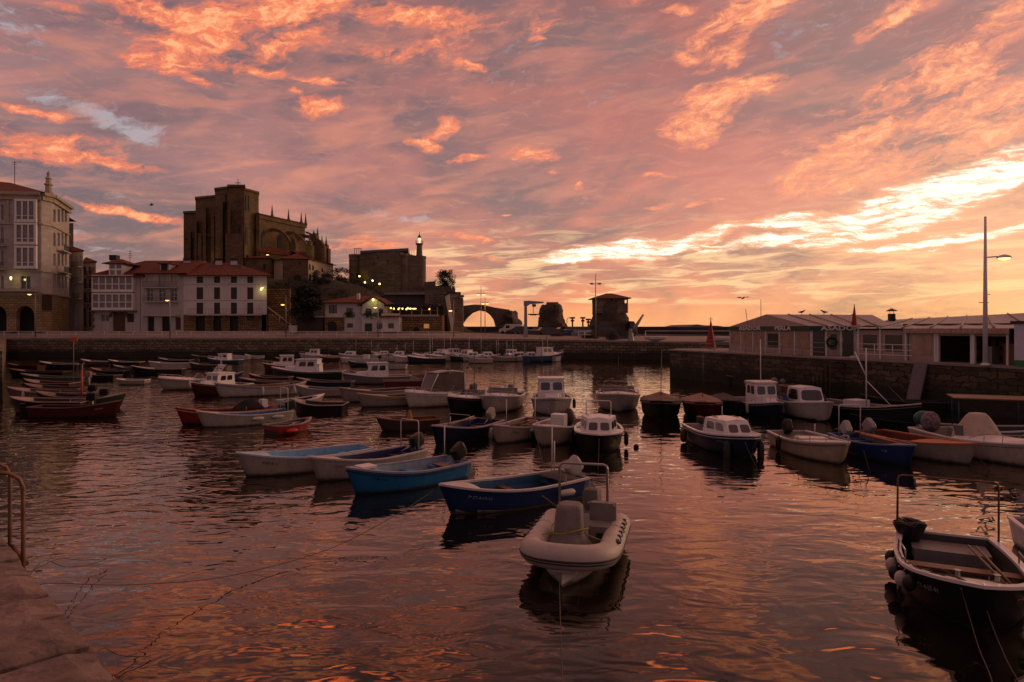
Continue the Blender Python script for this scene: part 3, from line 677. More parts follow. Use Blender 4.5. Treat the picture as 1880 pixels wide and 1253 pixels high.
street_block('cream four storey block just right of the corner palace', 125, 130, 152, 128, 464, 4.1, [(470, 490), (498, 518), (527, 548), (560, 600)], [(129, 132), (138, 141), (147, 149.5)], PLAST, gl=CURT, frame=WFRAME)
street_block('narrow dark house squeezed between the cream block and the white gallery house', 150, 136, 176, 134, 484, 4.1, [(490, 506), (512, 530), (538, 556), (566, 600)], [(153, 158), (162, 167)], GREYPL)

# ================================================================= three terraced houses
# -- gallery house
Y = 118; f = Face(168, Y, 257, Y)
r = thing('gallery_house', 'white house with two tiers of glazed gallery and small dormer, leftmost of the harbour terrace', 'building', f.a + Vector((0, 0, 4.1))); Mi = Matrix.Translation(-Vector(r.location)); M = Mi @ f.M
zt = f.z(200, 508)
ho = [f.rect(185, 578, 200, 590), f.rect(207, 574, 230, 609), f.rect(233, 576, 246, 592), f.rect(180, 497 + 12, 182, 510)]
ho = ho[:3]
bm = B(); holes_wall(bm, 0, f.w, 4.1, zt, ho, M)
for p, q in (((0, 0), (0, 13)), ((0, 13), (f.w, 13)), ((f.w, 13), (f.w, 0))): bm.faces.new([bm.verts.new(M @ Vector(v)) for v in ((*p, 4.1), (*q, 4.1), (*q, zt), (*p, zt))])
obj('wall', bm, GREYPL, r)
window(r, M, ho[0], GLASS); opening(r, M, ho[1], 'door', WOOD); opening(r, M, ho[2], 'shutter', DWOOD)
bm = B()
for (x0, x1) in ((168, 172),): 
    for k in range(18): z = 4.1 + k * .62; box(bm, 0, .55 if k % 2 else .35, -.06, -.005, z, z + .56, M=M)
for k in range(9):     # rough stone arch round the door
    t = PI * k / 8; a, b, c, d = ho[1]; cx = (a + b) / 2; box(bm, cx + (1.45) * math.cos(t) - .25, cx + 1.45 * math.cos(t) + .25, -.08, -.004, d - .9 + 1.0 * math.sin(t), d - .4 + 1.0 * math.sin(t), M=M)
obj('stone_trim', bm, RUBBLE, r)
for (y0, y1) in ((507, 536), (540, 569)):
    a, b, c, d = f.rect(174, y0, 247, y1)
    bm = B(); box(bm, a - .1, b + .1, -.75, -.02, c - .1, c + .35, M=M); box(bm, a - .1, b + .1, -.75, -.02, d - .12, d + .1, M=M); zm = c + (d - c) * .47
    for i in range(7): x = a + (b - a) * i / 6; box(bm, x - .09, x + .09, -.74, -.64, c + .35, d - .12, M=M)
    box(bm, a, b, -.735, -.645, zm - .07, zm + .07, M=M); box(bm, a - .1, a + .05, -.72, -.02, c + .35, d - .12, M=M); box(bm, b - .05, b + .1, -.72, -.02, c + .35, d - .12, M=M)
    w = obj('gallery', bm, WFRAME, r); bm = B(); box(bm, a + .06, b - .06, -.62, -.58, c + .35, d - .12, M=M); obj('pane', bm, CURT, w)
bm = B(); box(bm, f.x(165), f.x(252), -1.0, -.02, f.z(210, 572.5), f.z(210, 570.5), M=M); obj('canopy', bm, pmat('teal_canopy', srgb('4a6264'), .5), r)
a, b, c, d = f.rect(202, 485, 226, 508)
bm = B(); box(bm, a, b, -.35, 3, c, d + .1, M=M); dm = obj('dormer', bm, WFRAME, r)
bm = B(); w_ = b - a
for i in range(2):
    for j in range(2): box(bm, a + .25 + i * w_ / 2 - (.0), a + w_ / 2 - .12 + i * w_ / 2, -.37, -.355, c + .3 + j * (d - c) / 2, c + (d - c) / 2 - .05 + j * (d - c) / 2, M=M)
obj('pane', bm, CURT, dm)
bm = B(); hiproof(bm, f, f.x(200) , f.x(228), 3.0, d + .1, d + 1.0, .8, True, True, M=M); obj('dormer_roof', bm, ROOF, r)
bm = B(); hiproof(bm, f, 0, f.w, 13, zt, f.z(225, 472), .9, True, False, M=M); obj('roof', bm, ROOF, r)
bm = B(); p = M @ Vector((f.x(188), 3.6, f.z(188, 500))); box(bm, p.x - .5, p.x + .5, p.y - .5, p.y + .5, p.z, p.z + 2.4); ch = obj('chimney', bm, PLAST, r)
bm = B(); box(bm, p.x - .62, p.x + .62, p.y - .62, p.y + .62, p.z + 2.4, p.z + 3.3); obj('chimney_cap', bm, IRON, ch)
bm = B(); p = M @ Vector((f.x(203), 6, f.z(203, 476))); tube(bm, [p, p + Vector((0, 0, 2.2))], .04)
for k in range(4): tube(bm, [p + Vector((-.3, 0, .9 + k * .35)), p + Vector((.4, 0, .9 + k * .35))], .03)
obj('antenna', bm, IRON, r)
# -- balcony house
f = Face(258, Y - .05, 337, Y - .05)
r = thing('balcony_house', 'grey white house with three tiers of balconies, middle of the harbour terrace', 'building', f.a + Vector((0, 0, 4.1))); Mi = Matrix.Translation(-Vector(r.location)); M = Mi @ f.M
zt = f.z(300, 502); ho = [f.rect(269, 504, 280, 518), f.rect(291, 504, 304, 527), f.rect(314, 504, 325, 518), f.rect(270, 530, 281, 552), f.rect(292, 530, 304, 552), f.rect(313, 530, 325, 552), f.rect(271, 582, 283, 609), f.rect(297, 582, 312, 609), f.rect(322, 583, 332, 606)]
bm = B(); holes_wall(bm, 0, f.w, 4.1, zt, ho, M)
for p, q in (((0, 0), (0, 13)), ((0, 13), (f.w, 13)), ((f.w, 13), (f.w, 0))): bm.faces.new([bm.verts.new(M @ Vector(v)) for v in ((*p, 4.1), (*q, 4.1), (*q, zt), (*p, zt))])
obj('wall', bm, GREYPL, r)
for k, R_ in enumerate(ho):
    if k < 3: opening(r, M, R_, 'shutter', GREYPL if k == 1 else PLAST2)
    elif k < 6: window(r, M, R_, GLASS, frame=WFRAME, nx=2, nz=3)
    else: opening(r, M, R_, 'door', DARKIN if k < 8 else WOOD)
balcony(r, M, f.x(266), f.x(328), f.z(297, 528), out=.8, h=1.0); balcony(r, M, f.x(266), f.x(328), f.z(297, 554), out=.8, h=1.0)
balcony(r, M, f.x(264), f.x(328), f.z(297, 579), out=1.0, h=1.0, mat_=GREYPL)
bm = B(); hiproof(bm, f, 0, f.w, 13, zt, f.z(300, 472), .9, False, False, M=M); obj('roof', bm, ROOF, r)
a, b, c, d = f.rect(290, 483, 307, 501)
bm = B(); box(bm, a, b, .6, 4, c, d, M=M); dm = obj('dormer', bm, GREYPL, r); bm = B(); box(bm, a + .25, b - .25, .56, .598, c + .2, d - .1, M=M); obj('pane', bm, DARKIN, dm)
bm = B(); hiproof(bm, f, a, b, 3.2, d, d + .55, .35, True, True, M=M @ Matrix.Translation((0, .6, 0))); obj('dormer_roof', bm, ROOF, r)
# -- plain white house
f = Face(337, Y - .1, 490, Y - .1)
f.M = f.M @ Matrix(((1, -.42, 0, 0), (0, 1, 0, 0), (0, 0, 1, 0), (0, 0, 0, 1)))
r = thing('long_white_house', 'long white house with dark shuttered windows and stone ground floor, rightmost of the harbour terrace', 'building', f.a + Vector((0, 0, 4.1))); Mi = Matrix.Translation(-Vector(r.location)); M = Mi @ f.M
zt = f.z(400, 506); zg = f.z(400, 578)
cols = ((361, 373), (393, 404), (424, 435), (454, 465))
ho = [f.rect(a, c, b, d) for a, b in cols for c, d in ((508, 520), (528, 550), (556, 577))]
bm = B(); holes_wall(bm, 0, f.w, zg, zt, ho, M)
for p, q in (((0, 0), (0, 13)), ((0, 13), (f.w, 13)), ((f.w, 13), (f.w, 0))): bm.faces.new([bm.verts.new(M @ Vector(v)) for v in ((*p, 4.1), (*q, 4.1), (*q, zt), (*p, zt))])
obj('wall', bm, PLAST, r)
for R_ in ho: opening(r, M, R_, 'shutter', DWOOD, depth=.12)
gh = [f.rect(360, 582, 376, 609), f.rect(392, 582, 406, 609), f.rect(422, 582, 437, 609)]
bm = B(); holes_wall(bm, 0, f.w - .9, 4.1, zg, gh, M @ Matrix.Translation((0, -.06, 0))); obj('stone_base', bm, RUBBLE, r)
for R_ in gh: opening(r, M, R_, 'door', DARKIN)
bm = B(); box(bm, f.x(453), f.x(467), -.15, -.065, f.z(460, 588), f.z(460, 582), M=M); obj('sign_board', bm, DWOOD, r)
balcony(r, M, f.x(345), f.x(481), f.z(410, 578), out=1.0, h=1.0, pitch=.5)
bm = B()
for yy in (523, 552): box(bm, 0, f.w, -.05, -.003, f.z(400, yy) - .06, f.z(400, yy) + .06, M=M)
obj('string_course', bm, GREYPL, r)
bm = B(); hiproof(bm, f, 0, f.w, 13, zt, f.z(400, 476), .9, False, True, M=M); obj('roof', bm, ROOF, r)
for px in (355, 388, 434):
    bm = B(); zz = f.z(px, 489); box(bm, f.x(px) - .5, f.x(px) + .8, 2.6, 3.6, zz - .35, zz + .12, M=M @ Matrix.Translation((0, 1.2, .35)) ); obj('skylight', bm, GLASS, r)
for px in (340, 401, 430):
    bm = B(); zz = f.z(px, 484); box(bm, f.x(px) - .6, f.x(px) + .6, 5.2, 6.2, zz - 1, zz + 1.0, M=M); ch = obj('chimney', bm, PLAST, r); bm = B(); box(bm, f.x(px) - .7, f.x(px) + .7, 5.1, 6.3, zz + 1.0, zz + 1.45, M=M); obj('chimney_cap', bm, IRON, ch)
bm = B(); p = M @ Vector((f.x(479), -1.1, f.z(479, 532))); lathe(bm, [(.08, -.25), (.18, .05), (.1, .22)], p, 6); tube(bm, [p + Vector((0, 0, .1)), p + Vector((0, 1.0, .3))], .04); obj('wall_lantern', bm, LAMPY, r)
point_lamp('wall_lantern_light', PX(479, Y - 1.1) + (ZP(534, Y),), 20, (255, 225, 120))

# ================================================================= church
r = thing('gothic_church', 'massive gothic stone church with stepped square tower and cross, on the hill', 'church', (*PX(440, 150), 12)); Mi = Matrix.Translation(-Vector(r.location))
def pb(bm, pts, z0, ytop, Yr=None, cor=0.0):
    """plan given as (column, distance); top height from photo row at distance Yr"""
    Yr = Yr or pts[0][1]; zt = ZP(ytop, Yr); P_ = [PX(*p) for p in pts]
    slab(bm, [(x - r.location.x, y - r.location.y) for x, y in P_], z0 - r.location.z, zt - r.location.z)
    if cor:
        cx = sum(x for x, _ in P_) / len(P_); cy = sum(y for _, y in P_) / len(P_); q = []
        for x, y in P_:
            v = Vector((x - cx, y - cy)); v = v.normalized() * (v.length + cor); q.append((cx + v.x - r.location.x, cy + v.y - r.location.y))
        slab(bm, q, zt - r.location.z - .02, zt - r.location.z + .45)
bm = B()
pb(bm, [(337, 157), (364, 156), (372, 176), (352, 176)], 8, 391, 156, .5)
pb(bm, [(359, 155), (399, 152.5), (402, 172), (366, 174)], 8, 364.5, 154, .5)
pb(bm, [(394.5, 151.5), (421, 149.5), (428, 166), (400, 168)], 8, 348, 150.5, .5)
pb(bm, [(418.5, 147.5), (449, 147.5), (452, 160), (422, 162)], 8, 344, 147.5, .6)
pb(bm, [(446, 148.8), (475, 153.5), (471, 168), (444, 166)], 8, 352.5, 151, .5)
tw = obj('tower', bm, CHURCH, r)
bm = B()
for (a, b, Yv, yt) in ((345, 350, 156.2, 425), (357, 361, 154.2, 405), (372, 378, 153.2, 380), (388, 393, 152.2, 395), (405, 409, 149.8, 370), (418, 423, 147, 385), (444, 449, 146.9, 365), (470, 476, 152.7, 392), (363, 370, 153.5, 430)):
    P_ = [PX(a, Yv - .9), PX(b, Yv - .9), PX(b, Yv + 1), PX(a, Yv + 1)]; slab(bm, [(x - r.location.x, y - r.location.y) for x, y in P_], -4, ZP(yt, Yv) - 12)
P_ = [PX(414, 145.2), PX(446, 145.2), PX(446, 149), PX(414, 149)]
slab(bm, [(x - r.location.x, y - r.location.y) for x, y in P_], -4, ZP(431, 146) - 12)
zz = ZP(429, 150) - 12
for P_ in ([PX(337, 156.4), PX(360, 155.6), PX(360, 157), PX(337, 157.6)], [PX(360, 154.2), PX(400, 151.8), PX(400, 153), PX(360, 155.6)], [PX(400, 150.9), PX(416, 149.6), PX(416, 151), PX(400, 152)]): slab(bm, [(x - r.location.x, y - r.location.y) for x, y in P_], zz - .25, zz + .2)
obj('buttress', bm, CHURCH, r)
fs = Face(446, 148.7, 475, 153.4); MM = Mi @ fs.M
def lancet(x0, y0, x1, y1, fc=fs, out=.04):
    a, b, c, d = fc.rect(x0, y0, x1, y1); bm = B(); m_ = (a + b) / 2
    prism(bm, [(a, c), (b, c), (b, d - .8), (m_ + (b - m_) * .5, d - .25), (m_, d), (m_ - (b - m_) * .5, d - .25), (a, d - .8)], -out - .02, -.005, M=Mi @ fc.M); obj('lancet_window', bm, DARKIN, r)
lancet(451, 358, 454.5, 387); lancet(456, 359, 459.5, 387); lancet(450.5, 417, 455, 449); 
ff = Face(394.5, 151.45, 421, 149.45); lancet(413, 355, 416, 386, ff); ff2 = Face(418.5, 147.45, 449, 147.45); lancet(438, 418, 441, 424, ff2)
ff3 = Face(359, 154.95, 399, 152.45); lancet(380, 410, 383, 420, ff3)
bm = B(); p = Mi @ Vector((*PX(437, 152), ZP(344, 149))); tube(bm, [p, p + Vector((0, 0, 2.4))], .07); box(bm, p.x - .6, p.x + .6, p.y - .06, p.y + .06, p.z + 1.5, p.z + 1.62); obj('cross', bm, IRON, r)
# nave running back to the right
fn_ = Face(472, 160, 560, 176); M = Mi @ fn_.M; zt = fn_.z(476, 392) ; ze = 10
zt = ZP(392, 160.5)
bm = B(); box(bm, 0, fn_.w, 0, 10, ze, zt - .9, M=M); box(bm, -.1, fn_.w + .3, -.35, 10.3, zt - 1.2, zt - .5, M=M)
box(bm, 0, fn_.w + 1, -8, -.02, ze, zt - 10.5, M=M)
obj('nave', bm, CHURCH, r)
bm = B()     # parapet, pinnacles, flying buttresses
for i in range(60):
    x = fn_.w * i / 60; box(bm, x, x + fn_.w / 60 * .5, -.3, -.1, zt - .5, zt, M=M)
obj('parapet', bm, CHURCH, r)
for k, u in enumerate((.28, .62, .90, 1.0)):
    bm = B(); x = fn_.w * u; zb = zt - 12
    box(bm, x - .5, x + .5, -7.6, -5.6, zb - 4, zb + 5.2, M=M); box(bm, x - .35, x + .35, -7.2, -6, zb + 5.2, zb + 6.2, M=M)
    prs = []
    for q in range(9):
        t = PI / 2 * q / 8; prs.append((-6 + 6 * (1 - math.cos(t)) * 1.0, zb + 3.2 + 5.2 * math.sin(t)))
    for (p, q) in zip(prs[:-1], prs[1:]):
        a4 = [(x - .3, p[0], p[1] - .1), (x + .3, p[0], p[1] - .1), (x + .3, q[0], q[1] - .1), (x - .3, q[0], q[1] - .1)]; b4 = [(c[0], c[1], c[2] + .75) for c in a4]
        va = [bm.verts.new(M @ Vector(c)) for c in a4]; vb = [bm.verts.new(M @ Vector(c)) for c in b4]
        bm.faces.new(va); bm.faces.new(vb)
        for i in range(4): bm.faces.new((va[i], va[(i + 1) % 4], vb[(i + 1) % 4], vb[i]))
    obj('flying_buttress', bm, CHURCH, r)
    bm = B(); lathe(bm, [(.45, 0), (.45, .6), (.3, .7), (.04, 3.2)], M @ Vector((x, -.2, zt - .5)), 4); lathe(bm, [(.4, 0), (.25, .4), (.04, 2.2)], M @ Vector((x, -6.6, zb + 6.2)), 4); obj('pinnacle', bm, CHURCH, r)
for k in range(3):
    bm = B(); x = fn_.w * (.12 + .32 * k); prism(bm, [(x - .7, zt - 9), (x + .7, zt - 9), (x + .7, zt - 5), (x, zt - 3.8), (x - .7, zt - 5)], -.12, -.01, M=M); obj('lancet_window', bm, DARKIN, r)
# apse buttress with open flyers
fa = Face(562, 172, 600, 172); M = Mi @ fa.M; bm = B()
pr = [(573, 500), (573, 438), (575, 431), (578, 428), (582, 431), (583, 438), (590, 443), (598, 453), (598, 500)]
prism(bm, [(fa.x(a), fa.z(a, b)) for a, b in pr], -1.0, 1.6, M=M)
for (yt, yb) in ((427, 431), (443, 446)):
    pts = [(562 + 11.5 * (1 - math.cos(PI / 2 * q / 8)), 0) for q in range(9)]
    up = [(fa.x(562 + 12 * q / 8), fa.z(565, yt - 2 + 5 * q / 8)) for q in range(9)]; lo = [(fa.x(562 + 11.5 * math.sin(PI / 2 * q / 8)), fa.z(565, yt + 2 + 14 * (1 - math.cos(PI / 2 * q / 8)))) for q in range(9)]
    for q in range(8): prism(bm, [lo[q], lo[q + 1], up[q + 1], up[q]], -.4, .4, M=M)
box(bm, fa.x(562), fa.x(574), -.4, .4, fa.z(565, 470), fa.z(565, 463), M=M)
lathe(bm, [(.3, 0), (.04, 1.9)], M @ Vector((fa.x(583), 0, fa.z(583, 432))), 4); lathe(bm, [(.3, 0), (.04, 1.0)], M @ Vector((fa.x(576), 0, fa.z(576, 430))), 4)
obj('apse_buttress', bm, CHURCH, r)
# lower chapels with red roofs
def chapel(px0, Y0, px1, Y1, yw, yb, dep, yr, m, nm='chapel', hl=True, hr=True, over=.4):
    fc = Face(px0, Y0, px1, Y1); M = Mi @ fc.M; zt = fc.z(px0, yw); bm = B(); box(bm, 0, fc.w, 0, dep, 3, zt, M=M); c = obj(nm, bm, m, r)
    bm = B(); hiproof(bm, fc, 0, fc.w, dep, zt + .03, fc.z((px0 + px1) / 2, yr), over, hl, hr, M=M); obj('roof', bm, ROOF, c); return fc
f1 = chapel(450, 146, 494, 146, 474, 500, 8, 465, CHURCH)
f2 = chapel(519, 146, 566, 147, 475, 520, 9, 457, CHURCH)
f3 = chapel(566, 147, 600, 156, 476, 520, 8, 472, PLAST2, over=.6)
f4 = chapel(598, 160, 612, 164, 484, 520, 6, 480, PLAST2, over=.6)
f5 = chapel(478, 158, 545, 168, 463, 500, 6, 453, CHURCH, hl=False)
for fc, lst in ((f3, ((567, 484, 570, 496), (573, 486, 576, 497), (567, 502, 571, 516), (574, 503, 579, 517), (590, 492, 593, 500))), (f2, ((540, 504, 553, 521), (548, 481, 552, 486))), (f1, ((483, 484, 488, 496),))):
    for q in lst:
        a, b, c, d = fc.rect(*q); bm = B(); prism(bm, [(a, c), (b, c), (b, d - .4), ((a + b) / 2, d), (a, d - .4)], -.05, -.01, M=Mi @ fc.M); obj('window', bm, DARKIN, r)
for i, (px, py, Yv, e, c) in enumerate(((491, 469, 152, 200, (255, 225, 110)), (556, 463, 163, 130, (255, 225, 110)), (455, 470, 147.5, 45, (255, 215, 120)), (400, 476, 146, 35, (255, 205, 130)), (380, 478, 150, 35, (255, 205, 130)))):
    p = Vector((*PX(px, Yv), ZP(py, Yv))); bm = B(); box(bm, p.x - .22, p.x + .22, p.y - .15, p.y + .15, p.z - .3, p.z + .1)
    fl = obj('floodlight', bm, LAMPY if i < 2 else IRON); tag(fl, ['floodlight glowing against the church wall right of the tower', 'floodlight at the foot of the church apse', 'dim floodlight under the tower corner', 'floodlight behind the terrace roof below the tower', 'floodlight behind the terrace roof at the left of the church'][i], 'floodlight', 'church floodlights')
    point_lamp('floodlight_beam', p + Vector((0, -.6, .5)), e, c, .2, aim=(0, 1, .7))

# ================================================================= castle with lighthouse
r = thing('castle', 'blunt stone castle with round corner towers and a flat modern roof', 'castle', (*PX(710, 165), 12)); Mi = Matrix.Translation(-Vector(r.location))
bm = B()
def rtower(px, Yv, rpx, ytop, zb=8):
    R = rpx * Yv / F; p = Vector((*PX(px, Yv), 0)) - Vector((r.location.x, r.location.y, 0)); zt = ZP(ytop, Yv) - 12
    lathe(bm, [(R * 1.06, zb - 12), (R * 1.0, 0), (R, zt - .6), (R * 1.05, zt - .55), (R * 1.05, zt)], p, 20)
rtower(652.5, 168, 11.5, 468); rtower(770, 162, 12, 471); rtower(741, 160, 9, 469)
pb(bm, [(660, 164), (735, 158.5), (762, 168), (762, 182), (664, 182)], 7, 464, 161)
pb(bm, [(738, 159.5), (768, 160.5), (775, 175), (740, 178)], 7, 469, 160)
obj('keep', bm, CASTLE, r)
bm = B(); pb(bm, [(661, 163.5), (750, 158), (752, 176), (664, 180)], ZP(463, 161), 458.5, 161); obj('flat_roof', bm, pmat('zinc_roof', srgb('6d6a70'), .4, .5), r)
bm = B()
for px in (651, 655, 659, 663): p = Mi @ Vector((*PX(px, 168), ZP(468, 168))); tube(bm, [p, p + Vector((0, 0, 1.5))], .07, 4)
p = Mi @ Vector((*PX(650, 168), ZP(457, 168))); q = Mi @ Vector((*PX(664, 168), ZP(457, 168))); tube(bm, [p, q], .07, 4)
obj('roof_railing', bm, IRON, r); bm = B()
for px in (752, 756, 760): p = Mi @ Vector((*PX(px, 160), ZP(470, 160))); tube(bm, [p, p + Vector((0, 0, 1.4))], .05, 4)
obj('roof_stanchion', bm, IRON, r)
for (px, py) in ((687, 485), (694, 473), (712, 480)):
    fk = Face(660, 163.9, 735, 158.4); a, b, c, d = fk.rect(px - 1.2, py - 1.5, px + 1.2, py + 1.5); bm = B(); box(bm, a, b, -.05, -.005, c, d, M=Mi @ fk.M); obj('loophole', bm, DARKIN, r)
bm = B(); pb(bm, [(782, 160), (822, 152), (824, 158), (784, 170)], 6, 525, 156); pb(bm, [(745, 152), (803, 150), (803, 156), (745, 158)], 6, 534, 151); obj('outer_wall', bm, CASTLE, r)
bm = B(); pb(bm, [(778, 158), (800, 155), (800, 158), (778, 160)], 10, 517, 156); obj('sloping_wall', bm, CASTLE, r)
lt = thing('lighthouse', 'small round lighthouse with glowing lantern rising from the castle', 'lighthouse', (*PX(770, 163), ZP(473, 163)))
R = 5.6 * 163 / F; h1 = ZP(449, 163) - ZP(473, 163)
bm = B(); lathe(bm, [(R * 1.12, 0), (R, 1), (R * .88, h1 - .4), (R * 1.1, h1)], (0, 0, 0), 16); obj('tower', bm, pmat('lighthouse_render', srgb('6e645d'), .8, dirt=.4), lt)
bm = B(); lathe(bm, [(R * 1.25, h1), (R * 1.25, h1 + .2)], (0, 0, 0), 16)
for k in range(12): t = 2 * PI * k / 12; tube(bm, [(R * 1.2 * math.cos(t), R * 1.2 * math.sin(t), h1 + .2), (R * 1.2 * math.cos(t), R * 1.2 * math.sin(t), h1 + .9)], .03, 4)
obj('gallery', bm, IRON, lt)
bm = B(); lathe(bm, [(R * .55, h1 + .2), (R * .55, h1 + 1.5)], (0, 0, 0), 10); obj('lantern', bm, glow('beacon_glow', (255, 225, 185), 1.6), lt)
bm = B(); lathe(bm, [(R * .72, h1 + 1.5), (R * .6, h1 + 1.75), (R * .3, h1 + 2.1), (.08, h1 + 2.3), (.05, h1 + 2.9)], (0, 0, 0), 12)
for k in range(6): t = 2 * PI * k / 6; tube(bm, [(R * .58 * math.cos(t), R * .58 * math.sin(t), h1 + .2), (R * .58 * math.cos(t), R * .58 * math.sin(t), h1 + 1.5)], .05, 4)
obj('cupola', bm, IRON, lt)
for i, (px, py, Yv) in enumerate(((660, 508, 162), (670, 519.5, 156), (684, 516, 157), (697, 522, 155))):
    p = Vector((*PX(px, Yv), ZP(py, Yv))); t = thing('path_lamp', ['globe lamp at the foot of the left castle tower', 'globe lamp on the dark path, second from the left below the castle', 'globe lamp against the middle of the castle wall', 'globe lamp on the path, rightmost of four below the castle'][i], 'lamp', p - Vector((0, 0, 2.6)), group='globe lamps below the castle')
    bm = B(); tube(bm, [(0, 0, 0), (0, 0, 2.5)], .05, 5); obj('post', bm, IRON, t)
    bm = B(); bmesh.ops.create_icosphere(bm, subdivisions=2, radius=.2, matrix=Matrix.Translation((0, 0, 2.65))); obj('globe', bm, LAMPY, t)
    point_lamp('path_lamp_light', p + Vector((0, -.4, .1)), 28, (235, 225, 110), .2, aim=(0, 1, -.1))

# ================================================================= white harbour house with gable and the restaurant
Y = 113; f = Face(597, Y + 2, 666, Y + 2); g = Face(665, Y, 707, Y)
r = thing('gabled_white_house', 'white two storey house with floodlit gable and red tiled roof, right of the big tree', 'building', (*PX(660, Y), 4.1)); Mi = Matrix.Translation(-Vector(r.location)); M = Mi @ f.M; N_ = Mi @ g.M
zt = f.z(630, 556); ho = [f.rect(604, 560, 619, 576), f.rect(636, 566, 648, 577), f.rect(637, 594, 648, 602)]
bm = B(); holes_wall(bm, 0, f.w, 4.1, zt, ho, M); obj('wall', bm, PLAST, r)
bm = B(); prism(bm, [(0, 4.1), (g.w, 4.1), (g.w, g.z(686, 560)), (g.w / 2, g.z(686, 547)), (0, g.z(686, 560))], 0, 10, M=N_); obj('gable_wing', bm, PLAST, r)
bm = B(); box(bm, f.x(597), f.x(632), -.25, -.01, 4.1, f.z(610, 583), M=M); box(bm, f.x(666), f.x(706), -.0, .0, 0, 0, M=M) if 0 else None
obj('stone_base', bm, RUBBLE, r)
a, b, c, d = f.rect(603, 590, 619, 609); cx = (a + b) / 2; bm = B(); prism(bm, [(a, c), (b, c), (b, d - .6), (cx + (b - cx) * .7, d - .15), (cx, d), (cx - (b - cx) * .7, d - .15), (a, d - .6)], -.3, -.255, M=M); obj('door', bm, DARKIN, r)
for R_ in ho: window(r, M, R_, GLASS, frame=DWOOD)
for q in ((672, 567, 682, 577), (694, 567, 703, 577), (692, 594, 702, 604)):
    a, b, c, d = g.rect(*q); bm = B(); box(bm, a, b, -.06, -.01, c, d, M=N_); w = obj('window', bm, DWOOD, r); bm = B(); box(bm, a + .12, b - .12, -.09, -.062, c + .12, d - .12, M=N_); obj('pane', bm, GLASS, w)
a, b, c, d = g.rect(670, 594, 683, 610); bm = B(); box(bm, a, b, -.1, -.01, 4.1, d, M=N_); obj('door', bm, pmat('dark_green_door', srgb('13301f'), .5), r)
FL = pmat('geranium_leaves', srgb('2c4a22'), .8, var=.5, vscale=6)
for (F_, MM, px, py) in ((f, M, 642, 577), (g, N_, 677, 577), (g, N_, 698, 577)):
    bm = B(); rr = random.Random(px); z = F_.z(px, py)
    for k in range(130):
        v = Vector((F_.x(px) + rr.gauss(0, .45), -.3 + rr.uniform(-.2, .15), z + rr.gauss(-.1, .22))); q = Matrix.Rotation(rr.uniform(0, 6), 3, 'Y') @ Matrix.Rotation(rr.uniform(-1, 1), 3, 'Z')
        bm.faces.new([bm.verts.new(MM @ (v + q @ Vector(w))) for w in ((-.09, 0, -.06), (.09, 0, -.06), (.06, .03, .08), (-.06, .02, .08))])
    obj('window_box', bm, FL, r)
bm = B(); hiproof(bm, f, 0, f.w, 9, zt, f.z(640, 541), .8, True, False, M=M)
zr, ze, o = g.z(686, 545), g.z(686, 560.5), .7
for sgn in (-1, 1):
    cx = g.w / 2; pts = [(cx, -o, zr), (cx + sgn * (g.w / 2 + o), -o, ze - .15), (cx + sgn * (g.w / 2 + o), 10, ze - .15), (cx, 10, zr)]
    va = [bm.verts.new(N_ @ Vector(p)) for p in pts]; vb = [bm.verts.new(N_ @ Vector((p[0], p[1], p[2] + .16))) for p in pts]; bm.faces.new(va); bm.faces.new(vb)
    for i in range(4): bm.faces.new((va[i], va[(i + 1) % 4], vb[(i + 1) % 4], vb[i]))
obj('roof', bm, ROOF, r)
bm = B(); box(bm, f.x(651), f.x(656), 1.5, 2.2, f.z(652, 556), f.z(652, 538), M=M); obj('chimney', bm, PLAST, r)
h = Face(700, Y - 2, 733, Y - 2); K = Mi @ h.M; bm = B(); box(bm, 0, h.w, 0, 5, 4.1, h.z(715, 583), M=K); ax = obj('annex', bm, PLAST, r)
bm = B(); box(bm, -.5, h.w + .1, -.7, 5.1, h.z(715, 583) + .003, h.z(715, 580), M=K); obj('roof', bm, ROOF, ax); bm = B(); box(bm, 0, h.w, .02, .15, h.z(715, 580) + .004, h.z(715, 576), M=K); obj('parapet', bm, PLAST, ax)
for q in ((713, 594, 723, 603), (694, 594, 702, 603)):
    a, b, c, d = h.rect(*q); bm = B(); box(bm, a, b, -.06, -.01, c, d, M=K); obj('window', bm, GLASS, ax)
bm = B(); p = N_ @ Vector((g.w / 2, -.5, g.z(686, 551))); lathe(bm, [(.1, -.2), (.2, 0), (.1, .2)], p, 6); obj('wall_lantern', bm, LAMPY, r)
point_lamp('wall_lantern_light', PX(686, Y - 1.0) + (ZP(552, Y),), 22, (240, 240, 120))

r = thing('terrace_restaurant', 'stone restaurant with lit open terrace under a dark awning', 'restaurant', (*PX(770, 114), 4.1)); Mi = Matrix.Translation(-Vector(r.location)); f = Face(727, 114, 812, 114); M = Mi @ f.M
bm = B(); zt = f.z(770, 579); ho = [f.rect(778, 595, 788, 603)]; holes_wall(bm, 0, f.w, 4.1, zt, ho, M, .5)
for p, q in (((0, 0), (0, 8)), ((f.w, 8), (f.w, 0))): bm.faces.new([bm.verts.new(M @ Vector(v)) for v in ((*p, 4.1), (*q, 4.1), (*q, zt), (*p, zt))])
bm.faces.new([bm.verts.new(M @ Vector(v)) for v in ((0, 0, zt), (f.w, 0, zt), (f.w, 8, zt), (0, 8, zt))])
obj('wall', bm, RUBBLE, r)
a, b, c, d = ho[0]; bm = B(); box(bm, a, b, .1, .2, c, d, M=M); obj('window', bm, glow('lit_window', (200, 130, 50), .35), r)
a, b, c, d = f.rect(759, 600, 770, 611); cx = (a + b) / 2; bm = B(); prism(bm, [(a, c), (b, c), (b, d - .4), (cx, d), (a, d - .4)], -.05, -.01, M=M); obj('door', bm, DARKIN, r)
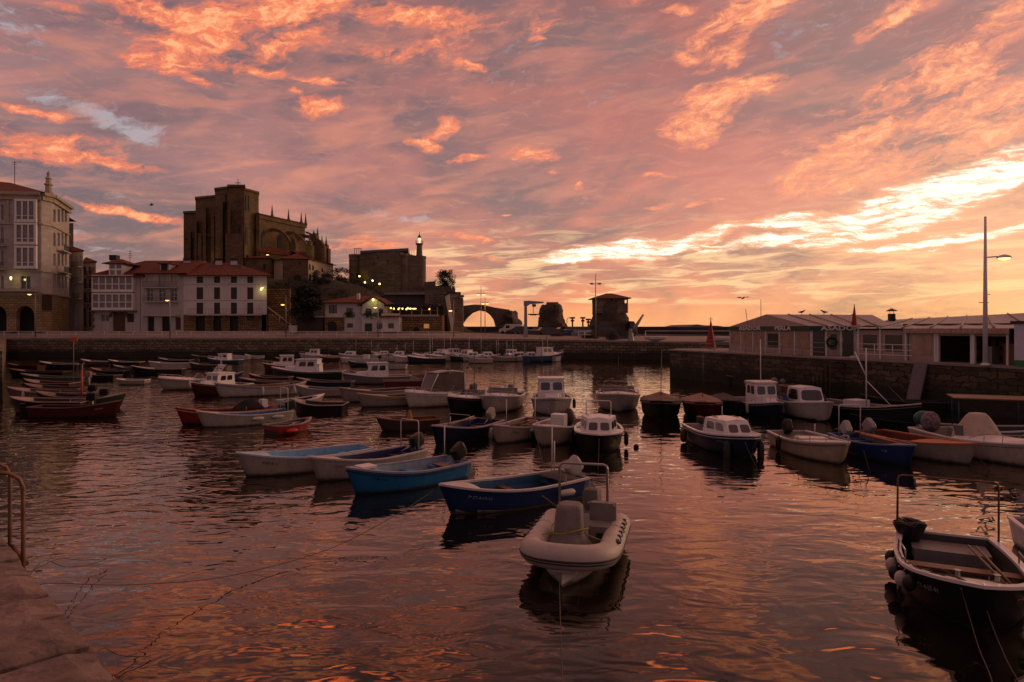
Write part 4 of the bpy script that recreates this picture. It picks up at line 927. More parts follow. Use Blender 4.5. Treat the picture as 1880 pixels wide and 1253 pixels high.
bm = B(); box(bm, f.x(708), f.x(806), -1.2, 7, f.z(760, 561), f.z(760, 559.5), M=M); box(bm, f.x(708), f.x(806), -1.25, -1.2, f.z(760, 564), f.z(760, 559), M=M); obj('awning', bm, pmat('navy_awning', srgb('24222c'), .7), r)
bm = B()
for px in (712, 734, 756, 774, 790, 803): box(bm, f.x(px) - .06, f.x(px) + .06, -.1, 0, zt - .1, f.z(760, 561), M=M)
box(bm, f.x(708), f.x(806), -.1, -.05, zt + .8, zt + .86, M=M); box(bm, f.x(708), f.x(806), -.12, .3, zt - .2, zt + .08, M=M); obj('terrace_frame', bm, GREYPL, r)
bm = B(); box(bm, f.x(708), f.x(806), 6.8, 6.9, zt, f.z(760, 561), M=M); obj('terrace_back', bm, pmat('terrace_back', srgb('4a3a2a'), .8), r)
for i, px in enumerate((717, 721, 728, 733, 737, 743, 748, 752, 786)):
    bm = B(); bmesh.ops.create_icosphere(bm, subdivisions=1, radius=.15, matrix=Matrix.Translation(M @ Vector((f.x(px), .3 + (i % 3) * .8, f.z(760, 566 + (i % 3) * .7))))); obj('bulb', bm, LAMPO, r)
bm = B(); box(bm, f.x(748), f.x(762), 1, 1.5, f.z(760, 567.5), f.z(760, 566), M=M); obj('strip_light', bm, LAMPW, r)
point_lamp('terrace_light', tuple(f.M @ Vector((f.x(740), 1.5, f.z(760, 567)))), 30, (255, 190, 100), .4)
point_lamp('terrace_light', tuple(f.M @ Vector((f.x(780), 1.5, f.z(760, 567)))), 20, (255, 200, 120), .4)
# grey hall behind it, and the rampart pieces to its right
def simple_building(name, label, cat, parts):
    r = thing(name, label, cat, (*PX(parts[0][1][0][0], parts[0][1][0][1]), 4)); 
    for nm, pts, z0, ytop, Yr, m in parts:
        bm = B(); zt = ZP(ytop, Yr); slab(bm, [(x - r.location.x, y - r.location.y) for x, y in (PX(*p) for p in pts)], z0 - 4, zt - 4); obj(nm, bm, m, r)
    return r
simple_building('storage_hall', 'flat grey hall between the castle and the lit restaurant', 'building', [('wall', [(706, 132), (780, 132), (780, 144), (706, 144)], 4, 540, 132, pmat('grey_cladding', srgb('5b5254'), .7, dirt=.3)), ('roof', [(705, 131), (800, 130), (800, 145), (705, 145)], ZP(541, 130), 538, 132, CONC), ('annex', [(780, 130), (822, 128), (822, 140), (780, 142)], 4, 534, 130, CASTLE)])
rp = simple_building('rampart_gate', 'crenellated stone rampart with flared base at the landward end of the bridge', 'rampart', [('tower', [(826, 118), (850, 119), (851, 130), (826, 130)], 3.5, 546, 118, CASTLE), ('block', [(800, 128), (836, 127), (836, 138), (800, 138)], 3.5, 530, 128, CASTLE), ('stair_house', [(822, 122), (843, 122), (843, 128), (822, 128)], 4, 539, 122, GREYPL), ('cap', [(820, 121), (846, 121), (846, 129), (820, 129)], ZP(539, 122), 537, 122, DARKROCK)])
bm = B()
for px in (802, 808, 814, 820, 826, 832): p = PX(px, 127.8); box(bm, p[0] - rp.location.x - .25, p[0] - rp.location.x + .25, p[1] - rp.location.y, p[1] - rp.location.y + .5, ZP(530, 128) - 4, ZP(526, 128) - 4)
for px in (843, 848.5): p = PX(px, 118.1); box(bm, p[0] - rp.location.x - .3, p[0] - rp.location.x + .3, p[1] - rp.location.y, p[1] - rp.location.y + .5, ZP(546, 118) - 4, ZP(542, 118) - 4)
obj('merlons', bm, CASTLE, rp)
bm = B(); Mx = Matrix.Identity(4); fk = Face(800, 112.5, 860, 112.5)
prism(bm, [(fk.x(817), fk.z(817, 545)), (fk.x(824), fk.z(824, 541)), (fk.x(834), fk.z(834, 610)), (fk.x(829), fk.z(829, 610))], 0, .5, M=fk.M)
tag(obj('leaning_panel', bm, PLAST2), 'tall pale leaning slab standing beside the restaurant', 'sculpture')

# ================================================================= medieval bridge, rocks, pavilion
f = Face(848, 150, 965, 150)
bm = B()
top = [(848, 562), (868, 559.5), (885, 560), (900, 563), (918, 567), (934, 570)]
low = [(848, 594), (856, 583), (866, 574), (878, 569.5), (890, 571.5), (900, 579), (907, 589), (909, 598)]
def interp(l, x):
    for (a, b), (c, d) in zip(l[:-1], l[1:]):
        if a <= x <= c: return b + (d - b) * (x - a) / (c - a)
    return l[-1][1]
xs = [848 + 61 * i / 20 for i in range(21)]
for a, b in zip(xs[:-1], xs[1:]): prism(bm, [(f.x(a), f.z(a, interp(low, a))), (f.x(b), f.z(b, interp(low, b))), (f.x(b), f.z(b, interp(top, b))), (f.x(a), f.z(a, interp(top, a)))], 0, 5, M=f.M)
prism(bm, [(f.x(909), f.z(909, 612)), (f.x(936), f.z(936, 612)), (f.x(936), f.z(936, 569)), (f.x(909), f.z(909, 565))], 0, 5, M=f.M)
tag(obj('stone_bridge', bm, CASTLE), 'old humpbacked stone bridge with one pointed arch against the glow', 'bridge')
def rockmass(name, label, pts_outline, Yv, depth, seed, cap=None, cat='rock', amp=.9):
    """rough rock: horizontal slices of given left/right columns"""
    bm = B(); ny = len(pts_outline); seg = 28; rings = []
    for (py, l, r_) in pts_outline:
        cx, w = (l + r_) / 2, (r_ - l) / 2; z = ZP(py, Yv); ring = []
        for k in range(seg):
            t = 2 * PI * k / seg; c0, s0 = math.cos(t), math.sin(t)
            x = (cx - 940) * Yv / F + w * Yv / F * abs(c0) ** .75 * (1 if c0 >= 0 else -1); y = Yv + depth / 2 + depth / 2 * s0
            n_ = mnoise.fractal(Vector((x * .35 + seed, y * .35, z * .5)), 1, 2.2, 4)
            ring.append(bm.verts.new((x + n_ * amp * c0, y + n_ * amp * s0, z + n_ * amp * .4)))
        rings.append(ring)
    for i in range(ny - 1):
        for k in range(seg): bm.faces.new((rings[i][k], rings[i][(k + 1) % seg], rings[i + 1][(k + 1) % seg], rings[i + 1][k]))
    bm.faces.new(rings[0][::-1]); bm.faces.new(rings[-1])
    return obj(name, bm, ROCK)
def lerp_rows(rows, n):
    out = []
    for (a, b) in zip(rows[:-1], rows[1:]):
        for i in range(n): t = i / n; out.append(tuple(a[k] + (b[k] - a[k]) * t for k in range(3)))
    return out + [rows[-1]]
tag(rockmass('sea_rock', '', lerp_rows([(612, 905, 962), (600, 912, 958), (588, 918, 953), (577, 926, 947), (571, 930, 942)], 3), 148, 9, 2.0), 'dark ragged rock at the seaward foot of the bridge', 'rock')
tag(rockmass('sea_rock', '', lerp_rows([(616, 984, 1056), (604, 990, 1048), (590, 991, 1040), (575, 992, 1036), (562, 997, 1033), (559, 1002, 1026)], 3), 138, 9, 5.0, amp=.7), 'blunt dark sea stack with a flat walled top behind the boat hoist', 'rock')
bm = B(); slab(bm, [PX(1003, 139), PX(1025, 139), PX(1025, 145), PX(1003, 145)], ZP(562, 140), ZP(555, 139)); tag(obj('lookout_wall', bm, CASTLE), 'low stone parapet on top of the blunt sea stack', 'wall')
tag(rockmass('sea_rock', '', lerp_rows([(618, 1078, 1172), (605, 1084, 1164), (590, 1089, 1160), (575, 1092, 1154), (562, 1093, 1152), (551, 1094, 1150)], 3), 132, 8, 9.0, amp=.6), 'broad dark rock carrying the roofed lookout', 'rock')
tag(rockmass('sea_rock', '', lerp_rows([(612, 1152, 1176), (598, 1156, 1172), (590, 1160, 1168)], 3), 131, 4, 13.0, amp=.5), 'small dark boulder leaning right of the lookout rock', 'rock')
r = thing('lookout_pavilion', 'roofed stone lookout with open corner on top of the broad rock', 'pavilion', (*PX(1122, 132), ZP(572, 132))); f = Face(1092, 132.3, 1154, 132.3); Mi = Matrix.Translation(-Vector(r.location)); M = Mi @ f.M
bm = B(); box(bm, f.x(1094), f.x(1142), 0, 6, f.z(1120, 575), f.z(1120, 556), M=M); box(bm, f.x(1094), f.x(1121), 0, 6, f.z(1120, 556), f.z(1120, 547), M=M); box(bm, f.x(1125), f.x(1142), 0, 6, f.z(1120, 556), f.z(1120, 547), M=M); box(bm, f.x(1142), f.x(1153), 0, 6, f.z(1120, 575), f.z(1120, 557), M=M); obj('wall', bm, CASTLE, r)
bm = B(); 
for px in (1146, 1152): box(bm, f.x(px) - .12, f.x(px) + .12, .1, .35, f.z(1120, 557), f.z(1120, 547), M=M)
obj('post', bm, DWOOD, r)
bm = B(); hiproof(bm, f, f.x(1092), f.x(1153), 6, f.z(1120, 547.5), f.z(1120, 537.5), .6, True, True, M=M); obj('roof', bm, ROOF, r)
# ================================================================= restaurant tents on the right quay
CANV = pmat('tent_canvas', srgb('a38e82'), .75, var=.15, vscale=1.2, dirt=.35, stretch=(1, 1, .5))
CANVR = pmat('tent_roof_canvas', srgb('93898a'), .6, var=.2, vscale=.8, dirt=.3, stretch=(1, .3, 1))
PLAS = pmat('clear_tent_plastic', srgb('a58a72'), .25, var=.45, vscale=1.4, spec=.7, dirt=.4)
DPL = pmat('dark_tent_plastic', srgb('3a3530'), .2, var=.5, vscale=1.0, spec=.7)
GREEN = pmat('sign_green', srgb('20382f'), .6, var=.2, vscale=2)
LETT = pmat('sign_letters', srgb('c9c6bd'), .6, var=.1)
def text(name, s, M, size, m, parent, ext=.01, shear=0, xs=1.0):
    cu = bpy.data.curves.new(name, 'FONT'); cu.body = s; cu.size = size; cu.extrude = ext; cu.align_x = 'CENTER'; cu.align_y = 'CENTER'; cu.offset = size * .03; cu.resolution_u = 2
    o = bpy.data.objects.new(name, cu); COL.objects.link(o); cu.materials.append(m)
    o.matrix_local = M @ Matrix.Rotation(PI / 2, 4, 'X') @ Matrix.Diagonal((xs, 1, 1, 1))
    me = bpy.data.meshes.new_from_object(o); bpy.data.objects.remove(o)
    o = bpy.data.objects.new(name, me); COL.objects.link(o); o.matrix_local = M @ Matrix.Rotation(PI / 2, 4, 'X') @ Matrix.Diagonal((xs, 1, 1, 1))
    if parent: o.parent = parent
    return o
ZG = 2.624
r = thing('grill_tent', 'long canvas restaurant tent with green lettered band and gable end, nearest the harbour mouth', 'restaurant tent', (*PX(1341, 62), ZG)); Mi = Matrix.Translation(-Vector(r.location))
A = Face(1341, 62, 1490, 48.6); Bf = Face(1490, 48.6, 1572, 47.2); ze = 4.72; MA, MB = Mi @ A.M, Mi @ Bf.M
def tent_bays(F_, M, n, kinds, root, z0=ZG, z1=None, name='side_panel'):
    for i in range(n):
        a, b = F_.w * i / n, F_.w * (i + 1) / n; k = kinds[i % len(kinds)]
        bm = B(); box(bm, a + .08, b - .08, -.0, .03, z0 + .02, z1, M=M); p = obj(name, bm, CANV if k != 'd' else DPL, root)
        if k in 'pw':
            bm = B(); box(bm, a + .28, b - .28, -.02, -.002, z0 + .45, z1 - .25, M=M); obj('window', bm, PLAS if k == 'p' else DPL, p)
    for i in range(n + 1):
        x = F_.w * i / n; bm = B(); box(bm, x - .06, x + .06, -.06, .06, z0 - .005, z1 + .02, M=M); obj('post', bm, WPAINT, root)
tent_bays(A, MA, 6, 'pppwpp', r, z1=ze - .3); tent_bays(Bf, MB, 3, 'dwd', r, z1=ze - .3)
peak = MA @ Vector((A.x(1407), 0, 0)); zp = A.z(1407, 577.5); endp = Mi @ Vector((*PX(1602, 57), ZP(578.5, 57)))
bm = B()
a0, a1 = MA @ Vector((-.15, -.12, ze)), MA @ Vector((A.w + .1, -.12, ze)); pk = Vector((peak.x, peak.y, zp - ZG)); pk.z = zp - r.location.z
bm.faces.new([bm.verts.new(v) for v in (a0, a1, pk)]); obj('gable', bm, CANV, r)
bm = B(); c1 = Mi @ Vector((*PX(1642, 47.4), ze)); c2 = Mi @ Vector((*PX(1600, 66), ze))
v = [bm.verts.new(p) for p in (a0, a1, pk, c1, endp, c2)]
bm.faces.new((v[1], v[3], v[4], v[2])); bm.faces.new((v[0], v[2], v[4], v[5])); bm.faces.new((v[3], v[5], v[4])); obj('roof', bm, CANVR, r)
bm = B()
for t in (.2, .4, .6, .8):
    p, q = a1.lerp(c1, t), pk.lerp(endp, t); tube(bm, [p + Vector((0, 0, .03)), q + Vector((0, 0, .03))], .05, 4)
obj('roof_seam', bm, CANV, r)
bm = B(); box(bm, -.2, A.w + .05, -.18, -.13, ze - .32, ze + .02, M=MA); sg = obj('sign_band', bm, GREEN, r)
for s_, px in (('ASADOR', 1380), ('PERLA', 1441)):
    text('lettering', s_, MA @ Matrix.Translation((A.x(px), -.2, ze - .15)), .44, LETT, r, xs=2.3 if s_ == 'ASADOR' else 2.0)
bm = B(); box(bm, -.12, Bf.w + 3.2, -.18, -.13, ze - .32, ze + .02, M=MB); obj('sign_band', bm, GREEN, r)
text('lettering', 'ASADOR', MB @ Matrix.Translation((Bf.x(1543), -.2, ze - .15)), .44, LETT, r, xs=1.4)
bm = B(); box(bm, 0, .06, .1, 12, ZG, ze - .3, M=MB @ Matrix.Translation((Bf.w, 0, 0))); obj('side_wall', bm, CANV, r)
bm = B(); bmesh.ops.create_cone(bm, segments=16, radius1=.01, radius2=.01, depth=.01) if 0 else None
lathe(bm, [(.28, 0), (.34, .0), (.34, .06), (.28, .06)], (0, 0, 0), 16)
wr = obj('green_wreath', bm, FL); wr.matrix_world = Bf.M @ Matrix.Translation((Bf.x(1527), -.1, 3.55)) @ Matrix.Rotation(PI / 2, 4, 'X') 
bm = B()
for k in range(300):
    t = random.uniform(0, 2 * PI); v = Vector((math.cos(t) * .3, 0, math.sin(t) * .3)) + Vector((random.gauss(0, .04), random.gauss(0, .03), random.gauss(0, .04))); q = Matrix.Rotation(random.uniform(0, 6), 3, (random.random(), random.random(), random.random() + .01))
    bm.faces.new([bm.verts.new(v + q @ Vector(w)) for w in ((-.04, 0, -.03), (.04, 0, -.03), (0, 0, .06))])
bpy.data.objects.remove(wr); wr = obj('wreath', bm, FL); wr.matrix_world = Bf.M @ Matrix.Translation((Bf.x(1527), -.12, 3.6)); tag(wr, 'round green wreath hanging in the doorway of the lettered tent', 'wreath')

r = thing('dining_tent', 'long pale dining tent with clear panels and open doors at the right edge', 'restaurant tent', (*PX(1577, 44.9), ZG)); Mi = Matrix.Translation(-Vector(r.location))
D = Face(1577, 44.9, 1860, 35.3); MD = Mi @ D.M; ze = 4.55
spl = [1577, 1617, 1664, 1668, 1718, 1724, 1782, 1790, 1851]
kinds = ['w', 'w', 'c', 'p', 'post', 'open', 'post', 'open']
for a_, b_, k in zip(spl[:-1], spl[1:], kinds):
    a, b = D.x(a_), D.x(b_); bm = B()
    if k in 'wcp':
        box(bm, a + .03, b - .03, 0, .03, ZG, ze - .1, M=MD); p = obj('side_panel', bm, CANV, r)
        if k == 'w': bm = B(); box(bm, a + .35, b - .3, -.02, -.002, ZG + .5, ze - .4, M=MD); obj('window', bm, DPL, p)
        if k == 'p': bm = B(); box(bm, a + .25, b - .25, -.02, -.002, ZG + .35, ze - .35, M=MD); obj('window', bm, PLAS, p)
    elif k == 'post': box(bm, a, b, -.04, .1, ZG, ze - .1, M=MD); obj('door_frame', bm, WPAINT, r)
    else:
        box(bm, a, b, 0, .06, ze - .42, ze - .1, M=MD); obj('door_header', bm, CANV, r)
for px in (1577, 1617, 1664, 1718, 1851): bm = B(); x = D.x(px); box(bm, x - .06, x + .06, -.07, -.003, ZG - .01, ze - .05, M=MD); obj('post', bm, WPAINT, r)
bm = B(); box(bm, .3, D.w + 4, 3.4, 3.5, ZG, ze + .3, M=MD); obj('back_wall', bm, DWOOD, r)
bm = B(); box(bm, D.x(1808) + .1, D.x(1838), 1.2, 1.3, ZG, ZG + 1.1, M=MD); obj('wooden_counter', bm, pmat('ochre_panel', srgb('8a5a28'), .6, var=.3, vscale=2), r)
bm = B()
for k in range(5):
    for j in range(3): x = D.x(1728) + .35 + k * .45; box(bm, x, x + .3, 2.2, 2.4, ZG + .4 + j * .5, ZG + .7 + j * .5 + (k % 3) * .05, M=MD)
obj('shelf_goods', bm, WOOD, r)
bm = B(); box(bm, D.x(1790) + .1, D.x(1806), .6, 1.2, ZG + .0, ZG + .95, M=MD); obj('fridge', bm, GALV, r)
bm = B(); n_ = 40
e0, e1 = MD @ Vector((-.25, -.25, ze)), MD @ Vector((D.w + 3, -.25, ze)); r0 = Mi @ Vector((*PX(1645, 56), ZP(587, 56))); r1 = Mi @ Vector((*PX(1890, 47.5), ZP(574.5, 47.5)))
def rf(u, v):
    p = e0.lerp(e1, u).lerp(r0.lerp(r1, u), v); sag = .10 * abs(math.sin(u * PI * 7)) * math.sin(v * PI); return p - Vector((0, 0, sag))
grid(bm, 56, 6, rf); obj('roof', bm, CANVR, r)
bm = B()
for i in range(8):
    u = i / 7; pts = [rf(u, v / 6) + Vector((0, 0, .05)) for v in range(7)]; tube(bm, pts, .05, 4)
obj('roof_ridge_seam', bm, CANV, r)
bm = B(); grid(bm, 90, 2, lambda u, v: MD @ Vector((D.x(1664) + (D.w - D.x(1664)) * u, -.27 + .03 * math.sin(u * 120) * v, ze - .28 * v))); obj('valance', bm, pmat('striped_valance', srgb('8a5a48'), .8, var=.5, vscale=9, stretch=(6, 1, 1), col2=srgb('b9a090')), r)
bm = B(); lz = r0 - Vector((0, 0, 1.2)); bm.faces.new([bm.verts.new(v) for v in (e0, r0, Mi @ Vector((*PX(1600, 62), 4.5)))]); obj('gable', bm, CANV, r)
# chimney, kiosk
t = thing('flue_pipe', 'metal stove flue with conical cap rising behind the dining tent', 'chimney', (*PX(1637, 54), 2.62)); zt = ZP(573, 54) - 2.62
bm = B(); box(bm, -.2, .2, -.2, .2, 0, zt - .15); obj('pipe', bm, IRON, t); bm = B(); lathe(bm, [(.42, zt + .05), (.40, zt + .1), (.03, zt + .28)], (0, 0, 0), 8)
for a in (-.15, .15): tube(bm, [(a, 0, zt - .15), (a, 0, zt + .08)], .02, 4)
obj('cap', bm, IRON, t)
t = thing('kiosk', 'small lilac white cabin with green base at the right edge of the picture', 'kiosk', (*PX(1862, 34.6), ZG)); f = Face(1862, 34.6, 1930, 33); M = Matrix.Translation(-Vector(t.location)) @ f.M
bm = B(); box(bm, 0, f.w, 0, 2.5, ZG + .32, 4.78, M=M); obj('wall', bm, pmat('kiosk_panel', srgb('c2bccb'), .6, var=.1, dirt=.2), t)
bm = B(); box(bm, -.03, f.w, -.03, 2.5, ZG, ZG + .316, M=M); obj('base', bm, pmat('kiosk_green', srgb('1f6b3a'), .5), t)
bm = B(); box(bm, -.12, f.w, -.12, 2.6, 4.784, 4.92, M=M); obj('roof', bm, IRON, t)
# street lamps
def street_lamp(label, px, Y, z0, py_top, py_lamp, dpx, group=None, arms=1, e=30, r0=.09, col=(255, 200, 120), mt=None, glowm=None):
    x, y = PX(px, Y); t = thing('street_lamp', label, 'street lamp', (x, y, z0), group=group); h = ZP(py_top, Y) - z0; hl = ZP(py_lamp, Y) - z0
    bm = B(); tube(bm, [(0, 0, 0), (0, 0, h * .5), (0, 0, h)], [r0 * 1.25, r0, r0 * .55], 8); lathe(bm, [(r0 * 2.4, 0), (r0 * 2.4, .05), (r0 * 1.5, .12)], (0, 0, 0), 8); obj('post', bm, mt or GALV, t)
    for sgn in ((1,) if arms == 1 else (1, -1)):
        L_ = dpx * Y / F * sgn; sg = 1 if L_ > 0 else -1
        bm = B(); tube(bm, [(0, 0, hl + .05), (L_ * .6, 0, hl + .10), (L_ - sg * .2, 0, hl + .08)], .035, 5); a = obj('arm', bm, mt or GALV, t)
        bm = B(); lathe(bm, [(.30, 0), (.29, .05), (.2, .14), (.05, .19)], (L_, 0, hl + .02), 12, sx=1.25); obj('lamp_head', bm, mt or GALV, t)
        bm = B(); lathe(bm, [(.05, -.11), (.18, -.07), (.25, 0)], (L_, 0, hl + .018), 12, sx=1.2); obj('lamp_glass', bm, glowm or LAMPO, t)
        if e: point_lamp('street_lamp_light', (x + L_, y, z0 + hl - .2), e, col, .15, aim=(0, .1, -1), cone=140)
    return t
street_lamp('tall street lamp with one lit arm standing by the dining tent at the right', 1809, 35.6, 2.62, 398, 475, 35, e=14, r0=.10, mt=WPAINT)
t = bpy.data.objects['street_lamp']
bm = B(); 
for py, a, b in ((556, -12, 6), (541, 0, 9)): z = ZP(py, 35.6) - 2.62; tube(bm, [(a * 35.6 / F, 0, z), (b * 35.6 / F, 0, z)], .02, 4)
obj('bracket', bm, GALV, t)
street_lamp('pale street lamp with lit head in front of the corner palace arcade', 65, 107.6, 3.15, 539, 541, -11, e=18, r0=.07)
street_lamp('pale street lamp lit in front of the balcony house', 312, 107.3, 3.15, 548, 552, -5, e=18, r0=.07)
street_lamp('street lamp lit to the left of the big dark tree', 525, 107.1, 3.15, 543, 560, -6, e=14, r0=.07)
street_lamp('street lamp lit in front of the gabled white house', 694, 106.6, 3.15, 545, 565, -5, e=14, r0=.07)
street_lamp('street lamp lit beside the leaning slab right of the restaurant', 833, 106, 3.12, 552, 571, -6, e=14, r0=.07)
street_lamp('double headed street lamp lit before the bridge arch, taller of the pair', 883, 113, 3.6, 525, 541, 5, arms=2, e=40, r0=.06, col=(255, 150, 60))
street_lamp('double headed street lamp lit before the bridge arch, shorter of the pair', 890.5, 116, 3.6, 546, 558, 4, arms=2, e=30, r0=.06, col=(255, 150, 60))
street_lamp('tall double armed street lamp with unlit heads before the roofed lookout', 1093.5, 104, 2.8, 503, 522, 7, arms=2, e=0, r0=.08, glowm=WPAINT)
# red closed parasols
def parasol(label, px, Y, pyb, pyt, w):
    x, y = PX(px, Y); zb, zt = ZP(pyb, Y), ZP(pyt, Y); t = thing('closed_parasol', label, 'parasol', (x, y, ZG), group='closed red parasols on the right quay'); 
    bm = B(); bmw = w / 2 * Y / F; h0, h1 = zb - ZG, zt - ZG; seg = 16; rings = []
    for i in range(9):
        v = i / 8; R = bmw * (1 - v) ** 1.1 + .03; rings.append([bm.verts.new(((R * (1 + .14 * (k % 2))) * math.cos(2 * PI * k / seg), R * (1 + .14 * (k % 2)) * math.sin(2 * PI * k / seg), h0 + (h1 - h0) * v)) for k in range(seg)])
    for i in range(8):
        for k in range(seg): bm.faces.new((rings[i][k], rings[i][(k + 1) % seg], rings[i + 1][(k + 1) % seg], rings[i + 1][k]))
    bm.faces.new(rings[0][::-1]); bm.faces.new(rings[-1]); obj('canopy', bm, pmat('red_canvas', srgb('8e1f1f'), .7, var=.3, vscale=3), t)
    bm = B(); tube(bm, [(0, 0, 0), (0, 0, h1 + .15)], .035, 6); lathe(bm, [(.3, 0), (.3, .08), (.06, .12)], (0, 0, 0), 8); obj('pole', bm, WPAINT, t)
    if label.startswith('large'): bm = B(); tube(bm, [(0, 0, h1), (0, 0, h1 + .3)], .03, 5); tube(bm, [(-.2, 0, h1 + .1), (.2, 0, h1 + .1)], .02, 4); obj('finial', bm, IRON, t)
parasol('large closed red parasol like a cone, left of the lettered tent', 1305, 64.5, 638, 588, 17)
parasol('slender closed red parasol between the two tents', 1568.5, 45.5, 598, 563, 8)
# gangway leaning on the wall, stair recess, quay rails
bm = B(); x0, y0 = qe(40.6), 40.6
a = Vector((qe(40.3) + .2, 40.3, 2.6)); 
M = Matrix.Translation((0, 0, 0))
va = [Vector((qe(39.7) - .02, 39.7, 2.55)), Vector((qe(38.9) - .02, 38.9, 2.55)), Vector((qe(38.9) - .62, 38.9, -.2)), Vector((qe(39.7) - .62, 39.7, -.2))]
n_ = Vector((-.9, -.3, .25)).normalized() * .09
f0 = [bm.verts.new(p) for p in va]; f1 = [bm.verts.new(p + n_) for p in va]; bm.faces.new(f0); bm.faces.new(f1)
for i in range(4): bm.faces.new((f0[i], f0[(i + 1) % 4], f1[(i + 1) % 4], f1[i]))
gw = obj('gangway', bm, pmat('grey_ramp', srgb('6c6468'), .7, var=.2, vscale=4, dirt=.4)); tag(gw, 'grey landing ramp leaning steeply against the right quay wall', 'ramp')
bm = B()
for k in range(9):
    d = 44.6 + k * .34; z = 2.4 - k * .28; x = qe(d); box(bm, x - .9, x + .0, d, d + .36, -1, z)
tag(obj('quay_steps', bm, STONE_R), 'stone steps running down the face of the right quay', 'steps')
def railing(name, label, pts, h=1.0, step=2.4, rails=(1.0, .55), m=WPAINT, r=.03, group=None):
    t = thing(name, label, 'railing', pts[0], group=group); o = Vector(pts[0]); P_ = [Vector(p) - o for p in pts]
    for z in rails:
        bm = B(); tube(bm, [p + Vector((0, 0, h * z)) for p in P_], r, 6); obj('rail', bm, m, t)
    first = None
    for a, b in zip(P_[:-1], P_[1:]):
        L_ = (b - a).length; n = max(1, round(L_ / step))
        for i in range(n):
            p = a.lerp(b, i / n)
            if first is None: bm = B(); tube(bm, [(0, 0, 0), (0, 0, h)], r * 1.1, 6); first = obj('post', bm, m, t); first.location = p
            else: c = first.copy(); COL.objects.link(c); c.parent = t; c.location = p
    return t
railing('quay_railing', 'long white railing along the far promenade in front of the houses', [(-92, 108.4, 3.16), (-30, 107.4, 3.16), (-8.2, 106.4, 3.11)], step=2.3, r=.035)
railing('quay_railing', 'thin railing on the right quay before the lettered tent', [(qe(60) + .3, 60, 2.62), (qe(46.6) + .3, 46.6, 2.62)], step=1.9, r=.022, m=GALV, rails=(1, .66, .33), h=.95)
railing('quay_railing', 'white railing section before the clear panel of the dining tent', [(qe(43.9) + .25, 43.9, 2.62), (qe(40.2) + .25, 40.2, 2.62)], step=1.2, r=.025, m=WPAINT, rails=(1, .66, .33), h=.95)
railing('quay_railing', 'pale railing on the pier left of the large red parasol', [(PX(1185, 101)[0], 101, 2.66), (PX(1345, 98)[0], 98, 2.66)], step=9, r=.05, m=WPAINT, rails=(1,), h=1.6)

# ================================================================= things on the fishing pier
r = thing('boat_hoist', 'grey boat hoist crane with short boom and hanging spreader on the pier edge', 'crane', (*PX(965, 104.5), 3.25)); f = Face(955, 104.5, 1005, 104.5); M = Matrix.Translation(-Vector(r.location)) @ f.M
bm = B(); w0, w1 = .32, .22; x = f.x(965)
zt = f.z(965, 556); bm2 = bm
lathe(bm, [(.55, 3.25), (.5, 3.4), (.34, 5.0), (.30, zt)], (M @ Vector((x, 0, 0))), 4, a0=PI / 4); obj('column', bm, GALV, r)
bm = B(); prism(bm, [(f.x(961.5), f.z(965, 562)), (f.x(969), f.z(965, 562)), (f.x(973), f.z(965, 559)), (f.x(998), f.z(965, 557)), (f.x(998), f.z(965, 554.5)), (f.x(970), f.z(965, 552.5)), (f.x(961.5), f.z(965, 553))], -.25, .25, M=M); obj('boom', bm, GALV, r)
bm = B(); box(bm, f.x(977), f.x(984), -.3, .3, f.z(965, 563.5), f.z(965, 559), M=M); tube(bm, [M @ Vector((f.x(979), 0, f.z(965, 563))), M @ Vector((f.x(979), 0, f.z(965, 576)))], .05, 5); h_ = obj('hoist_block', bm, IRON, r)
bm = B(); box(bm, f.x(969), f.x(991), -.12, .12, f.z(965, 578.5), f.z(965, 576.5), M=M); box(bm, f.x(973), f.x(985), -.25, .25, f.z(965, 579.5), f.z(965, 577.5), M=M); obj('spreader_beam', bm, IRON, r)
r = thing('jib_crane', 'small grey jib crane with raised arm at the end of the pier', 'crane', (*PX(1158, 101), 2.85)); f = Face(1150, 101, 1190, 101); M = Matrix.Translation(-Vector(r.location)) @ f.M
bm = B(); lathe(bm, [(.5, 2.85), (.4, 3.3), (.3, 4.6)], M @ Vector((f.x(1158), 0, 0)), 8); obj('pedestal', bm, GALV, r)
bm = B(); p, q = M @ Vector((f.x(1157), 0, f.z(1158, 615))), M @ Vector((f.x(1181.5), 0, f.z(1180, 578))); tube(bm, [p, q], [.32, .16], 4); obj('jib', bm, GALV, r)
bm = B(); tube(bm, [M @ Vector((f.x(1159), 0, f.z(1158, 606))), M @ Vector((f.x(1170), 0, f.z(1170, 597)))], .1, 6); obj('ram', bm, IRON, r)
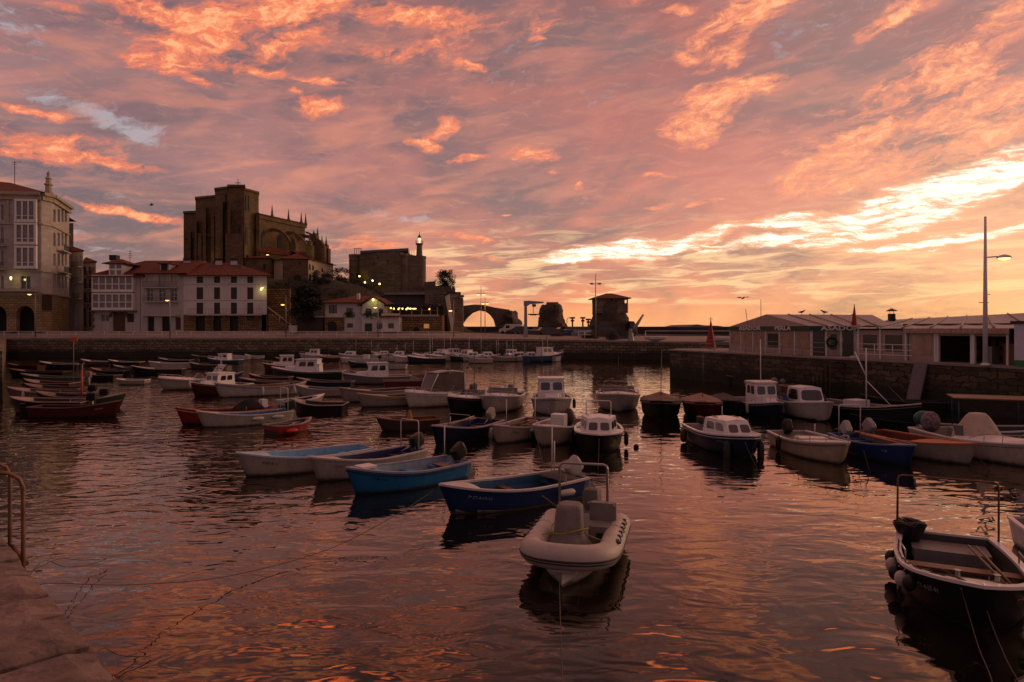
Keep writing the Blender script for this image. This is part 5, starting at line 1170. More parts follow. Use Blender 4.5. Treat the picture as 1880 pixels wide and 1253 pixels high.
# parked cars, van, boats ashore, winches
CARC = {'silver': pmat('car_silver', srgb('8d8d92'), .35, .3, coat=.5, var=.1), 'dark': pmat('car_dark', srgb('26262b'), .3, coat=.6, var=.2), 'white': pmat('car_white', srgb('c9c7c4'), .35, coat=.5, var=.05), 'red': pmat('car_red', srgb('6e1f1c'), .35, coat=.5), 'blue': pmat('car_blue', srgb('26364f'), .35, coat=.5)}
TYRE = pmat('black_rubber', (.015, .015, .015), .8, var=.3)
def car(label, px, Y, z, rz, c, van=False):
    t = thing('parked_car' if not van else 'parked_van', label, 'van' if van else 'car', (*PX(px, Y), z), rz, 'vehicles parked on the pier')
    L_ = 4.2 if not van else 4.8; Wd = 1.72; prof = [(-L_/2, .35), (-L_/2, .8), (-L_/2 + .15, .95), (L_/2 - .9, .9) , (L_/2 - .1, .72), (L_/2, .4)]
    if van: prof = [(-L_/2, .35), (-L_/2, 1.8), (L_/2 - 1.5, 1.85), (L_/2 - .9, 1.15), (L_/2 - .1, .95), (L_/2, .4)]
    bm = B(); prism(bm, prof, -Wd/2, Wd/2); bmesh.ops.bevel(bm, geom=bm.edges[:], offset=.05, segments=1); obj('body', bm, CARC[c], t)
    if not van:
        bm = B(); n = 8; a = [(-1.95, .92), (-1.45, 1.42), (.35, 1.44), (1.15, .9)]
        lo = [bm.verts.new((x, s * (Wd/2 - .06), z_)) for s in (-1, 1) for x, z_ in ((-1.95, .92), (1.15, .9))]; hi = [bm.verts.new((x, s * (Wd/2 - .25), z_)) for s in (-1, 1) for x, z_ in ((-1.45, 1.42), (.35, 1.44))]
        bm.faces.new((lo[0], lo[1], hi[1], hi[0])); bm.faces.new((lo[2], lo[3], hi[3], hi[2])); bm.faces.new((lo[0], lo[2], hi[2], hi[0])); bm.faces.new((lo[1], lo[3], hi[3], hi[1]))
        w = obj('windows', bm, GLASS, t); bm = B(); box(bm, -1.5, .4, -Wd/2 + .22, Wd/2 - .22, 1.421, 1.47); obj('roof', bm, CARC[c], t)
    else:
        bm = B(); box(bm, L_/2 - 2.3, L_/2 - 1.5, -Wd/2 - .01, Wd/2 + .01, 1.1, 1.6); obj('window', bm, GLASS, t)
    for x in (-L_/2 + .8, L_/2 - .85):
        for s in (-1, 1):
            bm = B(); tube(bm, [(x, s * (Wd/2 - .18), .32), (x, s * (Wd/2 + .01), .32)], .32, 12); obj('wheel', bm, TYRE, t)
    for s in (-1, 1): bm = B(); box(bm, L_/2 - .1, L_/2 + .012, s * .62 - .16, s * .62 + .16, .58, .72); obj('headlight', bm, GLASS, t)
car('white van parked beside the boat hoist column', 941, 122, 3.6, 2.6, 'white', True)
car('dark car parked to the right of the white van', 952, 119, 3.55, 2.9, 'dark')
for i, (px, Y, rz, c, lb) in enumerate(((990, 127, 1.2, 'silver', 'silver car parked below the blunt sea stack'), (1008, 124, .3, 'dark', 'dark car parked in front of the blunt sea stack'), (1056, 124, .2, 'white', 'white car parked between the sea stack and the lookout'), (1040, 126, .4, 'blue', 'blue car parked just right of the sea stack'), (1074, 122, .1, 'silver', 'silver car parked left of the tall double street lamp'), (1108, 120, 3.0, 'dark', 'dark car parked at the foot of the lookout rock'))):
    car(lb, px, Y, 3.5, rz, c)
def crate(label, px, Y, z, w, h, c, d=1.2):
    t = thing('fish_crate_stack', label, 'crates', (*PX(px, Y), z)); bm = B(); n = max(2, int(h / .3))
    for i in range(n):
        ww = w / 2 * (1 - .03 * (i % 2)); box(bm, -ww, ww, -d / 2, d / 2, h * i / n + .015, h * (i + 1) / n - .015)
    obj('crates', bm, pmat('crate_' + c, srgb(c), .6, var=.4, vscale=3, dirt=.4), t)
for q in (('stack of faded blue fish crates on the pier behind the hoist', 1030, 112, 3.3, 4, 1.1, '2f4560'), ('stack of grey crates beside the blue ones', 1012, 111, 3.3, 3, 1.3, '5f5752'), ('stack of pale crates left of the double street lamp', 1068, 109, 3.1, 3.2, .9, '8f8379'), ('stack of brown crates right of the double street lamp', 1104, 108, 3.0, 3, 1.4, '5a4234'), ('stack of dark net crates near the jib crane', 1140, 106, 3.0, 3.5, 1.2, '37302e'), ('stack of grey crates between hoist and white van', 975, 112, 3.3, 3, 1.0, '4a4542')): crate(*q)
NET = pmat('net_heap', srgb('38342e'), .95, var=.6, vscale=5, bump=.1, bscale=9)
for i, (px, Y, w, h, lb) in enumerate(((1024, 108, 2.2, .9, 'dark heap of fishing nets on the pier edge near the hoist'), (1083, 106, 2.4, .8, 'heap of nets just left of the double street lamp base'), (1125, 104, 2.0, 1.0, 'heap of nets halfway between double street lamp and jib crane'))):
    bm = B(); bmesh.ops.create_icosphere(bm, subdivisions=4, radius=1)
    for v in bm.verts: n_ = 1 + .35 * mnoise.fractal(v.co * 1.7 + Vector((i * 7, 0, 0)), 1, 2, 3); v.co = Vector((v.co.x * w / 2 * n_, v.co.y * .9 * n_, max(0, v.co.z) * h * n_))
    o = obj('net_heap', bm, NET); o.location = (*PX(px, Y), 3.05); tag(o, lb, 'nets', 'net heaps on the pier')
for px, h, lb in ((1051, 2.6, 'dark deck winch post with hook, left of three on the skyline'), (1070, 2.7, 'dark deck winch post on the skyline, middle of three'), (1080, 2.1, 'short dark winch post on the skyline, right of three')):
    Y = 124; z0 = ZP(600, Y) - 1.2; t = thing('winch_post', lb, 'winch', (*PX(px, Y), 3.6)); top = ZP(585 if px != 1080 else 588, Y) - 3.6
    bm = B(); tube(bm, [(0, 0, 0), (0, 0, top)], .16, 6); obj('post', bm, IRON, t); bm = B(); box(bm, -.45, .45, -.2, .2, top - .05, top + .25); box(bm, -.3, .3, -.2, .2, top * .8, top * .8 + .3); obj('head', bm, IRON, t)
    if px == 1051: bm = B(); tube(bm, [(-.2, 0, top + .1), (-.8, 0, top + .1), (-1.0, 0, top - .2), (-1.0, 0, top - .9)], .06, 5); obj('hook', bm, IRON, t)
railing('pier_fence', 'low white barrier beside the parked cars on the pier', [(PX(1062, 105)[0], 105, 3.1), (PX(1085, 105)[0], 105, 3.1)], step=.8, r=.05, rails=(1, .5), h=1.1)
for px, lb in ((1192, 'small white boat cradle on the pier, left of the pale railing'), (1308, 'white hull laid up ashore right of the large red parasol')):
    bm = B(); w = 2.2; lathe(bm, [(.1, 0), (.7, .35), (.8, .7), (.75, .72)], (0, 0, 0), 12, sx=2.2); o = obj('laid_up_dinghy', bm, WPAINT); o.location = (*PX(px + 12, 95 if px > 1200 else 100), 2.7 if px > 1200 else 2.7); tag(o, lb, 'dinghy')
# gulls
def gull(label, loc, fly=False, rz=0.0, s=1.0):
    t = thing('gull', label, 'gull', loc, rz); bm = B()
    prof = [(-.26, .16, .012), (-.18, .17, .04), (-.05, .18, .075), (.08, .21, .07), (.15, .27, .045), (.19, .31, .042), (.24, .315, .03), (.29, .305, .008)]
    tube(bm, [(x * s, 0, z * s) for x, z, _ in prof], [r * s for _, _, r in prof], 8)
    if not fly:
        for y in (-.03, .03): tube(bm, [(0, y * s, .13 * s), (0, y * s, 0)], .01 * s, 4)
    o = obj('body', bm, pmat('gull_grey', srgb('4b4643'), .8), t)
    bm = B()
    for sy in (-1, 1):
        pts = [(.1, .04, .2), (.12, .35, .32), (.0, .68, .26), (-.08, .35, .28), (-.08, .04, .2)] if fly else [(.08, .05, .24), (-.1, .075, .22), (-.3, .03, .17), (-.1, .06, .16)]
        va = [bm.verts.new((x * s, y * sy * s, z * s)) for x, y, z in pts]; bm.faces.new(va)
        vb = [bm.verts.new((x * s, y * sy * s, z * s + .015)) for x, y, z in pts]; bm.faces.new(vb)
        for i in range(len(va)): j = (i + 1) % len(va); bm.faces.new((va[i], va[j], vb[j], vb[i]))
    obj('wings', bm, pmat('gull_grey', srgb('4b4643'), .8), t)
def rz_(px, Yv, py): return (*PX(px, Yv), ZP(py, Yv))
gull('gull perched on the ridge of the lettered tent, left of the pair', rz_(1472, 55.8, 577.8), s=1.1); gull('gull perched on the ridge of the lettered tent, right of the pair', rz_(1513, 56, 577.8), rz=PI, s=1.1)
gull('gull in flight low over the lettered tent', rz_(1364, 60, 552), True, .7); gull('gull in flight in the sky left of the church', rz_(278, 100, 380), True, .4, 1.3)
for px, py0, py1, lb in ((1397, 579, 550, 'thin whip aerial above the peak of the lettered tent'), (1372, 584, 568, 'short leaning aerial left of the tent peak')):
    bm = B(); a = Vector(rz_(px, 58, py0 + 8)); b = Vector(rz_(px - (3 if px == 1372 else 0), 58, py1)); tube(bm, [a, b], .025, 4); tag(obj('aerial', bm, IRON), lb, 'aerial')

# ================================================================= near quay ladder
r = thing('quay_ladder', 'rusty tubular ladder hooping over the edge of the near quay', 'ladder', (-3.6, 4.9, 2.9))
RUST = pmat('rusty_tube', srgb('7d5a44'), .6, .4, var=.5, vscale=9, dirt=.6, bump=.003, bscale=40)
for i, (ex, ey) in enumerate(((-3.70, 5.03), (-4.10, 5.44))):
    d = Vector((.71, .70, 0)); e = Vector((ex, ey, 0)) - Vector(r.location); e.z = 0
    pts = [e - d * .28 + Vector((0, 0, 0)), e - d * .28 + Vector((0, 0, .45))]
    for k in range(7): t = PI * k / 6; pts.append(e - d * .10 - d * .18 * math.cos(t) * 1.0 + Vector((0, 0, .42 + .14 * math.sin(t))))
    pts += [e + d * .08 + Vector((0, 0, .3)), e + d * .08 + Vector((0, 0, -2.95))]
    bm = B(); tube(bm, pts, .0155, 10); obj('handrail', bm, RUST, r)
for k in range(9):
    z = -.15 - k * .3; a = Vector((-3.70, 5.03, 0)) - Vector(r.location); b = Vector((-4.10, 5.44, 0)) - Vector(r.location); a.z = b.z = z; d = Vector((.071, .07, 0)); bm = B(); tube(bm, [a + d, b + d], .018, 8); obj('rung', bm, RUST, r)

# ================================================================= trees
LEAF = pmat('dark_foliage', srgb('2a3320'), .75, var=.55, vscale=1.5, col2=srgb('1a2114'))
LEAF2 = pmat('hill_foliage', srgb('343a22'), .8, var=.5, vscale=1.2, col2=srgb('1d2314'))
BARK = pmat('bark', srgb('3b2f26'), .9, var=.4, vscale=5, bump=.02)
def tree(label, loc, Hh, R, crown_z, n=5000, leaf=.22, seed=0, name='leafy_tree', m=None, cl=26, upward=0, trunk_r=.28, sq=(1, 1, 1)):
    rr = random.Random(seed); t = thing(name, label, 'tree', loc); bm = B()
    tube(bm, [(0, 0, -.5), (.05, 0, crown_z * .5), (0, .05, crown_z)], [trunk_r * 1.3, trunk_r, trunk_r * .8], 8)
    cz = (crown_z + Hh) / 2; hz_ = (Hh - crown_z) / 2 + .3; cen = []
    for k in range(cl):
        while True:
            p = Vector((rr.uniform(-1, 1), rr.uniform(-1, 1), rr.uniform(-1, 1)))
            if .35 < p.length < 1: break
        p = Vector((p.x * R * .82 * sq[0], p.y * R * .8, cz + p.z * hz_ * .85)); cen.append((p, rr.uniform(.24, .42) * R))
        q = Vector((0, 0, crown_z * .8)); tube(bm, [q, q.lerp(p, .5) + Vector((0, 0, .2)), p], [trunk_r * .45, trunk_r * .25, trunk_r * .08], 5)
    obj('trunk', bm, BARK, t); bm = B()
    for k in range(n):
        c, cr_ = cen[rr.randrange(cl)]; v = Vector((rr.gauss(0, 1), rr.gauss(0, 1), rr.gauss(0, 1))).normalized() * cr_ * rr.random() ** .4
        v.z *= .75 + upward; p = c + v; s = leaf * rr.uniform(.5, 1.2); q = Matrix.Rotation(rr.uniform(0, 6.28), 3, 'Z') @ Matrix.Rotation(rr.uniform(-1.3, 1.3), 3, 'X')
        bm.faces.new([bm.verts.new(p + q @ Vector(w)) for w in ((-s * .5, 0, 0), (0, -s * .35, .02), (s * .6, 0, 0), (0, s * .35, .02))])
    obj('crown', bm, m or LEAF, t); return t
Yt = 113; tree('broad dark tree between the long white house and the gabled house', (*PX(560, Yt), 4.1), ZP(519, Yt) - 4.1, 30 * Yt / F, 1.6, 9000, .34, 5, cl=44)
tree('bushy tree silhouetted on the rampart right of the castle', (*PX(818, 130), ZP(530, 130)), 3.7, 19 * 130 / F, .0, 4200, .24, 8, cl=34, upward=.15, trunk_r=.14, sq=(1.1, 1, 1))
tree('short dark tree on the hilltop just left of the castle', (*PX(628, 150), ZP(528, 150)), 4.2, 2.6, .5, 2500, .28, 11, cl=20, m=LEAF2, trunk_r=.16)
tree('round dark tree beside the priory wall on the hill', (*PX(603, 144), ZP(526, 144)), 3.4, 2.2, .4, 2000, .26, 12, cl=18, m=LEAF2, trunk_r=.14)
tree('low dark tree in front of the church chapels', (*PX(588, 140), ZP(530, 140)), 3.6, 2.2, .4, 2000, .26, 14, cl=18, m=LEAF2, trunk_r=.14)
tree('low leafy tree at the foot of the castle walls', (*PX(655, 146), ZP(536, 146)), 2.6, 2.6, .3, 1800, .26, 15, cl=18, m=LEAF2, trunk_r=.14)
# scrub over the slope: nobody could count it
bm = B(); rr = random.Random(21); sc = 0
while sc < 900:
    px, Yv = rr.uniform(480, 830), rr.uniform(127, 152); x, y = PX(px, Yv); z = hillz(x, y)
    if mnoise.noise(Vector((x * .15, y * .15, 3))) < -.05: continue
    sc += 1; s0 = rr.uniform(.5, 1.1)
    for k in range(16):
        p = Vector((x + rr.gauss(0, .5) * s0, y + rr.gauss(0, .5) * s0, z + abs(rr.gauss(.3, .35)) * s0)); q = Matrix.Rotation(rr.uniform(0, 6.28), 3, 'Z') @ Matrix.Rotation(rr.uniform(-1.3, 1.3), 3, 'X'); s = .3 * rr.uniform(.5, 1.2)
        bm.faces.new([bm.verts.new(p + q @ Vector(w)) for w in ((-s * .5, 0, 0), (0, -s * .35, 0), (s * .6, 0, 0), (0, s * .35, 0))])
tag(obj('scrub', bm, LEAF2), 'dark scrub covering the slope under the castle', kind='stuff')
# walls, sheds and stair between the long white house and the tree
bm = B(); f = Face(490, 121, 532, 121); box(bm, 0, f.w, 0, .6, 4, f.z(510, 534), M=f.M); box(bm, -.02, f.w + .02, -.15, .65, f.z(510, 534), f.z(510, 531), M=f.M); tag(obj('retaining_wall', bm, RUBBLE), 'stone retaining wall behind the stair right of the long white house', 'wall')
t = thing('outdoor_stair', 'dark outdoor stair with pale handrail at the corner of the long white house', 'stair', (*PX(490, 117.5), 4.1)); bm = B()
for k in range(16): box(bm, 4.0 - k * .25 - .0, 4.25 - k * .25, 0, 1.6, 0, .2 + k * .19)
obj('steps', bm, RUBBLE, t); bm = B(); tube(bm, [(4.1, -.05, 1.2), (.2, -.05, 4.2)], .08, 6); tube(bm, [(4.1, -.05, 0), (4.1, -.05, 1.3)], .12, 6); tube(bm, [(2.2, -.05, 1.2), (2.2, -.05, 2.7)], .06, 6); obj('handrail', bm, GREYPL, t)
t = thing('harbour_shed', 'low dark shed with pale roof under the big tree', 'shed', (*PX(575, 114.5), 4.1)); bm = B(); box(bm, -2.9, 1.6, 0, 3, 0, 2.4); obj('wall', bm, DWOOD, t); bm = B(); box(bm, -3.1, 1.8, -.6, 3.2, 2.404, 2.6); obj('roof', bm, GREYPL, t)
t = thing('waste_bin', 'pale square bin in front of the big tree', 'bin', (*PX(538, 110), 4.0)); bm = B(); box(bm, -.55, .55, -.4, .4, 0, 1.0); obj('body', bm, GREYPL, t); bm = B(); box(bm, -.6, .6, -.45, .45, 1.004, 1.1); obj('lid', bm, PLAST2, t)
for px, lb in ((194, 'pale bench post pair in front of the gallery house'), (244, 'pale fence post in front of the gallery house, right side')):
    bm = B(); box(bm, -.35, -.15, 0, .2, 0, 1.5); box(bm, .15, .35, 0, .2, 0, 1.5); o = obj('gate_posts', bm, GREYPL); o.location = (*PX(px, 113), 4.1); tag(o, lb, 'posts')
# ================================================================= boats
def paint(h, nm=None, r=.42):
    """weathered paint: vertical scuffs, and a ragged weed line just above the water"""
    k = 'hull_paint_' + h
    if k in MC: return MC[k]
    m = pmat(k, srgb(h), r, var=.22, vscale=2.5, dirt=.38, spec=.3, stretch=(1.6, 1.6, .7)); t = m.node_tree; n, l = t.nodes, t.links; b = n['Principled BSDF']; src = b.inputs['Base Color'].links[0].from_socket
    ge = n.new('ShaderNodeNewGeometry'); sp = n.new('ShaderNodeSeparateXYZ'); l.new(ge.outputs['Position'], sp.inputs[0]); nz = n.new('ShaderNodeTexNoise'); l.new(ge.outputs['Position'], nz.inputs['Vector']); nz.inputs['Scale'].default_value = 5; nz.inputs['Detail'].default_value = 5
    a = n.new('ShaderNodeMath'); a.operation = 'MULTIPLY_ADD'; l.new(nz.outputs[0], a.inputs[0]); a.inputs[1].default_value = -.16; l.new(sp.outputs[2], a.inputs[2]); mr = n.new('ShaderNodeMapRange'); l.new(a.outputs[0], mr.inputs[0]); mr.inputs[1].default_value = .03; mr.inputs[2].default_value = -.05; mr.inputs[4].default_value = .8
    x = n.new('ShaderNodeMix'); x.data_type = 'RGBA'; l.new(mr.outputs[0], x.inputs[0]); l.new(src, x.inputs[6]); x.inputs[7].default_value = (.03, .03, .018, 1); l.new(x.outputs[2], b.inputs['Base Color']); return m
TRIM = pmat('timber_trim', srgb('6b4529'), .5, var=.4, vscale=4, stretch=(6, 1, 1))
GEL = pmat('white_gelcoat', srgb('d3cecb'), .35, var=.1, vscale=1.5, dirt=.18, coat=.2)
GELD = pmat('grey_gelcoat', srgb('a8a29e'), .45, var=.15, vscale=1.5, dirt=.3)
TINT = pmat('tinted_glass', (.03, .028, .03), .08, var=.3, vscale=1, spec=.9)
CLEAR = pmat('clear_screen', srgb('8a7b76'), .12, var=.3, vscale=1, spec=.9)
BUFF = pmat('fender_white', srgb('b8b0a8'), .5, dirt=.4)
ROPE = pmat('mooring_rope', srgb('5a5046'), .9, var=.4, vscale=30)
INOX = pmat('stainless_tube', srgb('a09c9a'), .3, .7, var=.15)
COVERS = {}
class Hull:
    def __init__(s, L_, Bm, fb=(.75, .45, .5), tr=.82, rake=.45, full=2.3, draft=.3, flare=.16, dble=False):
        s.L, s.B, s.fb, s.tr, s.rake, s.full, s.draft, s.flare, s.dble = L_, Bm, fb, tr, rake, full, draft, flare, dble
    def b(s, t):
        if t > .42: u = (t - .42) / .58; v = max(0.0, 1 - u ** s.full)
        else:
            u = (.42 - t) / .42; v = 1 - (1 - s.tr) * u ** 1.8
            if s.dble: v = max(0.0, 1 - u ** 3.2)
        return s.B / 2 * v
    def z(s, t):
        bo, mi, st = s.fb; z = mi
        if t > .4: z += (bo - mi) * ((t - .4) / .6) ** 1.8
        else: z += (st - mi) * ((.4 - t) / .4) ** 1.8
        return z
    def x(s, t, zz):
        """fore-and-aft position; the stem rakes forward with height"""
        zt = s.z(t); k = (zt - zz) / (zt + s.draft)
        return s.L * (t - .5) - s.rake * max(0, k) * max(0, (t - .55) / .45) ** 2.2 + (s.rake * .25 * k * max(0, (.2 - t) / .2) if not s.dble else s.rake * k * max(0, (.4 - t) / .4) ** 2.2)
    def p(s, t, k):
        """hull skin point: t along, k 0 keel .. 1 sheer"""
        zt = s.z(t); d = -s.draft * (1 - max(0, (t - .75) / .25) ** 2 * .75); zz = d + (zt - d) * k
        w = s.b(t); bowv = max(0, (t - .5) / .5)
        prof = min(1, (k / .38)) ** (.55 + .5 * bowv) * (1 - s.flare - .16 * bowv) + (s.flare + .16 * bowv) * k ** 1.3
        return Vector((s.x(t, zz), w * min(1.0, prof), zz))
def skin(h, t, zz, ins=.05):
    zt = h.z(t); d = -h.draft * (1 - max(0, (t - .75) / .25) ** 2 * .75); k = min(1, max(0.02, (zz - d) / (zt - d))); return max(.008, h.p(t, k).y - ins)
def hull_mesh(h, seats=1, boot=None):
    bm = B(); n = 22; m = 9; G = {}
    ts = [i / n for i in range(n + 1)]
    for sgn in (1, -1):
        V = [[None] * (m + 1) for _ in ts]
        for i, t in enumerate(ts):
            for k in range(m + 1):
                p = h.p(t, k / m); V[i][k] = bm.verts.new((p.x, p.y * sgn, p.z))
        for i in range(n):
            for k in range(m):
                f = bm.faces.new((V[i][k], V[i + 1][k], V[i + 1][k + 1], V[i][k + 1])); f.smooth = True
                zc = (V[i][k].co.z + V[i][k + 1].co.z) / 2
                if boot is not None and zc < boot: f.material_index = 1
        G[sgn] = V
    # transom
    for k in range(m):
        f = bm.faces.new((G[1][0][k], G[1][0][k + 1], G[-1][0][k + 1], G[-1][0][k]))
    bmesh.ops.remove_doubles(bm, verts=bm.verts[:], dist=.0008)
    return bm
def rim_mesh(h, w=.075, th=.05, up=.03, t0=0.0, t1=1.0, out=.02):
    """gunwale capping swept round the sheer"""
    bm = B(); n = 26; secs = []
    path = [(t0 + (t1 - t0) * i / n, 1) for i in range(n + 1)] + [(t1 - (t1 - t0) * i / n, -1) for i in range(1, n + 1)]
    for i, (t, sg) in enumerate(path):
        x = h.x(t, h.z(t)); y = h.b(t) * sg; z = h.z(t)
        if t >= .999: y = 0
        t2 = min(1, t + .01); t3 = max(0, t - .01)
        d = Vector((h.x(t2, h.z(t2)) - h.x(t3, h.z(t3)), (h.b(t2) - h.b(t3)) * sg, 0)) * sg
        nrm = Vector((d.y, -d.x, 0)).normalized() if t < .999 else Vector((-1, 0, 0))
        o = Vector((x, y, z)); secs.append([o - nrm * out + Vector((0, 0, up)), o + nrm * w + Vector((0, 0, up)), o + nrm * w + Vector((0, 0, up - th)), o - nrm * out + Vector((0, 0, up - th))])
    R = [[bm.verts.new(p) for p in s_] for s_ in secs]
    for a, b in zip(R[:-1], R[1:]):
        for k in range(4): bm.faces.new((a[k], a[(k + 1) % 4], b[(k + 1) % 4], b[k]))
    # across the transom
    a, b = R[-1], R[0]
    for k in range(4): bm.faces.new((a[k], a[(k + 1) % 4], b[(k + 1) % 4], b[k]))
    return bm
def liner_mesh(h, td, fl=.08, inset=.07):
    bm = B(); n = 16; rows = []
    for i in range(n + 1):
        t = .015 + (td - .015) * i / n; z = h.z(t); w = max(.02, h.b(t) - inset); x = h.x(t, z); zm = (z + fl) / 2; wf = min(w * .86, skin(h, t, fl)); wm = min(w, skin(h, t, zm)); xm, xf = min(x, h.x(t, zm)), min(x, h.x(t, fl))
        rows.append([bm.verts.new(p) for p in ((x, w, z), (xm, wm, zm), (xf, wf, fl), (xf, -wf, fl), (xm, -wm, zm), (x, -w, z))])
    for a, b in zip(rows[:-1], rows[1:]):
        for k in range(5): bm.faces.new((a[k], a[k + 1], b[k + 1], b[k]))
    for r_ in (rows[0], rows[-1]): bm.faces.new(r_)
    return bm
def deck_mesh(h, ta, tb=1.0, camber=.05, inset=.03, up=.0):
    bm = B(); n = 12; rows = []
    for i in range(n + 1):
        t = ta + (tb - ta) * i / n; z = h.z(t) + up; w = max(.005, h.b(t) - inset); x = h.x(t, h.z(t)) - (inset if t > .99 else 0)
        rows.append([bm.verts.new((x, w * q, z + camber * (1 - q * q))) for q in (1, .6, .2, -.2, -.6, -1)])
    for a, b in zip(rows[:-1], rows[1:]):
        for k in range(5): f = bm.faces.new((a[k], a[k + 1], b[k + 1], b[k])); f.smooth = True
    z = .10; wl = skin(h, ta, z) / max(.01, abs(rows[0][0].co.y)); xl = min(rows[0][0].co.x, h.x(ta, z)); lo = [bm.verts.new((xl, v.co.y * min(.9, wl), z)) for v in rows[0]]
    for k in range(5): bm.faces.new((rows[0][k], rows[0][k + 1], lo[k + 1], lo[k]))
    return bm
def outboard(root, x, y, z, tilt=.0, s=1.0, cowl=None, leg=None, name='outboard_motor'):
    M = Matrix.Translation((x, y, z)) @ Matrix.Rotation(tilt, 4, 'Y') @ Matrix.Scale(s, 4)
    bm = B(); prof = [(.13, .00, 0), (.18, .02, 0), (.195, .10, .0), (.20, .30, .03), (.185, .40, .06), (.14, .435, .09), (.05, .445, .10)]; rings = []
    for (rr, zz, xo) in prof:
        rings.append([bm.verts.new((-.02 + xo * -.6 + rr * 1.28 * math.copysign(abs(math.cos(a)) ** .42, math.cos(a)), rr * .72 * math.copysign(abs(math.sin(a)) ** .42, math.sin(a)), zz)) for a in [2 * PI * (q + .5) / 20 for q in range(20)]])
    for ra, rb_ in zip(rings[:-1], rings[1:]):
        for q in range(20): bm.faces.new((ra[q], ra[(q + 1) % 20], rb_[(q + 1) % 20], rb_[q]))
    bm.faces.new(rings[0][::-1]); bm.faces.new(rings[-1])
    bmesh.ops.transform(bm, matrix=M, verts=bm.verts[:]); c = obj(name, bm, cowl or IRON, root); autosmooth(c, 32)
    bm = B(); prism(bm, [(-.10, .1), (.10, .1), (.06, -.35), (.04, -.72), (-.16, -.78), (-.14, -.4)], -.06, .06); box(bm, .05, .22, -.12, .12, -.12, .12); lathe(bm, [(.02, -.02), (.05, .0), (.05, .2), (.02, .26)], (-.16, 0, -.66), 8, M=Matrix.Rotation(PI / 2, 3, 'Y'))
    tube(bm, [(.1, 0, .16), (.5, .03, .2), (.72, .04, .22)], .018, 6)
    for k in range(3): t = k * 2.09; prism(bm, [(-.20, -.66), (-.20, -.70), (-.22, -.70), (-.22, -.66)], 0, .01) if 0 else box(bm, -.25, -.235, -.03 + .08 * math.sin(t), .03 + .08 * math.sin(t), -.70 + .08 * math.cos(t), -.62 + .08 * math.cos(t))
    bmesh.ops.transform(bm, matrix=M, verts=bm.verts[:]); obj('motor_leg', bm, leg or GALV, c); return c
def fender(root, x, y, z, vertical=True, m=None, r=.09, l=.45):
    bm = B(); lathe(bm, [(.02, -l / 2 - .05), (r * .7, -l / 2), (r, -l / 2 + .06), (r, l / 2 - .06), (r * .7, l / 2), (.025, l / 2 + .06)], (0, 0, 0), 10)
    if not vertical: bmesh.ops.rotate(bm, verts=bm.verts[:], matrix=Matrix.Rotation(PI / 2, 3, 'Y'))
    bmesh.ops.translate(bm, verts=bm.verts[:], vec=(x, y, z)); tube(bm, [(x, y, z + l * .4), (x, y * .93, z + .42)], .01, 4); obj('fender', bm, m or BUFF, root, smooth=True)
def goalpost(root, x, w, z0, h, m=None, r=.022, lean=0.0, nm='goalpost_frame', double=False):
    bm = B(); c = .08
    tube(bm, [(x, -w, z0), (x + lean, -w, z0 + h - c), (x + lean, -w + c * .3, z0 + h - c * .3), (x + lean, -w + c, z0 + h), (x + lean, w - c, z0 + h), (x + lean, w - c * .3, z0 + h - c * .3), (x + lean, w, z0 + h - c), (x, w, z0)], r, 8)
    if double: tube(bm, [(x - .18, -w, z0), (x - .02 + lean, -w, z0 + h * .86)], r * .8, 6); tube(bm, [(x - .18, -w, z0 + h * .5), (x + lean * .5, -w, z0 + h * .5)], r * .6, 6)
    obj(nm, bm, m or WPAINT, root)
def bowrail(root, h, ta=.62, hh=.35, m=INOX):
    bm = B(); pts = []; n = 12
    for i in range(n + 1): t = ta + (1 - ta) * i / n; pts.append(Vector((h.x(t, h.z(t)) + .03 * (i / n), max(0, h.b(t) - .06), h.z(t) + hh * min(1, .3 + i / 4))))
    full = pts + [Vector((p.x, -p.y, p.z)) for p in pts[::-1][1:]]
    tube(bm, full, .014, 6)
    for i in (3, 6, 9):
        for sg in (1, -1): p = pts[i]; tube(bm, [(p.x, p.y * sg, p.z), (p.x - .03, p.y * sg, p.z - hh)], .012, 5)
    obj('bow_rail', bm, m, root)
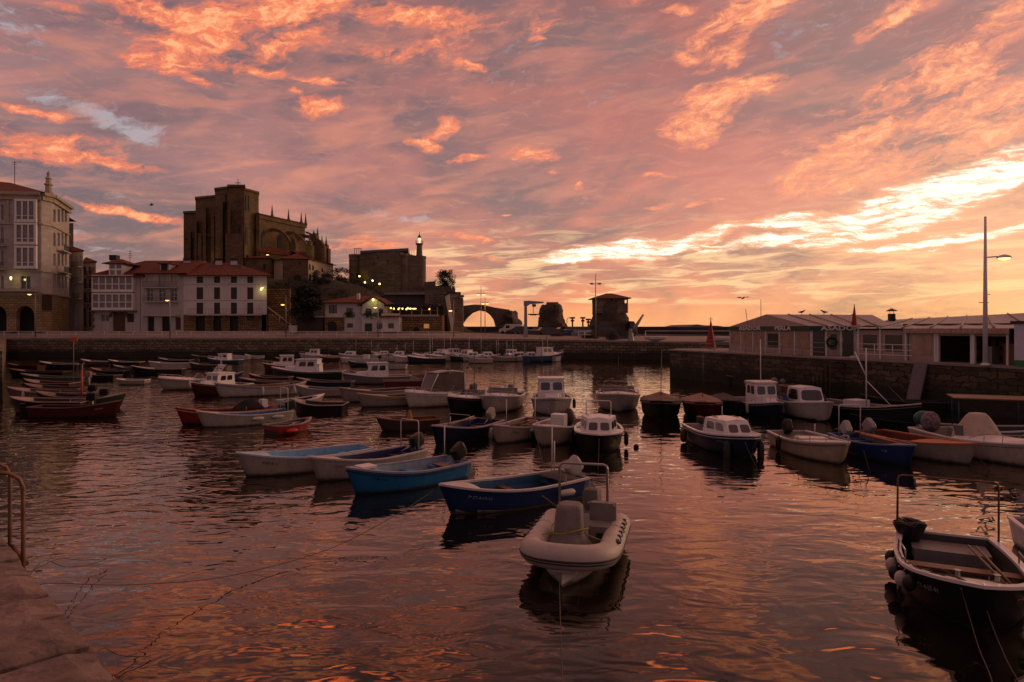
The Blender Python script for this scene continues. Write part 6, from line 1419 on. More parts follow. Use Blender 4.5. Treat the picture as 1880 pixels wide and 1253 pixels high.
def cabin(root, h, xa, xb, wa, wb, z0, z1, m, slope_f=.35, slope_b=.05, win=True, name='cabin', tumble=.10, winm=None, nwin=2, roof_m=None, roof_over=.06, front=True, wz=(.42, .85), camber=.06, wside=1):
    """coach roof / wheelhouse from xa (aft) to xb (fore)"""
    bm = B(); hgt = z1 - z0
    def P(u, v, sg):   # u along 0..1, v up 0..1
        x = xa + (xb - xa) * u + (slope_b * v * (1 - u)) - slope_f * v * u; w = (wa + (wb - wa) * u) * (1 - tumble * v) ; return Vector((x, w * sg, z0 + hgt * v))
    nu, nv = 6, 4; V = {}
    for sg in (1, -1):
        for i in range(nu + 1):
            for j in range(nv + 1): V[sg, i, j] = bm.verts.new(P(i / nu, j / nv, sg))
        for i in range(nu):
            for j in range(nv): bm.faces.new((V[sg, i, j], V[sg, i + 1, j], V[sg, i + 1, j + 1], V[sg, i, j + 1]))
    for i in (0, nu):
        for j in range(nv): bm.faces.new((V[1, i, j], V[1, i, j + 1], V[-1, i, j + 1], V[-1, i, j]))
    cr_ = [bm.verts.new(P(i / nu, 1, 0) + Vector((0, 0, camber))) for i in range(nu + 1)]
    for i in range(nu):
        for sg in (1, -1): bm.faces.new((V[sg, i, nv], V[sg, i + 1, nv], cr_[i + 1], cr_[i]))
    for i in (0, nu): bm.faces.new((V[1, i, nv], cr_[i], V[-1, i, nv]))
    bmesh.ops.bevel(bm, geom=[e for e in bm.edges if len(e.link_faces) == 2 and e.calc_face_angle(0) > .6], offset=.03, segments=2)
    c = obj(name, bm, m, root); autosmooth(c, 40)
    if roof_m:
        bm = B(); a = [P(0, 1, 1), P(1, 1, 1), P(1, 1, -1), P(0, 1, -1)]; o = roof_over
        pts = [(a[0].x - o, a[0].y + o), (a[1].x + o * 1.6, a[1].y + o), (a[1].x + o * 1.6, a[2].y - o), (a[0].x - o, a[3].y - o)]
        slab(bm, pts, z1 + camber * .4, z1 + camber + .04); bmesh.ops.bevel(bm, geom=bm.edges[:], offset=.02, segments=2); obj('roof', bm, roof_m, c)
    if win:
        wm = winm or TINT; v0, v1 = wz
        if front:
            for k in range(nwin):
                q0, q1 = -1 + 2 * k / nwin + .12, -1 + 2 * (k + 1) / nwin - .12; bm = B()
                c0 = []
                for (q, v) in ((q0, v0), (q1, v0), (q1, v1), (q0, v1)):
                    p = P(1, v, 1); c0.append(Vector((p.x + .012, p.y * q, p.z)))
                ce = sum(c0, Vector()) / 4; rr_ = []
                for i in range(4):
                    a_, b_, d_ = c0[i - 1], c0[i], c0[(i + 1) % 4]
                    for s_ in (0, .5, 1): rr_.append(b_ + (a_ - b_) * .22 * (1 - s_) ** 2 + (d_ - b_) * .22 * s_ ** 2)
                f0 = [bm.verts.new(p) for p in rr_]; f1 = [bm.verts.new(p + Vector((-.02, 0, 0))) for p in rr_]; bm.faces.new(f0); bm.faces.new(f1[::-1])
                for i in range(len(rr_)): j = (i + 1) % len(rr_); bm.faces.new((f0[i], f1[i], f1[j], f0[j]))
                obj('window', bm, wm, c)
        for sg in (1, -1):
            for k in range(wside):
                u0, u1 = .12 + .76 * k / wside + .02, .12 + .76 * (k + 1) / wside - .04; bm = B(); c0 = []
                for (u, v) in ((u0, v0), (u1, v0), (u1 - .04, v1), (u0, v1)): p = P(u, v, sg); c0.append(Vector((p.x, p.y + .012 * sg, p.z)))
                rr_ = []
                for i in range(4):
                    a_, b_, d_ = c0[i - 1], c0[i], c0[(i + 1) % 4]
                    for s_ in (0, .5, 1): rr_.append(b_ + (a_ - b_) * .2 * (1 - s_) ** 2 + (d_ - b_) * .2 * s_ ** 2)
                f0 = [bm.verts.new(p) for p in rr_]; f1 = [bm.verts.new(p - Vector((0, .02 * sg, 0))) for p in rr_]; bm.faces.new(f0); bm.faces.new(f1[::-1])
                for i in range(len(rr_)): j = (i + 1) % len(rr_); bm.faces.new((f0[i], f1[i], f1[j], f0[j]))
                obj('window', bm, wm, c)
    return c
def windscreen(root, x, w, z, hh=.3, m=None, frame=None, lean=.25):
    bm = B(); n = 10; lo, hi = [], []
    for i in range(n + 1):
        a = -1 + 2 * i / n; xx = x - .5 * w * abs(a) ** 2.5; lo.append(Vector((xx, w * a, z))); hi.append(Vector((xx - lean, w * a * .92, z + hh)))
    for i in range(n): bm.faces.new([bm.verts.new(p) for p in (lo[i], lo[i + 1], hi[i + 1], hi[i])])
    bmesh.ops.remove_doubles(bm, verts=bm.verts[:], dist=.001); bmesh.ops.solidify(bm, geom=bm.faces[:], thickness=.012); ws = obj('windscreen', bm, m or TINT, root)
    bm = B(); tube(bm, hi, .014, 5); tube(bm, [lo[0], hi[0]], .012, 5); tube(bm, [lo[-1], hi[-1]], .012, 5); tube(bm, [lo[n // 2], hi[n // 2]], .01, 5); obj('screen_frame', bm, frame or INOX, ws)
def thwart(root, h, t, z, m, d=.24, th=.035, name='seat'):
    w = h.b(t) * (.80 + .2 * min(1, z / h.z(t))) - .08; x = h.L * (t - .5); bm = B(); box(bm, x - d / 2, x + d / 2, -w, w, z - th, z); obj(name, bm, m, root)
def regtext(root, h, s_, t, size, m, k=.78):
    for sg in (1, -1):
        p, q = h.p(t - .05, k), h.p(t + .05, k); u = h.p(t, k + .12) - h.p(t, k - .12)
        p.y *= sg; q.y *= sg; u.y *= sg; d = (q - p).normalized() * (-sg if sg > 0 else 1)
        # reading direction: text x axis along the hull so that it faces outwards
        ex = d if sg > 0 else d; ez = u.normalized(); ny = ex.cross(ez).normalized(); ez = ny.cross(ex) * -1 if ny.cross(ex).z < 0 else ny.cross(ex)
        out = Vector((0, sg, 0)); ny = out if 0 else (ex.cross(ez)).normalized()
        if ny.y * sg < 0: ex = -ex; ny = ex.cross(ez).normalized()
        c = h.p(t, k); c.y *= sg; c = c + ny * .012
        Mx = Matrix((( ex.x, ez.x, ny.x, c.x), (ex.y, ez.y, ny.y, c.y), (ex.z, ez.z, ny.z, c.z), (0, 0, 0, 1)))
        cu = bpy.data.curves.new('registration', 'FONT'); cu.body = s_; cu.size = size; cu.extrude = .002; cu.align_x = 'CENTER'; cu.align_y = 'CENTER'; cu.resolution_u = 1
        o = bpy.data.objects.new('registration', cu); COL.objects.link(o); me = bpy.data.meshes.new_from_object(o); bpy.data.objects.remove(o)
        o = bpy.data.objects.new('registration', me); COL.objects.link(o); me.materials.append(m); o.matrix_local = Mx; o.parent = root
def mast(root, x, y, z0, h, bars=(), r=.018, m=None, name='mast'):
    bm = B(); tube(bm, [(x, y, z0), (x, y, z0 + h)], r, 5)
    for (zz, w) in bars: tube(bm, [(x, y - w, z0 + zz), (x, y + w, z0 + zz)], r * .7, 4); box(bm, x - .04, x + .04, y - w - .04, y - w + .04, z0 + zz - .05, z0 + zz + .05); box(bm, x - .04, x + .04, y + w - .04, y + w + .04, z0 + zz - .05, z0 + zz + .05)
    obj(name, bm, m or IRON, root)
def place(pos):
    if pos[0] == 'b':
        (bx, by), (sx, sy) = W2(*pos[1]), W2(*pos[2]); L_ = math.hypot(bx - sx, by - sy); rz = math.atan2(by - sy, bx - sx); c = ((bx + sx) / 2, (by + sy) / 2)
        if len(pos) > 3:
            k = pos[3] / L_ if L_ > .01 else 1; sx, sy = bx + (sx - bx) * k, by + (sy - by) * k; L_ = pos[3]; c = ((bx + sx) / 2, (by + sy) / 2)
        return c, rz, L_
    x, y = W2(*pos[1]); return (x, y), math.radians(pos[3]), pos[2]
BG = {'open': 'small open boats moored in the harbour', 'cabin': 'small cabin boats moored in the harbour', 'covered': 'covered boats moored in the harbour'}
rb = random.Random(99)
def boat(kind, label, pos, Bm=1.8, hullc='c9c4c0', inner='9a948f', rimc=None, fb=(.8, .5, .55), stripe=None, boot=None, motor=None, motorc=None, seats=3, td=.78, txt=None, txtc='c8c4be', fend=0, name=None, cat='boat', extra=None, rimw=.075, dble=False, rake=.45, full=2.3, deckc=None, seatc=None, tilt=0, group=None, tr=.82, heel=0, wh=1.05):
    c, rz, L_ = place(pos); h = Hull(L_, Bm, fb, rake=rake, full=full, dble=dble, tr=tr)
    t = thing(name or {'open': 'open_boat', 'cabin': 'cabin_boat', 'covered': 'covered_boat', 'wheel': 'fishing_boat', 'speed': 'motor_boat'}[kind], label, cat, (c[0], c[1], -.02), rz, group or BG.get(kind if kind != 'wheel' and kind != 'speed' else 'cabin'))
    t.rotation_euler[0] = math.radians(heel if heel else rb.uniform(-1, 1))
    hm = paint(hullc); mats = [hm] + ([paint(boot)] if boot else [])
    obj('hull', hull_mesh(h, boot=.07 if boot else None), mats, t)
    if boot: pass
    rm = paint(rimc) if rimc and rimc != 'wood' else (TRIM if rimc == 'wood' else GEL)
    obj('gunwale', rim_mesh(h, rimw), rm, t)
    if stripe:
        bm = B()
        for sg in (1, -1):
            pts = []
            for i in range(25): tt = i / 24; p = h.p(tt, .90); pts.append((p.x + (.01 if tt > .98 else 0), p.y * sg + .006 * sg, p.z))
            tube(bm, pts, .022, 5)
        obj('rubbing_strake', bm, paint(stripe), t)
    dk = paint(deckc) if deckc else rm; im = paint(inner); fl = .06
    if kind in ('open', 'speed', 'wheel'):
        obj('cockpit', liner_mesh(h, td, fl), im, t); obj('foredeck', deck_mesh(h, td, 1, .05), dk, t)
        if kind == 'open':
            for k in range(seats): thwart(t, h, .16 + (td - .28) * k / max(1, seats - 1) if seats > 1 else .4, min(.34, h.z(.4) - .10), paint(seatc) if seatc and seatc != 'wood' else (TRIM if seatc == 'wood' else im))
            bm = B(); w = h.b(.05) * .8; box(bm, -L_ * .5 + .1, -L_ * .5 + .42, -w + .05, w - .05, .2, .36); obj('stern_bench', bm, im, t)
    if kind == 'cabin':      # cuddy with coach roof forward, cockpit aft
        ca = .44; obj('cockpit', liner_mesh(h, ca, fl), im, t); obj('foredeck', deck_mesh(h, ca, 1, .04), GEL, t)
        cabin(t, h, L_ * (ca - .5), L_ * (.80 - .5), h.b(ca) * .78, h.b(.78) * .62, h.z(.6) - .02, h.z(.6) + .52, GEL, slope_f=.38, nwin=2, wz=(.3, .78), wside=2)
        bm = B(); tube(bm, [(-L_ * .06, -.4, h.z(.5) + .58), (-L_ * .06 + .5, -.4, h.z(.5) + .58)], .015, 5); tube(bm, [(-L_ * .06, .4, h.z(.5) + .58), (-L_ * .06 + .5, .4, h.z(.5) + .58)], .015, 5); obj('grab_rail', bm, INOX, t)
    if kind == 'speed':      # long foredeck with windscreen
        td_ = .45; bm = deck_mesh(h, td_, 1, .16); obj('cabin_top', bm, GEL, t); windscreen(t, L_ * (td_ + .08 - .5), h.b(.5) * .78, h.z(.5) + .10, .32); bowrail(t, h, .6, .28)
        bm = B(); box(bm, L_ * .36 - .18, L_ * .36 + .1, -.2, .2, h.z(.86) + .06, h.z(.86) + .1); obj('hatch', bm, GELD, t)
        for y in (-.35, .35): bm = B(); box(bm, -L_ * .12, -L_ * .12 + .4, y - .2, y + .2, .06, .42); box(bm, -L_ * .12 - .06, -L_ * .12 + .05, y - .2, y + .2, .42, .78); obj('seat', bm, GEL, t)
    if kind == 'wheel':
        obj('side_deck', deck_mesh(h, .42, 1, .05), GEL, t)
        cabin(t, h, L_ * (.34 - .5), L_ * (.66 - .5), h.b(.4) * .68, h.b(.6) * .62, h.z(.5) - .05, h.z(.5) + wh, GEL, slope_f=.18, nwin=2, name='wheelhouse', winm=TINT, wz=(.5, .88), roof_m=GEL, wside=2, tumble=.06)
        cabin(t, h, L_ * (.62 - .5), L_ * (.84 - .5), h.b(.65) * .6, h.b(.84) * .5, h.z(.7) - .05, h.z(.7) + .28, GEL, win=False, slope_f=.3, name='coach_roof'); bowrail(t, h, .62, .3)
    if kind == 'covered':
        obj('foredeck', deck_mesh(h, .86, 1, .05), dk, t)
        bm = B(); n = 16; rows = []
        rid = .30
        for i in range(n + 1):
            tt = .01 + .87 * i / n; z = h.z(tt) + .03; w = h.b(tt) + .03; x = h.x(tt, h.z(tt)); pk_ = rid * math.sin(PI * min(1, max(0.03, i / n * 1.05)) ** .8) + .03 * math.sin(i * 2.4)
            rows.append([bm.verts.new((x, w * q, z - (.10 if abs(q) == 1.0 else 0) + pk_ * (1 - abs(q)) ** .8 - .03 * math.sin(i * 1.9 + q * 3) * (1 - abs(q)))) for q in (-1.0, -.97, -.7, -.35, 0, .35, .7, .97, 1.0)])
        for a, b in zip(rows[:-1], rows[1:]):
            for k in range(8): f = bm.faces.new((a[k], a[k + 1], b[k + 1], b[k])); f.smooth = True
        bm.faces.new(rows[0]); obj('tarpaulin', bm, pmat('tarp_' + inner, srgb(inner), .75, var=.3, vscale=3, dirt=.3), t)
    if motor: outboard(t, -L_ / 2 - .10, 0 if motor != 'side' else -.3, h.fb[2] + .02, tilt=tilt, cowl=paint(motorc) if motorc else None, s=1.0 if motor != 'small' else .75)
    if txt: regtext(t, h, txt, .80, .11 if L_ < 5 else .13, paint(txtc))
    for k in range(fend):
        tt = .25 + .45 * (k / max(1, fend - 1) if fend > 1 else .5); sg = -1 if (k % 2 == 0) else 1; p = h.p(tt, .8)
        for sg in (1, -1): fender(t, p.x, (p.y + .09) * sg, h.z(tt) - .28)
    if extra: extra(t, h)
    return t, h
# ================================================================= the near boats
# grey inflatable with console in the middle foreground
(bx, by), (sx, sy) = W2(1030, 1084), (1.56, 14.5)
L_ = math.hypot(bx - sx, by - sy); rz = math.atan2(by - sy, bx - sx)
r = thing('inflatable_boat', 'pale grey rigid inflatable with covered console and steel arch, nearest the camera in the centre', 'inflatable boat', ((bx + sx) / 2, (by + sy) / 2, -.02), rz)
RIBM = pmat('inflatable_tube', srgb('b3aaa2'), .55, var=.18, vscale=2, dirt=.3, bump=.004, bscale=6)
RIBD = pmat('rubbing_band', srgb('2b2523'), .7)
hw, tr_, zc = .72, .222, .42
path = [(-L_ / 2 - .35, hw, zc - .02)]
for u in (0, .15, .3, .45, .56): path.append((-L_ / 2 + L_ * u, hw, zc + .02 * u))
for k in range(1, 12):
    t = PI / 2 - PI * k / 12; path.append((L_ / 2 - 1.15 + .92 * math.cos(t) ** .8 if abs(math.cos(t)) > 1e-6 else L_ / 2 - 1.15, hw * math.copysign(abs(math.sin(t)) ** .75, math.sin(t)), zc + .10 * math.cos(t)))
for u in (.56, .45, .3, .15, 0): path.append((-L_ / 2 + L_ * u, -hw, zc + .02 * u))
path.append((-L_ / 2 - .35, -hw, zc - .02))
def smooth_path(p, n=3):
    out = []
    for i in range(len(p) - 1):
        p0, p1, p2, p3 = [Vector(p[max(0, min(len(p) - 1, i + k))]) for k in (-1, 0, 1, 2)]
        for j in range(n): t = j / n; out.append(.5 * ((2 * p1) + (-p0 + p2) * t + (2 * p0 - 5 * p1 + 4 * p2 - p3) * t * t + (-p0 + 3 * p1 - 3 * p2 + p3) * t ** 3))
    return out + [Vector(p[-1])]
sp_ = smooth_path(path, 3); nS = len(sp_)
rad = [tr_] * nS; rad[0] = rad[-1] = .10; rad[1] = rad[-2] = .17; rad[2] = rad[-3] = .215
bm = B(); tube(bm, sp_, rad, 20); o = obj('side_tube', bm, RIBM, r)
def offp(p, i, o_, dz):
    d = (sp_[min(nS - 1, i + 1)] - sp_[max(0, i - 1)]).normalized(); nrm = Vector((d.y, -d.x, 0)); nrm = nrm if nrm.dot(Vector((p.x - (L_ / 2 - 1.4 if p.x > L_ / 2 - 1.4 else p.x), p.y, 0))) > 0 else -nrm
    return p + nrm * o_ + Vector((0, 0, dz))
for dz, rr2 in ((-.02, .022), (-.075, .016)):
    bm = B(); tube(bm, [offp(p, i, (tr_ ** 2 - dz ** 2) ** .5 - .002, dz) for i, p in enumerate(sp_)][3:-3], rr2, 6); obj('rubbing_band', bm, RIBD, r)
bm = B()
for i in (9, nS - 10):      # seam patches round the tube
    p = sp_[i]; d = (sp_[i + 1] - sp_[i - 1]).normalized(); tube(bm, [p - d * .035, p + d * .035], tr_ + .003, 20, cap=False)
obj('tube_seam', bm, pmat('tube_seam_band', srgb('9a918a'), .6, dirt=.3), r)
for sg in (1, -1):      # lifelines
    bm = B()
    pts = []
    for k in range(33): u = k / 32; x = -L_ / 2 + .3 + 1.4 * u; sag = .05 * abs(math.sin(u * PI * 5)); pts.append((x, sg * (hw + .14 + sag), zc + .19 - sag * .9))
    tube(bm, pts, .010, 5)
    for k in range(6): x = -L_ / 2 + .3 + 1.4 * k / 5; box(bm, x - .03, x + .03, sg * (hw + .13) - .03, sg * (hw + .13) + .03, zc + .175, zc + .21)
    obj('lifeline', bm, IRON, r)
bm = B()
for (x, y) in ((-L_ / 2 + 1.75, -(hw + .15)), (-L_ / 2 + .8, -(hw + .15)), (-L_ / 2 + 1.8, hw + .15)): lathe(bm, [(.06, 0), (.06, .03), (.03, .04)], (x, y, zc + .17), 10)
obj('valve', bm, IRON, r)
# keel: V hull under the tubes
bm = B(); n = 14; rows = []
for i in range(n + 1):
    u = i / n; x = -L_ / 2 + (L_ - .02) * u; w = hw * (1 if u < .6 else max(0.02, 1 - ((u - .6) / .4) ** 3.2)) ; zt = .30 + .14 * u ** 3; zk = -.25 + (.10 + .25 * max(0, (u - .8) / .2)) * max(0, (u - .7) / .3) ** 1.5
    rows.append([bm.verts.new(p) for p in ((x - .25 * u ** 3, w, zt), (x - .10 * u ** 3, w * .55, (zt + zk) / 2), (x, 0, zk), (x - .10 * u ** 3, -w * .55, (zt + zk) / 2), (x - .25 * u ** 3, -w, zt))])
for a, b in zip(rows[:-1], rows[1:]):
    for k in range(4): bm.faces.new((a[k], a[k + 1], b[k + 1], b[k]))
bm.faces.new(rows[0]); bm.faces.new(rows[-1]); obj('hull', bm, paint('b9b2aa'), r)
bm = B(); box(bm, -L_ / 2 + .05, L_ / 2 - 1.25, -.60, .60, .20, .26); box(bm, L_ / 2 - 1.25, L_ / 2 - .75, -.45, .45, .24, .34); obj('deck', bm, GELD, r)
bm = B(); box(bm, -L_ / 2, -L_ / 2 + .08, -.58, .58, .0, .62); obj('transom', bm, GEL, r)
cov = pmat('grey_cover', srgb('77706b'), .8, var=.25, vscale=3, bump=.012, bscale=7, dirt=.3)
bm = B(); rows = []      # covered console and seat, loosely draped
for i in range(17):
    z = .26 + .86 * i / 16; k = i / 16; wx = .56 - .36 * k ** .6 if k < .35 else .30 - .10 * (k - .35); wy = .50 - .22 * min(1, k / .35) - .05 * max(0, k - .35); rows.append([])
    if i == 16: wx *= .8; wy *= .8
    for q in range(28): t = 2 * PI * q / 28; f_ = 1 + .07 * math.sin(5 * t + 2.2 * z) * (1 - k * .6) + .03 * math.sin(11 * t + z * 5); c_, s_ = math.cos(t), math.sin(t); rows[-1].append(bm.verts.new((-.20 + .12 * (1 - k) + wx * f_ * abs(c_) ** .7 * math.copysign(1, c_), -.12 + wy * f_ * abs(s_) ** .7 * math.copysign(1, s_), z)))
for a, b in zip(rows[:-1], rows[1:]):
    for q in range(28): f_ = bm.faces.new((a[q], a[(q + 1) % 28], b[(q + 1) % 28], b[q])); f_.smooth = True
bm.faces.new(rows[-1]); obj('console_cover', bm, cov, r)
bm = B(); pts = []
for q in range(25): t = 2 * PI * q / 24; pts.append((-.14 + .41 * math.cos(t), -.12 + .35 * math.sin(t), .66 + .05 * math.sin(2 * t)))
tube(bm, pts, .014, 5); tube(bm, [(.1, .2, .64), (.35, .5, .62), (.45, .74, .62)], .012, 5); tube(bm, [(.1, -.4, .62), (.3, -.6, .6), (.4, -.74, .6)], .012, 5); obj('yellow_strap', bm, pmat('yellow_webbing', srgb('9a8a22'), .7), r)
bm = B(); box(bm, -1.0, -.45, .20, .66, .26, .62); box(bm, -1.08, -.90, .16, .70, .60, .98); bmesh.ops.bevel(bm, geom=bm.edges[:], offset=.05, segments=3); o = obj('helm_seat', bm, pmat('seat_vinyl', srgb('7d7671'), .5, dirt=.3), r); autosmooth(o, 40)
bm = B(); box(bm, -.46, -.43, .36, .50, .36, .50); obj('hatch', bm, IRON, r)
goalpost(r, -L_ / 2 + .30, .50, .5, 1.22, INOX, .028, 0)
outboard(r, -L_ / 2 - .22, .10, .55, tilt=-.2, s=1.25, cowl=pmat('covered_motor', srgb('57504d'), .6, dirt=.3))
bm = B(); tube(bm, [(-L_ / 2 + .1, -.5, .66), (-L_ / 2 - .25, -1.0, .86)], .022, 6); obj('boat_hook', bm, IRON, r)
bm = B(); bmesh.ops.create_icosphere(bm, subdivisions=3, radius=.15, matrix=Matrix.Translation((L_ / 2 - .45, 0, zc + .22)) @ Matrix.Diagonal((.6, 1, .35, 1))); obj('bow_pad', bm, RIBD, r, smooth=True)
bm = B(); prism(bm, [(L_/2 - .42, .2), (L_ / 2 - .1, .28), (L_ / 2 - .08, .33), (L_/2 - .42, .3)], -.25, .25); obj('bow_step', bm, GELD, r)

# black and white open launch at the lower right
def ex_launch(t, h):
    L_ = h.L
    bm = B(); box(bm, -L_ / 2 + .12, -L_ / 2 + .75, -.62, .62, .28, .44); box(bm, -L_ / 2 + .75, -L_ / 2 + .80, -.60, .60, .06, .44); obj('stern_locker', bm, paint('6f6a69'), t)
    for x, w_ in ((-.15, .07), (.42, .06)): bm = B(); box(bm, x - .13, x + .13, -h.b(.55) + .06, h.b(.55) - .06, .40, .435); bmesh.ops.bevel(bm, geom=bm.edges[:], offset=.008, segments=1); obj('seat', bm, TRIM, t)
    bm = B(); box(bm, -.75, -.1, -.25, .25, .065, .09); obj('floor_grating', bm, TRIM, t)
    for (y0, y1) in ((.42, .30), (.30, .22)):
        bm = B(); tube(bm, [(-L_ / 2 + .5, y0, .52), (.9, y1 + .3, .50)], .022, 6); box(bm, .85, 1.3, y1 + .24, y1 + .36, .49, .515); obj('oar', bm, TRIM, t)
    bm = B(); rows = [[bm.verts.new((-L_ / 2 + .25 + (.15 + .05 * k) * math.cos(q * PI / 6), -.62 + (.15 + .05 * k) * math.sin(q * PI / 6), .40 + .12 * k)) for q in range(12)] for k in range(4)]
    for a, b in zip(rows[:-1], rows[1:]):
        for q in range(12): bm.faces.new((a[q], a[(q + 1) % 12], b[(q + 1) % 12], b[q]))
    bm.faces.new(rows[0]); bk = obj('rope_basket', bm, IRON, t)
    bm = B(); rr_ = random.Random(5)
    for k in range(9): a = rr_.uniform(0, 6.28); pts = [(-L_ / 2 + .25 + (.1 + .16 * rr_.random()) * math.cos(a + s_ * .7), -.62 + (.1 + .16 * rr_.random()) * math.sin(a + s_ * .7), .74 + .08 * rr_.random()) for s_ in range(9)]; tube(bm, pts, .012, 5)
    obj('coiled_rope', bm, ROPE, bk)
    goalpost(t, -L_ / 2 + .18, .82, .55, 1.12, RUST, .018, 0, double=True)
    for (tt, sg, m_) in ((.30, -1, IRON), (.42, -1, BUFF), (.55, -1, IRON), (.66, -1, BUFF), (.74, -1, IRON), (.5, 1, BUFF), (.7, 1, IRON)):
        p = h.p(tt, .85); bm = B(); bmesh.ops.create_icosphere(bm, subdivisions=3, radius=.105, matrix=Matrix.Translation((p.x, (p.y + .09) * sg, h.z(tt) - .22)) @ Matrix.Diagonal((1, 1, 1.25, 1))); tube(bm, [(p.x, (p.y + .06) * sg, h.z(tt) - .1), (p.x, p.y * .98 * sg, h.z(tt) + .04)], .01, 4); obj('fender', bm, m_, t, smooth=True)
    bm = B(); pts = [];
    for i in range(22): tt = .35 + .6 * i / 21; pts.append((h.x(tt, h.z(tt)) - .06, -(h.b(tt) - .05), h.z(tt) + .04 + .02 * math.sin(i * 1.7)))
    tube(bm, pts, .013, 5); tube(bm, [(.9, -.4, .70), (.8, 0, .5), (.5, .3, .47), (.2, .35, .46)], .012, 5); obj('loose_rope', bm, ROPE, t)
    for sg in (1, -1):
        bm = B(); tube(bm, [(-.5, sg * (h.b(.35) - .05), .55), (-.5, sg * (h.b(.35) - .05), .74), (.4, sg * (h.b(.6) - .06), .78), (.4, sg * (h.b(.6) - .06), .6)], .014, 6); obj('grab_rail', bm, INOX, t)
    for y in (-.25, .25): bm = B(); lathe(bm, [(.04, 0), (.03, .07), (.05, .09)], (L_ / 2 - .5, y, h.z(.85) + .08), 8); obj('cleat', bm, INOX, t)
boat('open', 'black hulled open launch with white inside, timber seats and rusty frame, at the lower right', ('b', (1806, 1178), (1738, 1038), 3.7), Bm=1.9, hullc='141315', inner='4d4948', fb=(.80, .52, .55), seats=0, td=.86, rimw=.10, extra=ex_launch, txt='7ª ST-4-25-01', txtc='8a8684', rake=.35, seatc='wood', full=3.0)
t, h = boat('open', 'white hulled boat mostly cut off by the right edge with a tilted outboard', ('b', (2190, 1150), (1985, 1040), 4.0), Bm=1.5, fb=(.8, .5, .55), motor='m', tilt=.95, motorc='8f8d90')

def ex_blue(t, h):
    bm = B(); box(bm, -.2, .0, -h.b(.45) + .08, h.b(.45) - .08, .30, .335); obj('seat', bm, TRIM, t); 
    bm = B(); tube(bm, [(-.3, .2, .13), (1.2, .25, .18)], .02, 6); tube(bm, [(.6, 0, .1), (1.0, -.1, .45)], .01, 5); obj('oar', bm, TRIM, t)
    p = h.p(.22, .85); fender(t, p.x, -(p.y + .1), h.z(.3) - .2, False); fender(t, p.x, p.y + .1, h.z(.3) - .2, False)
    bm = B(); grid(bm, 10, 6, lambda u, v: Vector((-h.L / 2 + .15 + .75 * u, (v - .5) * 1.1, .50 + .12 * math.sin(u * 3) * math.sin(v * PI) + .02 * math.sin(u * 14 + v * 9)))); bmesh.ops.solidify(bm, geom=bm.faces[:], thickness=.02); obj('stern_cover', bm, cov, t)
    mast(t, -h.L / 2 + .35, -.45, .5, .9, m=WPAINT); mast(t, -h.L / 2 + .3, -.62, .5, 1.35, m=WPAINT)
BLUEB = dict(Bm=1.55, fb=(.78, .50, .52), full=2.5)
boat('open', 'dark blue open boat with white rim and grey outboard, behind the inflatable', ('b', (806, 948), (1052, 904), 4.25), hullc='16305c', inner='33597a', rimc='c4bcb8', boot='b5aca6', seats=2, motor='m', motorc='a39d9a', tilt=.75, txt='7ª ST-4-15-01', txtc='9aa6b4', extra=ex_blue, **BLUEB)
def ex_bright(t, h):
    bm = B(); box(bm, h.L * .28, h.L * .40, -.22, .22, h.z(.85) + .04, h.z(.85) + .10); obj('hatch_board', bm, GEL, t); mast(t, -h.L / 2 + .12, -.55, .5, 1.0, m=WPAINT)
    bm = B(); box(bm, -h.L / 2 + .35, -h.L / 2 + .75, -.35, .25, .38, .42); obj('wooden_crate_lid', bm, TRIM, t)
boat('open', 'bright blue open boat with lilac rim and black outboard, left of the dark blue one', ('b', (634, 911), (832, 874), 3.9), hullc='1f6a9c', inner='8fa5b5', rimc='8f8fa8', stripe='23304a', seats=3, seatc='3f8fbd', motor='m', motorc='1c1512', tilt=.6, txt='7ª BI-4-21', txtc='17374f', extra=ex_bright, **BLUEB)
def ex_pole(t, h): goalpost(t, -h.L / 2 + .25, .45, .5, 1.0, WPAINT, .016); 
boat('open', 'white open boat with deep violet inside and dark covered outboard, between two blue toned boats', ('b', (567, 888), (762, 850), 4.1), hullc='a39c94', inner='2f2f5c', rimc='bdb4b0', seats=3, motor='m', motorc='15201a', tilt=.35, txt='7ª ST-4-37', txtc='7d7672', extra=ex_pole, **BLUEB)
boat('open', 'white open boat with pale sky blue inside, leftmost of the row of four rowing boats', ('b', (432, 878), (655, 849), 4.3), hullc='a59e94', inner='7fb0d6', rimc='a9bccb', seats=3, txt='7ª ST-4-11', txtc='2c2c30', tr=.7, **BLUEB)
# ---------------- second rank, left
def ex_dinghy(t, h):
    p = h.p(.3, .6); fender(t, p.x, -(p.y + .08), .16, False, paint('b32a20'), .1, .5); bm = B(); tube(bm, [(-.5, -.4, .36), (.7, .15, .38)], .02, 6); tube(bm, [(-.6, .3, .36), (.6, .1, .38)], .02, 6); obj('oar', bm, INOX, t)
boat('open', 'small red dinghy with dark inside, right of the red and white pair', ('b', (572, 787), (503, 797), 2.2), Bm=1.25, hullc='8c2620', inner='23262c', rimc='8f8078', fb=(.52, .38, .40), seats=1, seatc='8c2620', td=.9, name='dinghy', cat='dinghy', extra=ex_dinghy)
def ex_fnd(t, h):
    for tt in (.42, .2): p = h.p(tt, .85); fender(t, p.x, (p.y + .1), h.z(tt) - .16, False); fender(t, p.x, -(p.y + .1), h.z(tt) - .16, False)
    goalpost(t, -h.L / 2 + .25, .5, .5, 1.15, WPAINT, .018)
boat('open', 'white boat with mid blue inside and white stern frame, left of the red dinghy', ('b', (360, 787), (512, 774), 4.3), Bm=1.6, hullc='a09a90', inner='4672a0', rimc='c0b8b0', seats=2, motor='m', motorc='1d2024', tilt=.3, extra=ex_fnd)
